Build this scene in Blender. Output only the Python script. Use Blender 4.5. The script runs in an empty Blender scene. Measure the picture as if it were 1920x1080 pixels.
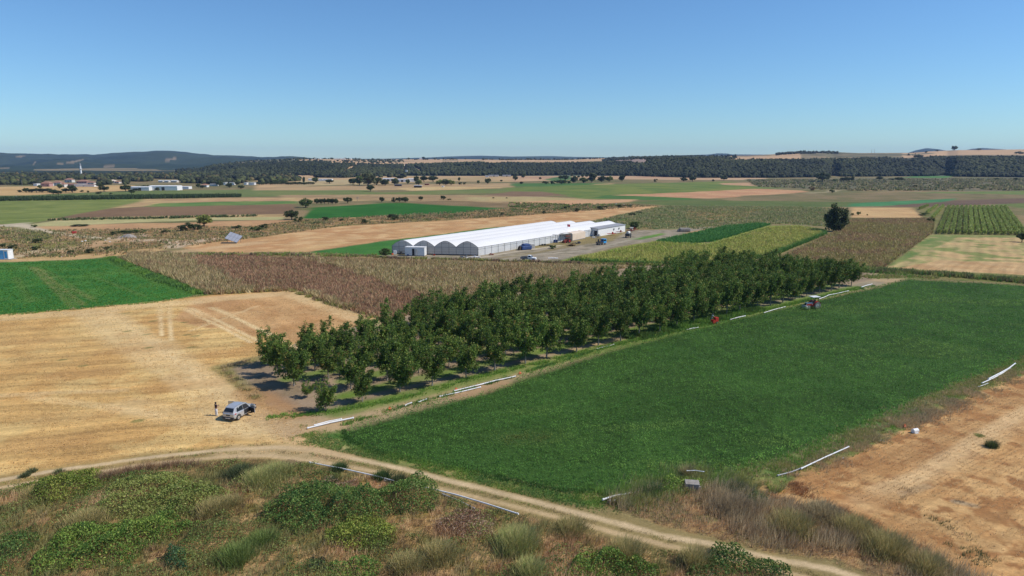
import bpy, bmesh, math, random
import numpy as np
from mathutils import Vector, Matrix, Euler

# ------------------------------------------------------------------ camera, sky, sun, exposure
SC = bpy.context.scene
COL = SC.collection
H = 31.0
PITCH = math.atan(242 / 1280)
cam_d = bpy.data.cameras.new("camera"); cam_d.sensor_width = 36; cam_d.lens = 24
cam_d.clip_start = 0.5; cam_d.clip_end = 60000
cam = bpy.data.objects.new("camera", cam_d); COL.objects.link(cam)
cam.location = (0, 0, H); cam.rotation_euler = (math.pi / 2 - PITCH, 0, 0)
SC.camera = cam
SUN_EL = math.radians(47); SUN_AZ = math.radians(-4)      # azimuth from +x towards +y
sv = Vector((math.cos(SUN_EL) * math.cos(SUN_AZ), math.cos(SUN_EL) * math.sin(SUN_AZ), math.sin(SUN_EL)))
W = bpy.data.worlds.new("World"); SC.world = W; W.use_nodes = True
wn = W.node_tree.nodes; wl = W.node_tree.links
bg = wn["Background"]; sky = wn.new("ShaderNodeTexSky"); sky.sky_type = 'NISHITA'; sky.sun_disc = False
sky.sun_elevation = SUN_EL; sky.sun_rotation = math.pi / 2 - SUN_AZ
sky.altitude = 0; sky.air_density = 1.0; sky.dust_density = 0.05; sky.ozone_density = 2.5
tint = wn.new('ShaderNodeVectorMath'); tint.operation = 'MULTIPLY'; tint.inputs[1].default_value = (0.61, 0.88, 1.14)
wl.new(sky.outputs[0], tint.inputs[0]); wl.new(tint.outputs[0], bg.inputs[0]); bg.inputs[1].default_value = 0.11
sd = bpy.data.lights.new("sun", 'SUN'); sd.energy = 4.6; sd.angle = math.radians(0.5); sd.color = (1.0, 0.95, 0.87)
so = bpy.data.objects.new("sun", sd); COL.objects.link(so)
so.rotation_euler = sv.to_track_quat('Z', 'Y').to_euler(); so.location = (200, 0, 200)
SC.view_settings.view_transform = 'Standard'; SC.view_settings.look = 'None'
SC.view_settings.gamma = 1; SC.view_settings.exposure = 0.0; SC.view_settings.use_curve_mapping = False
try:
    SC.cycles.volume_bounces = 0; SC.cycles.max_bounces = 6; SC.cycles.transparent_max_bounces = 8
except Exception: pass
rng = np.random.default_rng(7); random.seed(7)

# ------------------------------------------------------------------ helpers
SP, CP = math.sin(PITCH), math.cos(PITCH)
def G(u, v, z=0.0):
    """ground (or height z) point seen at photograph position u, v"""
    xc = (u - 960) / 1280; yc = (540 - v) / 1280
    dy = CP + yc * SP; dz = yc * CP - SP
    t = (z - H) / dz
    return (xc * t, dy * t)
def PX(x, y, z=0.0):
    z = z - H
    f = y * CP - z * SP; up = y * SP + z * CP
    return 960 + 1280 * x / f, 540 - 1280 * up / f
def ppm(v): return (v - 298) / H            # photograph pixels per metre on the plain
def zat(v, y):
    yc = (540 - v) / 1280; t = SP / CP
    return H + y * (yc - t) / (1 + yc * t)
def lin(c):
    c = np.asarray(c, float) / 255.0
    return np.where(c <= 0.04045, c / 12.92, ((c + 0.055) / 1.055) ** 2.4)
KF = np.array([1.22, 1.20, 1.26])             # light falling on level ground
def P(r, g, b, k=1.0):
    c = np.clip(lin((r, g, b)) / KF * k, 0.004, 0.85)
    return (float(c[0]), float(c[1]), float(c[2]))
def _hash(ix, iy, s):
    h = (ix * 374761393 + iy * 668265263 + s * 982451653) & 0xffffffff
    h = ((h ^ (h >> 13)) * 1274126177) & 0xffffffff
    return ((h ^ (h >> 16)) & 0xffff) / 65535.0
def vnoise(x, y, s=0):
    x = np.asarray(x, float); y = np.asarray(y, float)
    ix = np.floor(x).astype(np.int64); iy = np.floor(y).astype(np.int64)
    fx = x - ix; fy = y - iy; fx = fx * fx * (3 - 2 * fx); fy = fy * fy * (3 - 2 * fy)
    a = _hash(ix, iy, s); b = _hash(ix + 1, iy, s); c = _hash(ix, iy + 1, s); d = _hash(ix + 1, iy + 1, s)
    return (a * (1 - fx) + b * fx) * (1 - fy) + (c * (1 - fx) + d * fx) * fy
def fbm(x, y, s=0, o=4):
    r = 0; a = 0.5; t = 0
    for i in range(o):
        r = r + a * vnoise(x * 2 ** i + 17.3 * i, y * 2 ** i - 9.1 * i, s + i * 7); t += a; a *= 0.55
    return r / t
def sstep(a, b, x):
    t = np.clip((x - a) / (b - a), 0, 1); return t * t * (3 - 2 * t)
def sdist(x, y, poly):
    """signed distance, positive inside"""
    n = len(poly); d2 = np.full(x.shape, 1e18); ins = np.zeros(x.shape, bool)
    for i in range(n):
        x0, y0 = poly[i]; x1, y1 = poly[(i + 1) % n]
        ex, ey = x1 - x0, y1 - y0; L = ex * ex + ey * ey + 1e-9
        t = np.clip(((x - x0) * ex + (y - y0) * ey) / L, 0, 1)
        dx = x - x0 - t * ex; dy = y - y0 - t * ey
        d2 = np.minimum(d2, dx * dx + dy * dy)
        c = ((y0 <= y) & (y1 > y)) | ((y1 <= y) & (y0 > y))
        with np.errstate(divide='ignore', invalid='ignore'):
            xi = x0 + (y - y0) * ex / (ey if abs(ey) > 1e-9 else 1e-9)
        ins ^= c & (x < xi)
    d = np.sqrt(d2); return np.where(ins, d, -d)
def ldist(x, y, line):
    d2 = np.full(x.shape, 1e18)
    for i in range(len(line) - 1):
        x0, y0 = line[i]; x1, y1 = line[i + 1]
        ex, ey = x1 - x0, y1 - y0; L = ex * ex + ey * ey + 1e-9
        t = np.clip(((x - x0) * ex + (y - y0) * ey) / L, 0, 1)
        d2 = np.minimum(d2, (x - x0 - t * ex) ** 2 + (y - y0 - t * ey) ** 2)
    return np.sqrt(d2)
def GP(*pts): return [G(u, v) for u, v in pts]

def tag(o, label=None, cat=None, group=None, kind=None):
    if label: o['label'] = label
    if cat: o['category'] = cat
    if group: o['group'] = group
    if kind: o['kind'] = kind
    return o
def link(name, me, mats=None, parent=None, loc=None, rot=None):
    o = bpy.data.objects.new(name, me); COL.objects.link(o)
    if mats is not None:
        for m in (mats if isinstance(mats, (list, tuple)) else [mats]): me.materials.append(m)
    if parent: o.parent = parent
    if loc is not None: o.location = loc
    if rot is not None: o.rotation_euler = rot
    return o
def empty(name, loc, rz=0.0, label=None, cat=None, group=None):
    o = bpy.data.objects.new(name, None); COL.objects.link(o); o.location = loc; o.rotation_euler = (0, 0, rz)
    o.empty_display_size = 0.5
    return tag(o, label, cat, group)
def npmesh(name, V, F, C=None, smooth=False):
    """V (n,3); F (m,k) equal sized faces; C (n,3) colours"""
    me = bpy.data.meshes.new(name)
    V = np.asarray(V, np.float32); F = np.asarray(F, np.int32); k = F.shape[1]
    me.vertices.add(len(V)); me.vertices.foreach_set('co', V.ravel())
    me.loops.add(F.size); me.loops.foreach_set('vertex_index', F.ravel())
    me.polygons.add(len(F)); me.polygons.foreach_set('loop_start', np.arange(0, F.size, k, dtype=np.int32))
    try: me.polygons.foreach_set('loop_total', np.full(len(F), k, np.int32))
    except Exception: pass
    if smooth: me.polygons.foreach_set('use_smooth', np.ones(len(F), bool))
    me.update(calc_edges=True)
    if C is not None:
        a = me.color_attributes.new('Col', 'FLOAT_COLOR', 'POINT')
        A = np.ones((len(V), 4), np.float32); A[:, :3] = C; a.data.foreach_set('color', A.ravel())
    return me
class MB:
    """collects shapes into one mesh"""
    def __init__(s): s.b = bmesh.new()
    def _add(s, pts, faces, M=None):
        vs = [s.b.verts.new((M @ Vector(p)) if M else p) for p in pts]
        for f in faces:
            try: s.b.faces.new([vs[i] for i in f])
            except ValueError: pass
        return vs
    def box(s, a, b, M=None, bev=0):
        x0, y0, z0 = a; x1, y1, z1 = b
        pts = [(x0, y0, z0), (x1, y0, z0), (x1, y1, z0), (x0, y1, z0), (x0, y0, z1), (x1, y0, z1), (x1, y1, z1), (x0, y1, z1)]
        vs = s._add(pts, [(3, 2, 1, 0), (4, 5, 6, 7), (0, 1, 5, 4), (1, 2, 6, 5), (2, 3, 7, 6), (3, 0, 4, 7)], M)
        if bev:
            es = list({e for v in vs for e in v.link_edges})
            bmesh.ops.bevel(s.b, geom=es, offset=bev, segments=2, affect='EDGES', profile=0.6)
        return s
    def cyl(s, p, q, r0, r1=None, n=10, cap=True):
        r1 = r0 if r1 is None else r1
        p = Vector(p); q = Vector(q); d = (q - p).normalized()
        a = d.orthogonal().normalized(); b = d.cross(a); pts = []
        for c, r in ((p, r0), (q, r1)):
            for i in range(n):
                t = 2 * math.pi * i / n; pts.append(c + a * (r * math.cos(t)) + b * (r * math.sin(t)))
        fs = [(i, (i + 1) % n, n + (i + 1) % n, n + i) for i in range(n)]
        if cap: fs += [tuple(reversed(range(n))), tuple(range(n, 2 * n))]
        s._add(pts, fs); return s
    def tube(s, pts, rs, n=6):
        pts = [Vector(p) for p in pts]; P_ = []; m = len(pts)
        for k in range(m):
            d = (pts[min(k + 1, m - 1)] - pts[max(k - 1, 0)]).normalized()
            ref = Vector((0, 0, 1)) if abs(d.z) < 0.9 else Vector((1, 0, 0))
            a = d.cross(ref).normalized(); b = d.cross(a); r = rs[k] if hasattr(rs, '__len__') else rs
            for i in range(n):
                t = 2 * math.pi * i / n; P_.append(pts[k] + a * (r * math.cos(t)) + b * (r * math.sin(t)))
        fs = [(k * n + i, k * n + (i + 1) % n, (k + 1) * n + (i + 1) % n, (k + 1) * n + i) for k in range(m - 1) for i in range(n)]
        fs += [tuple(reversed(range(n))), tuple(range((m - 1) * n, m * n))]
        s._add(P_, fs); return s
    def loft(s, rings, cap=True):
        n = len(rings[0]); pts = [p for r in rings for p in r]; m = len(rings)
        fs = [(k * n + i, k * n + (i + 1) % n, (k + 1) * n + (i + 1) % n, (k + 1) * n + i) for k in range(m - 1) for i in range(n)]
        if cap: fs += [tuple(reversed(range(n))), tuple(range((m - 1) * n, m * n))]
        s._add(pts, fs); return s
    def prism(s, poly, z0, z1, M=None):
        n = len(poly); pts = [(x, y, z0) for x, y in poly] + [(x, y, z1) for x, y in poly]
        s._add(pts, [tuple(reversed(range(n))), tuple(range(n, 2 * n))] + [(i, (i + 1) % n, n + (i + 1) % n, n + i) for i in range(n)], M); return s
    def quad(s, a, b, c, d): s._add([a, b, c, d], [(0, 1, 2, 3)]); return s
    def slab(s, a, b, c, d, t):
        """thick panel: quad plus its offset by vector t"""
        t = Vector(t); q = [Vector(p) for p in (a, b, c, d)]
        s._add(q + [p + t for p in q], [(0, 1, 2, 3), (7, 6, 5, 4), (0, 4, 5, 1), (1, 5, 6, 2), (2, 6, 7, 3), (3, 7, 4, 0)]); return s
    def build(s, name, mats, parent=None, loc=None, rot=None, smooth=False):
        bmesh.ops.recalc_face_normals(s.b, faces=s.b.faces)
        me = bpy.data.meshes.new(name); s.b.to_mesh(me); s.b.free()
        if smooth:
            me.polygons.foreach_set('use_smooth', np.ones(len(me.polygons), bool))
        return link(name, me, mats, parent, loc, rot)
def children(o): return list(o.children)
def copy_tree(o, parent=None):
    c = o.copy(); COL.objects.link(c); c.parent = parent
    for ch in children(o): copy_tree(ch, c)
    return c

# ------------------------------------------------------------------ materials
def newmat(name):
    m = bpy.data.materials.new(name); m.use_nodes = True
    nt = m.node_tree; return m, nt.nodes, nt.links, nt.nodes['Principled BSDF']
def paint(name, c, rough=0.5, metal=0.0, dirt=0.12, scale=2.0, alpha=None, coat=0):
    m, N, L, b = newmat(name)
    tc = N.new('ShaderNodeTexCoord'); n = N.new('ShaderNodeTexNoise'); n.inputs['Scale'].default_value = scale; n.inputs['Detail'].default_value = 5
    L.new(tc.outputs['Object'], n.inputs['Vector'])
    mx = N.new('ShaderNodeMix'); mx.data_type = 'RGBA'
    mx.inputs['A'].default_value = (*c, 1); mx.inputs['B'].default_value = (c[0] * (1 - dirt * 2), c[1] * (1 - dirt * 2.2), c[2] * (1 - dirt * 2.6), 1)
    r = N.new('ShaderNodeMapRange'); r.inputs['From Min'].default_value = 0.35; r.inputs['From Max'].default_value = 0.7
    L.new(n.outputs['Fac'], r.inputs['Value']); L.new(r.outputs[0], mx.inputs['Factor']); L.new(mx.outputs['Result'], b.inputs['Base Color'])
    b.inputs['Roughness'].default_value = rough; b.inputs['Metallic'].default_value = metal
    if coat: b.inputs['Coat Weight'].default_value = coat
    if alpha is not None: b.inputs['Alpha'].default_value = alpha
    return m
def ground_mat(name, fine=1.0, lo=0.72, hi=1.28, stretch=None, coarse=0.15, bump=0.3, speck=None):
    """vertex colour of the land cover times fine procedural grain"""
    m, N, L, b = newmat(name)
    at = N.new('ShaderNodeVertexColor'); at.layer_name = 'Col'
    ge = N.new('ShaderNodeNewGeometry'); mp = N.new('ShaderNodeMapping')
    if stretch: mp.inputs['Rotation'].default_value = (0, 0, stretch[0]); mp.inputs['Scale'].default_value = (stretch[1], 1, 1)
    L.new(ge.outputs['Position'], mp.inputs['Vector'])
    n1 = N.new('ShaderNodeTexNoise'); n1.inputs['Scale'].default_value = fine; n1.inputs['Detail'].default_value = 6; n1.inputs['Roughness'].default_value = 0.75
    n2 = N.new('ShaderNodeTexNoise'); n2.inputs['Scale'].default_value = coarse; n2.inputs['Detail'].default_value = 5
    L.new(mp.outputs[0], n1.inputs['Vector']); L.new(ge.outputs['Position'], n2.inputs['Vector'])
    r1 = N.new('ShaderNodeMapRange'); r1.inputs['From Min'].default_value = 0.3; r1.inputs['From Max'].default_value = 0.7
    r1.inputs['To Min'].default_value = lo; r1.inputs['To Max'].default_value = hi
    r2 = N.new('ShaderNodeMapRange'); r2.inputs['From Min'].default_value = 0.3; r2.inputs['From Max'].default_value = 0.7
    r2.inputs['To Min'].default_value = 0.9; r2.inputs['To Max'].default_value = 1.1
    L.new(n1.outputs['Fac'], r1.inputs['Value']); L.new(n2.outputs['Fac'], r2.inputs['Value'])
    n4 = N.new('ShaderNodeTexNoise'); n4.inputs['Scale'].default_value = fine * 3.1; n4.inputs['Detail'].default_value = 4; n4.inputs['Roughness'].default_value = 0.8
    L.new(ge.outputs['Position'], n4.inputs['Vector']); r4 = N.new('ShaderNodeMapRange'); r4.inputs['From Min'].default_value = 0.32; r4.inputs['From Max'].default_value = 0.68
    r4.inputs['To Min'].default_value = 1 - (1 - lo) * .7; r4.inputs['To Max'].default_value = 1 + (hi - 1) * .7; L.new(n4.outputs['Fac'], r4.inputs['Value'])
    m0 = N.new('ShaderNodeMath'); m0.operation = 'MULTIPLY'; L.new(r1.outputs[0], m0.inputs[0]); L.new(r4.outputs[0], m0.inputs[1])
    mu = N.new('ShaderNodeMath'); mu.operation = 'MULTIPLY'; L.new(m0.outputs[0], mu.inputs[0]); L.new(r2.outputs[0], mu.inputs[1])
    vm = N.new('ShaderNodeVectorMath'); vm.operation = 'SCALE'; L.new(at.outputs['Color'], vm.inputs[0]); L.new(mu.outputs[0], vm.inputs['Scale'])
    out = vm.outputs[0]
    if speck:
        n3 = N.new('ShaderNodeTexNoise'); n3.inputs['Scale'].default_value = speck[1]; n3.inputs['Detail'].default_value = 3
        L.new(ge.outputs['Position'], n3.inputs['Vector'])
        r3 = N.new('ShaderNodeMapRange'); r3.inputs['From Min'].default_value = speck[2]; r3.inputs['From Max'].default_value = speck[2] + 0.08
        L.new(n3.outputs['Fac'], r3.inputs['Value'])
        mx = N.new('ShaderNodeMix'); mx.data_type = 'RGBA'; mx.inputs['B'].default_value = (*speck[0], 1)
        L.new(r3.outputs[0], mx.inputs['Factor']); L.new(out, mx.inputs['A']); out = mx.outputs['Result']
    L.new(out, b.inputs['Base Color'])
    b.inputs['Roughness'].default_value = 0.95; b.inputs['Specular IOR Level'].default_value = 0.15
    bp = N.new('ShaderNodeBump'); bp.inputs['Strength'].default_value = bump; bp.inputs['Distance'].default_value = 0.15
    L.new(n1.outputs['Fac'], bp.inputs['Height']); L.new(bp.outputs[0], b.inputs['Normal'])
    return m
def leaf_mat(name, c=None, trans=0.25, rough=0.6, vary=0.25):
    """vertex colour (or c) with per-object variation and thin-leaf translucency"""
    m, N, L, b = newmat(name)
    if c is None:
        at = N.new('ShaderNodeVertexColor'); at.layer_name = 'Col'; src = at.outputs['Color']
    else:
        rg = N.new('ShaderNodeRGB'); rg.outputs[0].default_value = (*c, 1); src = rg.outputs[0]
    oi = N.new('ShaderNodeObjectInfo'); r = N.new('ShaderNodeMapRange')
    r.inputs['To Min'].default_value = 1 - vary; r.inputs['To Max'].default_value = 1 + vary
    L.new(oi.outputs['Random'], r.inputs['Value'])
    vm = N.new('ShaderNodeVectorMath'); vm.operation = 'SCALE'; L.new(src, vm.inputs[0]); L.new(r.outputs[0], vm.inputs['Scale'])
    L.new(vm.outputs[0], b.inputs['Base Color']); b.inputs['Roughness'].default_value = rough; b.inputs['Specular IOR Level'].default_value = 0.25
    if trans:
        t = N.new('ShaderNodeBsdfTranslucent'); ms = N.new('ShaderNodeMixShader'); ms.inputs[0].default_value = trans
        L.new(vm.outputs[0], t.inputs['Color']); L.new(b.outputs[0], ms.inputs[1]); L.new(t.outputs[0], ms.inputs[2])
        L.new(ms.outputs[0], N['Material Output'].inputs['Surface'])
    return m
M = {}
M['straw'] = ground_mat('straw_ground', 1.6, 0.74, 1.24, (0.25, 0.6), 0.12, 0.5)
M['straw_far'] = ground_mat('straw_far_ground', 0.5, 0.85, 1.15, None, 0.03, 0.3)
M['scrub'] = ground_mat('scrub_ground', 1.6, 0.6, 1.4, None, 0.25, 0.6)
M['green'] = ground_mat('green_ground', 1.3, 0.75, 1.25, None, 0.08, 0.5)
M['brown'] = ground_mat('brown_ground', 1.0, 0.65, 1.35, None, 0.05, 0.5)
M['dirt'] = ground_mat('dirt_ground', 2.5, 0.82, 1.18, None, 0.3, 0.3)
M['leaf'] = leaf_mat('leaves', None, 0.3, 0.6, 0.18)
M['blade'] = leaf_mat('grass_blades', None, 0.3, 0.8, 0.0)
M['crop'] = leaf_mat('crop_leaves', None, 0.3, 0.75, 0.0)
M['canopy'] = leaf_mat('canopy_leaves', None, 0.0, 0.9, 0.0)
M['bark'] = paint('bark', (0.13, 0.10, 0.075), 0.9, 0, 0.3, 6)
M['barkpale'] = paint('pale_bark', (0.30, 0.27, 0.23), 0.9, 0, 0.2, 6)
M['film_rigid'] = paint('white_sheet_roof', (0.80, 0.79, 0.78), 0.6, 0, 0.05, 0.2)
def filmy(m, f):
    nt = m.node_tree; b = nt.nodes['Principled BSDF']; t = nt.nodes.new('ShaderNodeBsdfTranslucent'); t.inputs['Color'].default_value = (.85, .84, .82, 1)
    x = nt.nodes.new('ShaderNodeMixShader'); x.inputs[0].default_value = f; nt.links.new(b.outputs[0], x.inputs[1]); nt.links.new(t.outputs[0], x.inputs[2]); nt.links.new(x.outputs[0], nt.nodes['Material Output'].inputs['Surface']); return m
M['film'] = filmy(paint('white_film', (0.85, 0.84, 0.83), 0.6, 0, 0.03, 0.12), .24)
M['film_side'] = filmy(paint('film_side', (0.74, 0.75, 0.75), 0.6, 0, 0.05, 0.3), .3)
M['film_end'] = filmy(paint('film_end', (0.80, 0.79, 0.77), 0.5, 0, 0.06, 0.5), .6)
M['film_strip'] = paint('film_dusty', (0.46, 0.43, 0.40), 0.5, 0, 0.1, 0.7)
M['steel'] = paint('galvanised_steel', (0.30, 0.31, 0.32), 0.45, 0.6)
M['darksteel'] = paint('dark_steel', (0.06, 0.06, 0.065), 0.5, 0.3)
M['white'] = paint('white_paint', (0.78, 0.78, 0.77), 0.4, 0, 0.06)
M['offwhite'] = paint('offwhite_wall', (0.62, 0.60, 0.56), 0.8, 0, 0.08, 0.5)
M['black'] = paint('black_trim_and_shade', (0.012, 0.012, 0.014), 0.7, 0, 0)  # black door trim, and the painted darkness inside openings
M['glass'] = paint('dark_glass', (0.02, 0.026, 0.032), 0.08, 0, 0)
M['rubber'] = paint('rubber', (0.025, 0.024, 0.023), 0.85)
M['dustrubber'] = paint('dusty_rubber', (0.20, 0.18, 0.16), 0.9)
M['silver'] = paint('silver_paint', (0.50, 0.51, 0.53), 0.28, 0.35, 0.04, 3, None, 0.6)
M['rim'] = paint('alloy_rim', (0.55, 0.55, 0.55), 0.35, 0.5)
M['plastic'] = paint('dark_plastic', (0.04, 0.04, 0.045), 0.6)
M['redlens'] = paint('red_lens', (0.42, 0.012, 0.02), 0.2, 0, 0)
M['plate'] = paint('number_plate', (0.6, 0.6, 0.58), 0.5)
M['redpaint'] = paint('red_paint', (0.45, 0.035, 0.022), 0.4, 0, 0.15)
M['rust'] = paint('rusty_iron', (0.25, 0.05, 0.03), 0.8, 0, 0.25)
M['bluepaint'] = paint('blue_paint', (0.04, 0.36, 0.78), 0.45, 0, 0.1)
M['cyan'] = paint('light_blue_panel', (0.12, 0.45, 0.82), 0.5, 0, 0.06)
M['tarpblue'] = paint('blue_tarp', (0.03, 0.07, 0.22), 0.6, 0, 0.2)
M['beige'] = paint('beige_tarp', (0.66, 0.54, 0.42), 0.8, 0, 0.06, 0.5)
M['greyroof'] = paint('grey_roof', (0.30, 0.30, 0.31), 0.6, 0, 0.06, 0.5)
M['redroof'] = paint('red_tiles', (0.36, 0.19, 0.13), 0.85, 0, 0.2, 0.7)
M['pinkwall'] = paint('pink_wall', (0.42, 0.25, 0.23), 0.85, 0, 0.1, 0.5)
M['panel'] = paint('solar_cells', (0.36, 0.37, 0.41), 0.25, 0.2, 0.05)  # light grey carries the sky's reflection on the cells, put into the colour
M['pipe'] = paint('pipe_plastic', (0.78, 0.78, 0.78), 0.4, 0, 0.1)
M['pipegrey'] = paint('grey_pipe', (0.42, 0.42, 0.44), 0.45, 0, 0.15)
M['orange'] = paint('orange_coupling', (0.65, 0.13, 0.03), 0.6)
M['concrete'] = paint('concrete', (0.33, 0.30, 0.27), 0.9, 0, 0.2)
M['skin'] = paint('skin', (0.45, 0.25, 0.17), 0.6, 0, 0.03)
M['hair'] = paint('dark_hair', (0.02, 0.014, 0.01), 0.7)
M['shirtdark'] = paint('dark_shirt', (0.035, 0.02, 0.03), 0.8)
M['trouserwhite'] = paint('white_trousers', (0.72, 0.71, 0.72), 0.8, 0, 0.04)
M['shirtblue'] = paint('pale_blue_shirt', (0.45, 0.58, 0.66), 0.8)
M['flagred'] = paint('red_flag', (0.62, 0.04, 0.06), 0.7)
M['tint'] = paint('tinted_pane', (.10, .14, .13), .1, 0, 0, 1, .45)

# ------------------------------------------------------------------ land cover (fields, tracks) on the plain
# each entry: kind of ground, polygon, two or three colours, (stripe from, stripe to, spacing, strength) or None, soft edge in m
FIELDS = []
def field(kind, poly, cols, stripes=None, patch=12.0, clear=False):
    FIELDS.append(dict(kind=kind, poly=GP(*poly), cols=[np.array(P(*c)) for c in cols], st=stripes, patch=patch))
STROKES = []
def stroke(line, w, c, a=0.7, kind=None): STROKES.append((GP(*line), w, np.array(P(*c)), a, kind))
TAN = [(206, 168, 118), (190, 146, 100), (214, 182, 134)]
# ---- distance
field('far_scrub', [(-900, 326), (2800, 326), (2800, 420), (-900, 420)], [(128, 116, 78), (112, 108, 66), (146, 124, 88)], None, 60)
field('far_field', [(960, 326), (1260, 330), (1440, 334), (1420, 338), (1130, 336), (960, 341)], [(196, 160, 124), (182, 142, 112)], None, 60)
field('far_field', [(700, 331), (840, 328), (960, 331), (960, 341), (840, 340), (720, 345), (600, 345), (560, 352), (480, 352), (480, 330), (640, 332)], [(196, 160, 118), (178, 150, 108)], None, 60)
field('far_field', [(560, 339), (680, 336), (700, 345), (560, 349)], [(190, 168, 124), (176, 150, 110)])
field('green_field', [(1020, 336), (1070, 328), (1075, 336), (1040, 341)], [(92, 118, 66), (80, 110, 60)])
field('green_field', [(960, 344), (1130, 343), (1160, 345), (1130, 349), (960, 350)], [(78, 110, 52), (86, 118, 60)])
field('far_field', [(1110, 345), (1150, 344), (1160, 347), (1120, 349)], [(190, 156, 112), (180, 150, 108)])
field('straw_field', [(0, 350), (250, 347), (246, 357), (150, 361), (60, 366), (-300, 371), (-300, 352)], [(206, 170, 118), (194, 156, 104)], None, 30)
field('sunflower_field', [(-400, 376), (60, 366), (250, 358), (480, 355), (700, 353), (700, 365), (450, 369), (0, 377), (-400, 384)], [(116, 124, 72), (106, 116, 62)], None, 30)
field('bare_field', [(480, 352), (700, 347), (960, 343), (960, 352), (800, 356), (480, 357)], [(172, 142, 104), (186, 154, 112)], None, 30)
field('straw_field', [(740, 352), (830, 350), (960, 352), (850, 356), (770, 358)], [(206, 178, 126), (196, 160, 112)])
field('sunflower_field', [(480, 358), (720, 361), (860, 356), (960, 354), (1080, 357), (1080, 363), (900, 362), (700, 367), (480, 365)], [(112, 122, 66), (124, 126, 72)], None, 30)
field('sunflower_field', [(940, 352), (1120, 346), (1360, 340), (1420, 345), (1470, 352), (1330, 360), (1160, 367), (1280, 371), (1100, 374), (1060, 368), (960, 358)], [(124, 130, 62), (112, 124, 60), (100, 118, 54)], None, 40)
field('green_field', [(1130, 366), (1180, 366), (1290, 371), (1320, 375), (1210, 375), (1110, 371)], [(76, 108, 50), (84, 116, 54)])
field('bare_field', [(960, 359), (1010, 359), (1060, 366), (1000, 369), (900, 367)], [(128, 100, 76), (138, 112, 84)])
field('straw_field', [(520, 366), (720, 364), (900, 366), (1050, 370), (1120, 374), (1000, 382), (820, 378), (640, 374), (560, 378)], [(166, 136, 98), (176, 148, 106), (156, 128, 92)], None, 30)
field('straw_field', [(870, 370), (1000, 369), (1110, 374), (1000, 379), (880, 376)], [(176, 158, 112), (186, 160, 112)])
field('bare_field', [(960, 380), (1035, 375), (1196, 374), (1180, 379), (1110, 383), (1010, 384)], [(196, 150, 110), (204, 160, 118)])
field('dry_field', [(740, 379), (840, 376), (960, 381), (1110, 385), (1140, 382), (1160, 386), (1080, 392), (960, 390), (940, 390)], [(142, 118, 84), (130, 108, 76)])
field('bare_field', [(1150, 366), (1300, 360), (1420, 354), (1500, 357), (1515, 360), (1420, 368), (1330, 372), (1240, 369)], [(190, 140, 104), (202, 156, 116)], None, 20)
field('straw_field', [(1350, 343), (1440, 342), (1548, 344), (1545, 348), (1440, 350), (1355, 346)], [(188, 146, 112), (196, 156, 118)])
field('far_scrub', [(1400, 336), (2000, 332), (2400, 335), (2400, 357), (1800, 358), (1500, 354), (1420, 350)], [(118, 110, 84), (104, 98, 74), (140, 120, 94), (96, 100, 64)], None, 14)
field('green_field', [(1690, 333), (1740, 328), (1790, 330), (1770, 334)], [(92, 128, 66), (84, 120, 60)])
stroke([(1600, 340), (1700, 340)], 3, (190, 170, 140), 0.7); stroke([(1840, 341), (2100, 342)], 4, (200, 180, 150), 0.7)
stroke([(1520, 362), (1555, 360), (1562, 356)], 5, (176, 158, 124), 0.7)
field('dry_field', [(1390, 367), (1560, 362), (1800, 362), (2200, 366), (2200, 376), (1650, 378), (1400, 376)], [(126, 112, 76), (138, 118, 84), (112, 106, 66)], None, 25)
field('green_field', [(1690, 361), (1920, 358), (2200, 360), (2200, 368), (1920, 365)], [(104, 124, 64), (118, 126, 66)])
field('sunflower_field', [(1240, 375), (1440, 377), (1610, 379), (1590, 388), (1440, 388), (1240, 385), (1180, 380)], [(104, 112, 60), (94, 106, 54)], None, 25)
field('bare_field', [(1640, 387), (1790, 376), (1920, 372), (2300, 370), (2300, 382), (1870, 383), (1720, 388)], [(116, 92, 74), (106, 86, 68)])
field('alfalfa_field', [(1584, 388), (1590, 382), (1630, 379), (1800, 372), (1775, 378), (1650, 386)], [(70, 124, 76), (82, 134, 84)])
field('sunflower_field', [(1870, 384), (1960, 379), (2300, 380), (2300, 400), (1925, 392), (1895, 387)], [(112, 122, 62), (104, 116, 58)])
# ---- left middle distance
field('sunflower_field', [(-300, 382), (0, 377), (262, 373), (258, 379), (205, 391), (110, 408), (60, 420), (0, 421), (-300, 425)], [(122, 130, 66), (112, 122, 58), (134, 138, 72)], None, 20)
field('bare_field', [(268, 374), (480, 370), (600, 371), (700, 376), (560, 377), (420, 378), (300, 383), (262, 388), (205, 391), (258, 379)], [(188, 148, 108), (172, 138, 100), (198, 170, 118)])
field('green_field', [(270, 388), (300, 381), (480, 377), (565, 377), (560, 384), (480, 384), (290, 388)], [(92, 124, 60), (120, 136, 72)])
field('bare_field', [(205, 391), (290, 388), (480, 384), (555, 382), (560, 393), (545, 402), (300, 405), (110, 409)], [(136, 106, 78), (126, 98, 72)], None, 20)
field('straw_field', [(100, 409), (300, 405), (545, 401), (545, 407), (300, 410), (90, 413)], [(186, 156, 108), (160, 130, 90)])
field('straw_field', [(66, 420), (110, 413), (300, 410), (480, 407), (535, 407), (530, 412), (370, 413), (180, 421), (72, 425)], [(178, 168, 116), (186, 174, 122)])
field('bare_field', [(70, 425), (180, 421), (330, 418), (480, 413), (560, 413), (600, 420), (480, 424), (330, 428), (120, 432), (64, 428)], [(184, 140, 100), (196, 154, 110)])
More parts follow.
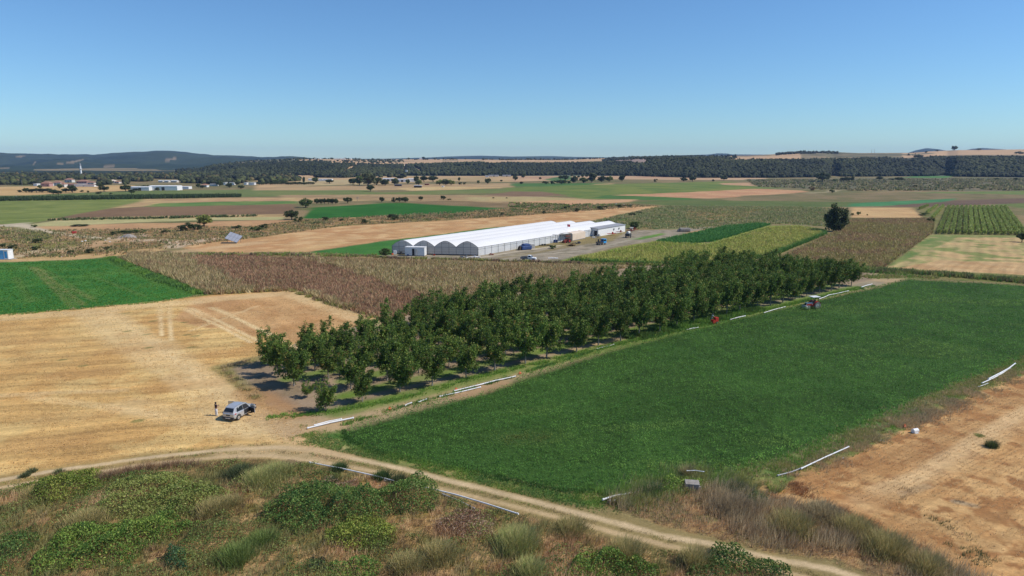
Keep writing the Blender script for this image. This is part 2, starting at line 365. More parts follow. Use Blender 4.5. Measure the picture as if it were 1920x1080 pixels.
field('scrub', [(-300, 422), (50, 421), (64, 428), (120, 433), (330, 428), (480, 423), (560, 412), (720, 404), (940, 391), (1100, 385), (1180, 382), (1240, 386), (960, 407), (640, 424), (480, 446), (350, 462), (250, 470), (210, 481), (0, 490), (-300, 500)],
      [(160, 122, 80), (138, 116, 70), (178, 140, 98), (116, 108, 58)], None, 9)
field('alfalfa_field', [(570, 409), (584, 398), (592, 389), (720, 381), (760, 380), (860, 386), (945, 391), (905, 396), (800, 402), (720, 405), (600, 410)], [(44, 98, 26), (54, 106, 32)], ((584, 398), (905, 396), 14, 0.06))
field('straw_field', [(350, 464), (375, 457), (470, 447), (640, 424), (960, 406), (1100, 394), (1236, 385), (1222, 391), (1140, 407), (1100, 414), (930, 432), (735, 449), (580, 472), (400, 474)], [(200, 156, 108), (190, 142, 96), (212, 172, 124)], ((400, 465), (960, 412), 3.0, 0.12), 8)
field('alfalfa_field', [(582, 473), (700, 455), (910, 428), (960, 424), (900, 440), (735, 478), (680, 479), (600, 476)], [(62, 112, 44), (72, 120, 48)], None, 6)
field('scrub', [(300, 476), (582, 473), (720, 479), (735, 483), (960, 486), (960, 492), (560, 479)], [(178, 146, 104), (150, 130, 84), (120, 116, 66)], None, 6)
stroke([(-100, 424), (0, 424), (22, 422), (34, 421), (52, 430), (64, 433)], 5.5, (196, 180, 156), 0.9, 'dirt_track')
stroke([(34, 420), (52, 418)], 3, (190, 172, 146), 0.8)
stroke([(38, 422), (60, 431), (110, 437), (160, 444), (200, 447), (240, 450)], 2.6, (204, 184, 156), 0.9, 'dirt_track')
stroke([(240, 450), (262, 452), (300, 450), (322, 451), (338, 457), (334, 463)], 3.6, (204, 180, 152), 0.85, 'dirt_track')
stroke([(136, 468), (160, 462), (186, 455), (220, 451)], 5, (196, 160, 120), 0.8, 'dirt_track')
stroke([(0, 481), (25, 481), (50, 477), (80, 470), (110, 466)], 4, (202, 178, 144), 0.8, 'dirt_track')
stroke([(-100, 488), (60, 486), (200, 479), (280, 470)], 5, (208, 170, 118), 0.8)
stroke([(5, 428), (40, 436), (70, 446), (110, 462)], 7, (122, 122, 58), 0.8)
stroke([(355, 457), (372, 452), (392, 449)], 4, (206, 178, 150), 0.85)
stroke([(232, 446), (244, 441), (250, 446)], 5, (186, 158, 136), 0.9)
stroke([(560, 470), (640, 455)], 3, (208, 174, 122), 0.4)
stroke([(350, 471), (400, 466), (480, 455)], 4, (206, 170, 128), 0.6)
# ---- greenhouse yard and right middle
field('scrub', [(1090, 420), (1235, 387), (1490, 388), (1560, 391), (1592, 408), (1575, 426), (1500, 421), (1430, 419), (1330, 431), (1280, 428), (1200, 430), (1150, 424)], [(116, 118, 78), (104, 112, 64), (138, 116, 76), (86, 102, 52)], None, 9)
field('scrub', [(1280, 395), (1470, 392), (1490, 402), (1380, 414), (1290, 410)], [(152, 122, 78), (134, 118, 70), (118, 108, 62)], None, 7)
field('scrub', [(1420, 395), (1560, 393), (1590, 408), (1570, 425), (1500, 420), (1400, 412)], [(100, 98, 58), (86, 96, 50), (118, 108, 66)], None, 6)
field('yard', [(720, 478), (960, 470), (1150, 452), (1180, 432), (1260, 430), (1350, 424), (1345, 436), (1280, 442), (1230, 450), (1140, 466), (1045, 488), (1010, 493), (880, 490), (720, 483)], [(150, 138, 120), (166, 150, 130), (136, 124, 102)], ((1000, 480), (1230, 436), 3, 0.12), 3)
field('bare_field', [(1250, 448), (1290, 436), (1360, 422), (1365, 428), (1300, 442), (1230, 456)], [(184, 144, 104), (172, 138, 100)])
field('green_field', [(1178, 449), (1232, 437), (1246, 438), (1200, 449)], [(96, 132, 54), (110, 142, 60)])
field('sunflower_field', [(1042, 488), (1230, 451), (1330, 456), (1440, 424), (1500, 422), (1548, 430), (1550, 440), (1445, 482), (1330, 498), (1190, 496)], [(116, 132, 48), (134, 144, 58), (96, 120, 44)], None, 8)
field('green_field', [(1228, 453), (1330, 431), (1365, 424), (1424, 419), (1446, 421), (1340, 453), (1292, 457)], [(62, 108, 48), (70, 116, 52)], None, 6)
field('dead_crop', [(1430, 500), (1462, 480), (1562, 434), (1580, 424), (1592, 408), (1752, 407), (1748, 437), (1660, 500), (1640, 503)], [(118, 96, 68), (106, 90, 62), (126, 112, 66)], None, 10)
field('straw_field', [(1592, 389), (1706, 389), (1730, 408), (1592, 408)], [(206, 168, 118), (196, 156, 110)])
field('vine_ground', [(1716, 389), (1840, 386), (1890, 388), (1925, 430), (1925, 443), (1750, 440), (1740, 412)], [(128, 120, 74), (112, 112, 62)])
field('green_field', [(1655, 502), (1745, 440), (2100, 446), (2100, 470), (1800, 480)], [(128, 136, 76), (104, 124, 62), (160, 148, 96)], None, 8)
field('straw_field', [(1655, 503), (1740, 470), (1800, 445), (1925, 447), (2300, 452), (2300, 530), (1925, 517), (1660, 503)], [(178, 158, 108), (198, 164, 116), (134, 138, 78)], ((1740, 512), (1770, 450), 3.5, 0.22), 9)
field('straw_field', [(1680, 502), (1760, 489), (2100, 496), (2300, 520), (1925, 517)], [(202, 166, 120), (190, 150, 104)], ((1740, 512), (1790, 480), 3.0, 0.2), 6)
field('scrub', [(1540, 500), (1640, 500), (1700, 506), (1925, 517), (2400, 540), (2400, 555), (1925, 534), (1700, 520), (1640, 520)], [(116, 118, 62), (132, 122, 74), (98, 108, 52)], None, 5)
stroke([(900, 483), (960, 473), (1050, 460)], .9, (204, 188, 166), .8); stroke([(935, 484), (1000, 475), (1060, 463), (1092, 458)], 1.3, (138, 122, 84), .8); stroke([(960, 480), (1100, 470), (1200, 445)], .8, (180, 168, 148), .6)
# ---- near
field('dead_crop', [(212, 482), (250, 468), (340, 472), (520, 478), (700, 483), (840, 485), (960, 490), (1060, 492), (1190, 495), (1250, 498), (1160, 515), (1200, 560), (900, 640), (715, 600), (640, 577), (560, 545), (400, 553), (380, 551), (330, 525)], [(122, 96, 66), (110, 88, 60), (134, 112, 74)], None, 14)
field('dead_crop', [(330, 474), (470, 478), (600, 492), (700, 525), (800, 560), (880, 600), (780, 620), (715, 600), (560, 545), (480, 548), (430, 520)], [(120, 82, 58), (110, 76, 54)], None, 14)
field('alfalfa_field', [(-400, 510), (0, 493), (205, 484), (380, 552), (300, 566), (0, 591), (-400, 620)], [(52, 108, 40), (64, 118, 46), (78, 122, 50)], ((60, 500), (150, 570), 4.5, 0.10), 10)
stroke([(58, 500), (90, 530), (135, 575)], 0.35, (150, 136, 84), 0.7); stroke([(70, 500), (105, 530), (160, 572)], 0.4, (150, 136, 84), 0.7); stroke([(65, 500), (100, 530), (147, 573)], .25, (140, 132, 80), 0.5)
stroke([(82, 505), (110, 520), (180, 566)], 0.3, (140, 132, 80), 0.5); stroke([(205, 486), (250, 510), (300, 530)], 1.4, (110, 126, 60), 0.6)
stroke([(30, 520), (60, 566)], 0.8, (110, 122, 60), 0.4); stroke([(130, 540), (175, 560)], 0.8, (130, 130, 74), 0.5); stroke([(180, 520), (270, 556)], 0.6, (120, 128, 66), 0.4)
stroke([(205, 484), (300, 522), (380, 550)], 3.5, (74, 112, 46), 0.8)
field('straw_field', [(-500, 632), (0, 591), (300, 566), (385, 553), (540, 544), (640, 578), (715, 600), (760, 620), (700, 660), (560, 680), (416, 688), (440, 716), (480, 748), (560, 795), (640, 830), (600, 860), (400, 862), (250, 880), (0, 912), (-500, 990)],
      [(210, 169, 108), (200, 156, 97), (216, 179, 118)], ((0, 705), (300, 684), 5.2, 0.24), 9)
field('straw_field', [(380, 556), (540, 546), (640, 580), (715, 604), (640, 650), (520, 640), (330, 600)], [(194, 146, 98), (206, 162, 112), (186, 140, 92)], ((420, 585), (560, 660), 5, 0.10), 8)
for l, w, a in (([(-200, 612), (0, 598), (300, 572), (540, 548), (620, 572), (700, 604)], 3.0, 0.55), ([(180, 590), (240, 640), (320, 690), (400, 740), (470, 800)], 3.2, 0.5), ([(210, 585), (290, 640), (380, 700), (450, 760)], 1.5, 0.35),
                ([(300, 576), (303, 630)], 0.34, 1.2), ([(318, 576), (322, 638)], 0.34, 1.2), ([(345, 577), (470, 642)], 0.4, 1.1), ([(360, 577), (485, 640)], 0.4, 1.0), ([(400, 577), (520, 632)], 0.4, 1.1), ([(395, 577), (440, 596), (560, 655)], .35, .9), ([(360, 620), (440, 590), (480, 574)], 0.5, 0.5),
                ([(300, 640), (420, 730), (540, 800)], 2.2, 0.35), ([(0, 742), (120, 735), (230, 732)], 0.8, 0.4), ([(60, 745), (200, 762), (300, 780)], 0.9, 0.35), ([(240, 760), (420, 800), (560, 820)], 2.5, 0.35)):
    stroke(l, w, (232, 200, 150), a)
for c in ((350, 722), (160, 700), (140, 780), (330, 600), (60, 640), (250, 655), (420, 660), (90, 830)):
    stroke([(c[0] - 50, c[1] + 4), (c[0] + 50, c[1] - 4)], 2.2, (184, 138, 88), 0.35)
for c in ((279, 653), (118, 675), (156, 686), (236, 588), (286, 603), (347, 605), (369, 630), (353, 628), (362, 651), (258, 790), (238, 622), (275, 628)):
    stroke([(c[0] - 4, c[1]), (c[0] + 4, c[1] - 1)], 0.45, (112, 118, 66), 0.75)
field('orchard_soil', [(416, 689), (470, 672), (600, 630), (760, 590), (1000, 540), (1180, 500), (1320, 488), (1640, 497), (1640, 524), (1440, 572), (1320, 604), (1140, 645), (965, 697), (770, 748), (640, 787), (575, 795), (520, 770), (460, 730)],
      [(152, 130, 108), (166, 142, 118), (142, 122, 98)], None, 5)
stroke([(416, 689), (440, 684), (480, 672)], 1.6, (150, 136, 84), 0.7); stroke([(414, 690), (440, 712), (470, 735), (485, 748)], 1.2, (140, 128, 78), 0.7)
stroke([(470, 736), (520, 768), (575, 806)], 2.4, (176, 132, 90), 0.7)
stroke([(560, 800), (640, 792), (770, 757), (900, 722), (965, 700), (1120, 652), (1300, 606), (1420, 580), (1640, 530), (1700, 515)], 2.6, (186, 158, 122), 0.9, 'dirt_track')
stroke([(1380, 586), (1500, 560), (1640, 530)], 2.2, (150, 138, 116), 0.9, 'dirt_track')
stroke([(1590, 503), (1650, 508), (1700, 512)], 5, (108, 118, 62), .9); stroke([(1640, 520), (1720, 520)], 2, (112, 122, 64), .8)
# orchard grass strips between the rows
OR0 = np.array([-23.3, 81.4]); OD = np.array([0.783, 0.622]); OP = np.array([-0.622, 0.783])
for k in range(6):
    for (s0, s1, w, a) in ((1 + 3 * ((k * 7) % 3), 136, 1.5, 0.8),):
        o = OR0 + OP * (5.75 * k - (1.6 if k == 0 else 2.2))
        STROKES.append(([tuple(o + OD * s0), tuple(o + OD * s1)], w if k else 1.9, np.array(P(100, 128, 46)), a, None))
field('scrub', [(570, 815), (640, 795), (660, 800), (690, 830), (820, 865), (980, 908), (1130, 935), (1180, 925), (1220, 905), (1260, 890), (1300, 912), (1240, 945), (1130, 950), (960, 925), (760, 875), (620, 845)], [(96, 124, 56), (82, 116, 50), (142, 136, 78)], None, 3)
field('alfalfa_field', [(636, 800), (760, 763), (900, 727), (965, 707), (1140, 652), (1320, 610), (1400, 594), (1640, 539), (1700, 524), (1920, 537), (2300, 560), (2300, 590), (1920, 676), (1780, 728), (1700, 760), (1560, 822), (1440, 872), (1380, 888), (1250, 905), (1150, 921), (1060, 921), (900, 887), (700, 846), (655, 827)],
      [(52, 78, 30), (58, 86, 34), (62, 92, 38)], None, 14)
stroke([(860, 742), (900, 733), (940, 720)], 1.4, (172, 138, 104), 0.7)
field('scrub', [(1920, 680), (2300, 600), (2300, 640), (1920, 712), (1800, 755), (1640, 832), (1500, 900), (1440, 930), (1380, 920), (1300, 915), (1260, 890), (1380, 889), (1450, 873), (1560, 824), (1700, 762)], [(150, 128, 82), (118, 124, 66), (168, 136, 92), (92, 112, 58)], None, 3)
stroke([(1330, 905), (1480, 870), (1640, 800), (1800, 733), (1930, 676)], 1.5, (96, 120, 60), 0.7)
field('straw_field', [(1440, 930), (1500, 895), (1640, 832), (1800, 755), (1920, 705), (2300, 640), (2300, 1120), (1900, 1300), (1860, 1100), (1780, 1060), (1640, 1000), (1560, 960)], [(194, 146, 95), (210, 167, 114), (166, 118, 74)], ((1520, 945), (1900, 770), 1.6, 0.14), 2.5)
for l, w, c, a in (([(1530, 900), (1640, 870), (1720, 850), (1790, 815), (1860, 770), (1925, 735)], 2.0, (158, 112, 70), 0.5), ([(1600, 950), (1760, 880), (1920, 780)], 1.5, (214, 176, 128), 0.5), ([(1640, 920), (1720, 895), (1840, 820), (1930, 765)], 0.9, (220, 184, 138), 0.55), ([(1640, 930), (1720, 1000), (1800, 1060)], 1.6, (170, 120, 74), 0.35), ([(1560, 930), (1640, 985)], 1.0, (176, 116, 66), 0.4),
                 ([(1795, 942), (1825, 948)], .45, (178, 166, 140), 0.45), ([(1798, 940), (1806, 942)], .18, (60, 56, 50), 0.7), ([(1815, 946), (1822, 949)], .18, (60, 56, 50), 0.6), ([(1690, 925), (1740, 912)], .5, (168, 150, 124), 0.35), ([(1500, 975), (1620, 1000)], .8, (196, 168, 124), 0.4), ([(1700, 1000), (1920, 960)], .7, (176, 138, 92), 0.3), ([(1750, 1040), (1920, 1000)], .8, (168, 128, 84), 0.3)):
    stroke(l, w, c, a)
field('rough_grass', [(-500, 1000), (0, 920), (130, 898), (300, 872), (420, 862), (520, 860), (600, 868), (700, 886), (840, 922), (960, 950), (1160, 1012), (1300, 1040), (1440, 1070), (1500, 1100), (1700, 1300), (-500, 1300)], [(168, 132, 88), (146, 118, 70), (186, 150, 106), (122, 110, 58)], None, 2.2)
field('rough_grass', [(1130, 945), (1240, 915), (1300, 905), (1440, 925), (1560, 962), (1640, 1002), (1780, 1062), (1860, 1100), (1900, 1200), (1700, 1200), (1560, 1052), (1440, 1036), (1340, 1010), (1240, 985)], [(142, 118, 84), (118, 108, 70), (166, 132, 90)], None, 2)
# the farm track with its two ruts
TRACK_U = [(-300, 958), (0, 900), (120, 880), (250, 862), (400, 845), (520, 838), (590, 843), (655, 857), (755, 879), (855, 904), (960, 930), (1060, 956), (1160, 982), (1240, 1003), (1340, 1022), (1440, 1046), (1560, 1068), (1700, 1110), (1800, 1160)]
TRACK_L = [(-300, 978), (0, 915), (100, 898), (250, 874), (400, 858), (500, 854), (605, 866), (705, 884), (805, 911), (960, 949), (1060, 973), (1160, 1001), (1260, 1024), (1340, 1042), (1440, 1064), (1540, 1090), (1700, 1140)]
stroke([((a[0] + b[0]) / 2, (a[1] + b[1]) / 2) for a, b in zip(TRACK_U, TRACK_L)], 2.1, (150, 130, 86), 0.85, 'dirt_track')
stroke(TRACK_U, 0.40, (210, 182, 144), .95, 'dirt_track'); stroke(TRACK_L, 0.34, (202, 172, 132), .9, 'dirt_track')
stroke([(430, 846), (520, 846), (600, 852)], 1.6, (206, 176, 136), 0.6); stroke([(470, 775), (530, 805), (585, 835), (640, 850)], 1.8, (202, 168, 126), 0.6); stroke([(560, 808), (640, 795)], 1.6, (190, 158, 120), 0.7)

KINDS = ['ground']
for f in FIELDS:
    if f['kind'] not in KINDS: KINDS.append(f['kind'])
KINDS.append('dirt_track') if 'dirt_track' not in KINDS else None
FINE = dict(straw_field='straw', far_field='straw_far', bare_field='dirt', yard='dirt', dirt_track='dirt', orchard_soil='dirt', alfalfa_field='green', green_field='green', sunflower_field='green', vine_ground='green', dead_crop='brown', dry_field='brown')
def cover(x, y):
    """land cover colour and kind at world positions"""
    x = x.ravel(); y = y.ravel(); dist = np.maximum(y, 20)
    amp = np.clip(dist / 100, 0.4, 6) * 0.9
    wx = x + (fbm(x / (6 * amp), y / (6 * amp), 3, 3) - 0.5) * 2.2 * amp + (fbm(x * 1.1, y * 1.1, 31, 2) - .5) * 0.8
    wy = y + (fbm(x / (6 * amp), y / (6 * amp), 11, 3) - 0.5) * 2.2 * amp + (fbm(x * 1.1, y * 1.1, 37, 2) - .5) * 0.8
    n0 = fbm(x / 40, y / 40, 5)
    c = np.array(P(140, 124, 84))[None] * (0.8 + 0.4 * n0)[:, None]; kind = np.zeros(len(x), int)
    for i, f in enumerate(FIELDS):
        pl = np.array(f['poly']); x0, y0 = pl.min(0) - 8; x1, y1 = pl.max(0) + 8
        m = np.nonzero((wx > x0) & (wx < x1) & (wy > y0) & (wy < y1))[0]
        if len(m) == 0: continue
        d = sdist(wx[m], wy[m], f['poly']); soft = 0.35 * amp[m]
        a = sstep(-soft, soft, d); k = a > 0; m = m[k]; a = a[k]
        if len(m) == 0: continue
        X, Y = x[m], y[m]; pt = f['patch']; cs = f['cols']
        n = fbm(X / pt, Y / pt, 50 + i, 5); t = sstep(0.36, 0.66, n)[:, None]
        q = cs[0][None] * (1 - t) + cs[1][None] * t
        for j, cc in enumerate(cs[2:]):
            t2 = sstep(0.50, 0.66, fbm(X / (pt * .6), Y / (pt * .6), 150 + i * 3 + j, 4))[:, None]; q = q * (1 - t2) + cc[None] * t2
        if f['st']:
            (pa, pb, sp, stg) = f['st']; A = np.array(G(*pa)); B = np.array(G(*pb)); dr = (B - A) / np.linalg.norm(B - A)
            s = (X - A[0]) * -dr[1] + (Y - A[1]) * dr[0]; al = (X - A[0]) * dr[0] + (Y - A[1]) * dr[1]
            s = s + 1.3 * (fbm(al / 25, s / 14, 9 + i, 3) - .5) * min(sp, 4)
            w = np.sin(2 * math.pi * s / sp) * 0.6 + np.sin(2 * math.pi * s / (sp * 0.37) + 1) * 0.4
            w = w * (0.35 + 1.1 * fbm(al / 12, s / 3, 19 + i, 3))
            q = q * (1 + stg * w)[:, None]
        c[m] = c[m] * (1 - a)[:, None] + q * a[:, None]
        kind[m[a > 0.5]] = KINDS.index(f['kind'])
    for j, (ln, w, sc_, al, kd) in enumerate(STROKES):
        pl = np.array(ln); x0, y0 = pl.min(0) - w - 6; x1, y1 = pl.max(0) + w + 6
        m = np.nonzero((wx > x0) & (wx < x1) & (wy > y0) & (wy < y1))[0]
        if len(m) == 0: continue
        if w < 3 : d = ldist(x[m] + (wx[m] - x[m]) * .25, y[m] + (wy[m] - y[m]) * .25, ln)
        else: d = ldist(wx[m], wy[m], ln)
        e = min(w * 0.5, 1.2); a = (1 - sstep(w - e, w + e, d)) * al * (0.62 + 0.7 * fbm(x[m] / 1.7, y[m] / 1.7, 70 + j, 3)); a = np.clip(a, 0, 1)
        c[m] = c[m] * (1 - a)[:, None] + sc_[None] * a[:, None]
        if kd: kind[m[a > 0.45]] = KINDS.index(kd)
    return c, kind
SCRUB_POLYS = [f['poly'] for f in FIELDS if f['kind'] == 'rough_grass']
def relief(x, y):
    z = (fbm(x / 1.1, y / 1.1, 90, 3) - .5) * 0.06
    for pl in SCRUB_POLYS:
        d = sdist(x, y, pl); z = z + sstep(0, 3, d) * (fbm(x / 3.5, y / 3.5, 91, 3) - 0.35) * 0.7
    tr = GP(*TRACK_U); tl = GP(*TRACK_L)
    z = z * sstep(0.4, 2.0, np.minimum(ldist(x, y, tr), ldist(x, y, tl)))
    return np.where(y < 200, z, 0)
def grid(xs, ys):
    X, Y = np.meshgrid(xs, ys); x = X.ravel(); y = Y.ravel(); c, kd = cover(x, y)
    z = relief(x, y) if ys[0] < 100 else np.zeros(len(x))
    nx, ny = len(xs), len(ys); I = np.arange(nx * ny).reshape(ny, nx)
    F = np.stack([I[:-1, :-1].ravel(), I[:-1, 1:].ravel(), I[1:, 1:].ravel(), I[1:, :-1].ravel()], 1)
    return np.stack([x, y, z], 1), F, c, kd[F[:, 0]]
GRIDS = []
def add_grid(x0, x1, y0, y1, s):
    nx = int(round((x1 - x0) / s)); ny = int(round((y1 - y0) / s))
    GRIDS.append(grid(np.linspace(x0, x1, nx + 1), np.linspace(y0, y1, ny + 1)))
add_grid(-75, 75, 36, 84, 0.25); add_grid(-75, -25, 84, 132, 0.35); add_grid(-25, 120, 84, 132, 0.35)
add_grid(-150, 180, 132, 200, 0.8); add_grid(-150, -75, 36, 132, 1.5); add_grid(120, 180, 84, 132, 1.5); add_grid(75, 180, 36, 84, 1.2)
add_grid(-420, 420, 200, 420, 1.4); add_grid(-420, -150, 36, 200, 4); add_grid(180, 420, 36, 200, 4)
add_grid(-1000, 1000, 420, 1280, 4.5)
add_grid(-1000, -420, -200, 420, 20); add_grid(420, 1000, -200, 420, 20); add_grid(-420, 420, -200, 36, 12)
for ki, kn in enumerate(KINDS):
    Vs, Fs, Cs, off = [], [], [], 0
    for (V, F, C, K) in GRIDS:
        m = K == ki
        if not m.any(): continue
        f = F[m]; used, inv = np.unique(f, return_inverse=True)
        Vs.append(V[used]); Cs.append(C[used]); Fs.append(inv.reshape(f.shape) + off); off += len(used)
    if not Vs: continue
    me = npmesh(kn, np.concatenate(Vs), np.concatenate(Fs), np.concatenate(Cs), True)
    tag(link(kn, me, M[FINE.get(kn, 'scrub')]), kind='structure')
GRIDS = None
# the rest of the plain out to the horizon, a little below the detailed part
b = MB(); b.quad((-9400, -600, -0.6), (13900, -600, -0.6), (13900, 7600, -0.6), (-9400, 7600, -0.6))
m, N, L, pb = newmat('far_plain')
ge = N.new('ShaderNodeNewGeometry'); n = N.new('ShaderNodeTexNoise'); n.inputs['Scale'].default_value = 0.006; n.inputs['Detail'].default_value = 6
cr = N.new('ShaderNodeValToRGB'); cr.color_ramp.elements[0].position = 0.4; cr.color_ramp.elements[0].color = (*P(58, 70, 48), 1)
cr.color_ramp.elements[1].position = 0.6; cr.color_ramp.elements[1].color = (*P(84, 88, 60), 1)
L.new(ge.outputs['Position'], n.inputs['Vector']); L.new(n.outputs['Fac'], cr.inputs[0]); L.new(cr.outputs[0], pb.inputs['Base Color']); pb.inputs['Roughness'].default_value = 0.95
tag(b.build('plain', m), kind='structure')

# ------------------------------------------------------------------ hills
def tab(u, pts):
    a = np.array(pts, float); return np.interp(u, a[:, 0], a[:, 1])
FOOT = [(-400, 322), (330, 326), (380, 328), (480, 328), (560, 331), (640, 332), (700, 330), (740, 327), (850, 328), (960, 328), (1080, 326), (1200, 329), (1300, 332), (1440, 332), (1545, 331), (1562, 327), (1580, 330), (1740, 329), (1775, 326), (1795, 330), (1920, 331), (2400, 332)]
CREST = [(-400, 321), (330, 324), (360, 319), (380, 314), (400, 310), (430, 307), (480, 305), (560, 302), (640, 304), (700, 307), (760, 307), (830, 305), (900, 303), (960, 304), (1020, 305), (1070, 304), (1130, 303), (1200, 296), (1330, 294), (1370, 299), (1440, 298), (1500, 298), (1600, 296), (1660, 295), (1700, 298), (1750, 293), (1830, 293), (1920, 292), (2400, 291)]
BACK = [(-400, 320), (330, 323), (370, 318), (400, 309), (480, 300), (560, 297.5), (640, 298), (720, 299), (850, 298.5), (960, 299.5), (1050, 299), (1140, 296.5), (1200, 294), (1300, 293), (1340, 292), (1400, 292), (1440, 290), (1500, 285), (1560, 285), (1610, 287), (1700, 286.5), (1740, 284), (1790, 281.5), (1840, 281), (1920, 280), (2400, 278)]
def hx(u, y): return y * (u - 960) / 1280 / 1.0177
def zfoot(u): return G(960, 1)[1] * 0 + H * 1280 / (tab(u, FOOT) - 298) / 1.0 * 0.983
def hill_z(u, y):
    yf = zfoot(u); yc = yf + tab(u, [(-400, 300), (600, 420), (960, 380), (1400, 330), (2400, 330)]); yb = yc + 650
    zc = np.maximum(zat(tab(u, CREST), yc) - 5.5, 0.5); zb = np.maximum(zat(tab(u, BACK), yb), 0.5)
    t1 = np.clip((y - yf) / (yc - yf), 0, 1); t2 = np.clip((y - yc) / (yb - yc), 0, 1); t3 = np.clip((y - yb) / 900, 0, 1)
    # keep the back slope below the line of sight until its own crest
    z = zc * (np.sin((t1 - 0.5) * math.pi) * 0.5 + 0.5) ** 0.85 + (zb - zc) * t2 ** 1.25
    z = z * (1 - 0.6 * t3 ** 1.5)
    return z, yf, yc, yb
def inpoly(x, y, pl): return sdist(x, y, pl) > 0
# bare clearings and tracks on the hill, as seen at (u, height fraction between foot and crest)
us = np.arange(-300, 2260, 3.0)
tt = np.concatenate([np.linspace(0, 1, 70), 1 + np.linspace(0, 1, 70)[1:], 2 + np.linspace(0, 1, 16)[1:]])
Ug, Tg = np.meshgrid(us, tt)
yf = zfoot(Ug); _, _, yc_, yb_ = hill_z(Ug, yf)
Yg = np.where(Tg <= 1, yf + (yc_ - yf) * Tg, np.where(Tg <= 2, yc_ + (yb_ - yc_) * (Tg - 1), yb_ + 900 * (Tg - 2)))
Zg, *_ = hill_z(Ug, Yg); Xg = hx(Ug, Yg)
bump = (fbm(Xg / 70, Yg / 70, 201, 4) - .5)
Zg = Zg + bump * 7 * np.sin(np.clip(Tg, 0, 1) * math.pi) ** 1.0
Zg = np.where(Tg <= 0, -0.5, Zg)
Vpx = PX(Xg, Yg, Zg)[1]
BARE = [  # photograph outlines of open ground on the hills
    [(1065, 302), (1085, 299), (1130, 296.5), (1137, 297), (1110, 302), (1080, 304)], [(1145, 301), (1175, 299), (1205, 298), (1222, 299), (1205, 306), (1190, 305), (1180, 303), (1150, 303)],
    [(1365, 298), (1440, 292), (1500, 287), (1496, 294), (1440, 297), (1372, 300)], [(1695, 292), (1800, 284), (1850, 279), (2300, 277), (2300, 291), (1925, 290), (1780, 291), (1740, 293), (1690, 297)],
    [(700, 307), (760, 303), (830, 300), (830, 306), (750, 307)], [(905, 300), (960, 302), (1000, 299), (1010, 302), (960, 305), (905, 306)],
    [(640, 320), (655, 310), (668, 307), (672, 309), (655, 318), (645, 322)], [(751, 328), (757, 307), (762, 307), (754, 328)], [(773, 311), (778, 310), (792, 320), (788, 323), (779, 316)],
    [(825, 318), (840, 319), (850, 324), (845, 325), (835, 320)], [(560, 299), (660, 298), (660, 300), (560, 301)], [(620, 303), (680, 303), (700, 305), (620, 306)],
    [(480, 327), (560, 326), (590, 327), (590, 333), (480, 332)], [(860, 298), (905, 298), (905, 301), (860, 302)]]
scrub_c = np.array(P(50, 58, 40)); tan_c = np.array(P(196, 160, 122)); olive = np.array(P(110, 104, 76))
col = np.zeros(Xg.shape + (3,)) + scrub_c
n = fbm(Xg / 90, Yg / 90, 210, 3)[..., None]; top = (Tg > 1.02)[..., None]
col = np.where(top, olive * sstep(.35, .6, n) + np.array(P(150, 130, 98)) * (1 - sstep(.35, .6, n)), col)
isbare = np.zeros(Xg.shape, bool)
for pl in BARE: isbare |= inpoly(Ug, Vpx, pl)
plat = (Tg > 1.03) & (vnoise(Xg / 140, Yg / 90, 222) > 0.42) & (Ug > 620)
isbare |= plat & ~((Ug > 1500) & (Ug < 1690)) & ~((Ug > 1130) & (Ug < 1370))
col[isbare] = tan_c; col[isbare] *= (0.85 + 0.35 * fbm(Xg[isbare] / 60, Yg[isbare] / 25, 215, 4))[:, None]
pinkb = isbare & (Ug > 1144) & (Ug < 1224) & (Tg < 1.6); col[pinkb] = np.array(P(160, 136, 124))
ny, nx = Xg.shape; I = np.arange(nx * ny).reshape(ny, nx)
F = np.stack([I[:-1, :-1].ravel(), I[:-1, 1:].ravel(), I[1:, 1:].ravel(), I[1:, :-1].ravel()], 1)
tag(link('hills', npmesh('hills', np.stack([Xg.ravel(), Yg.ravel(), Zg.ravel()], 1), F, col.reshape(-1, 3), True), M['straw_far']), kind='structure')

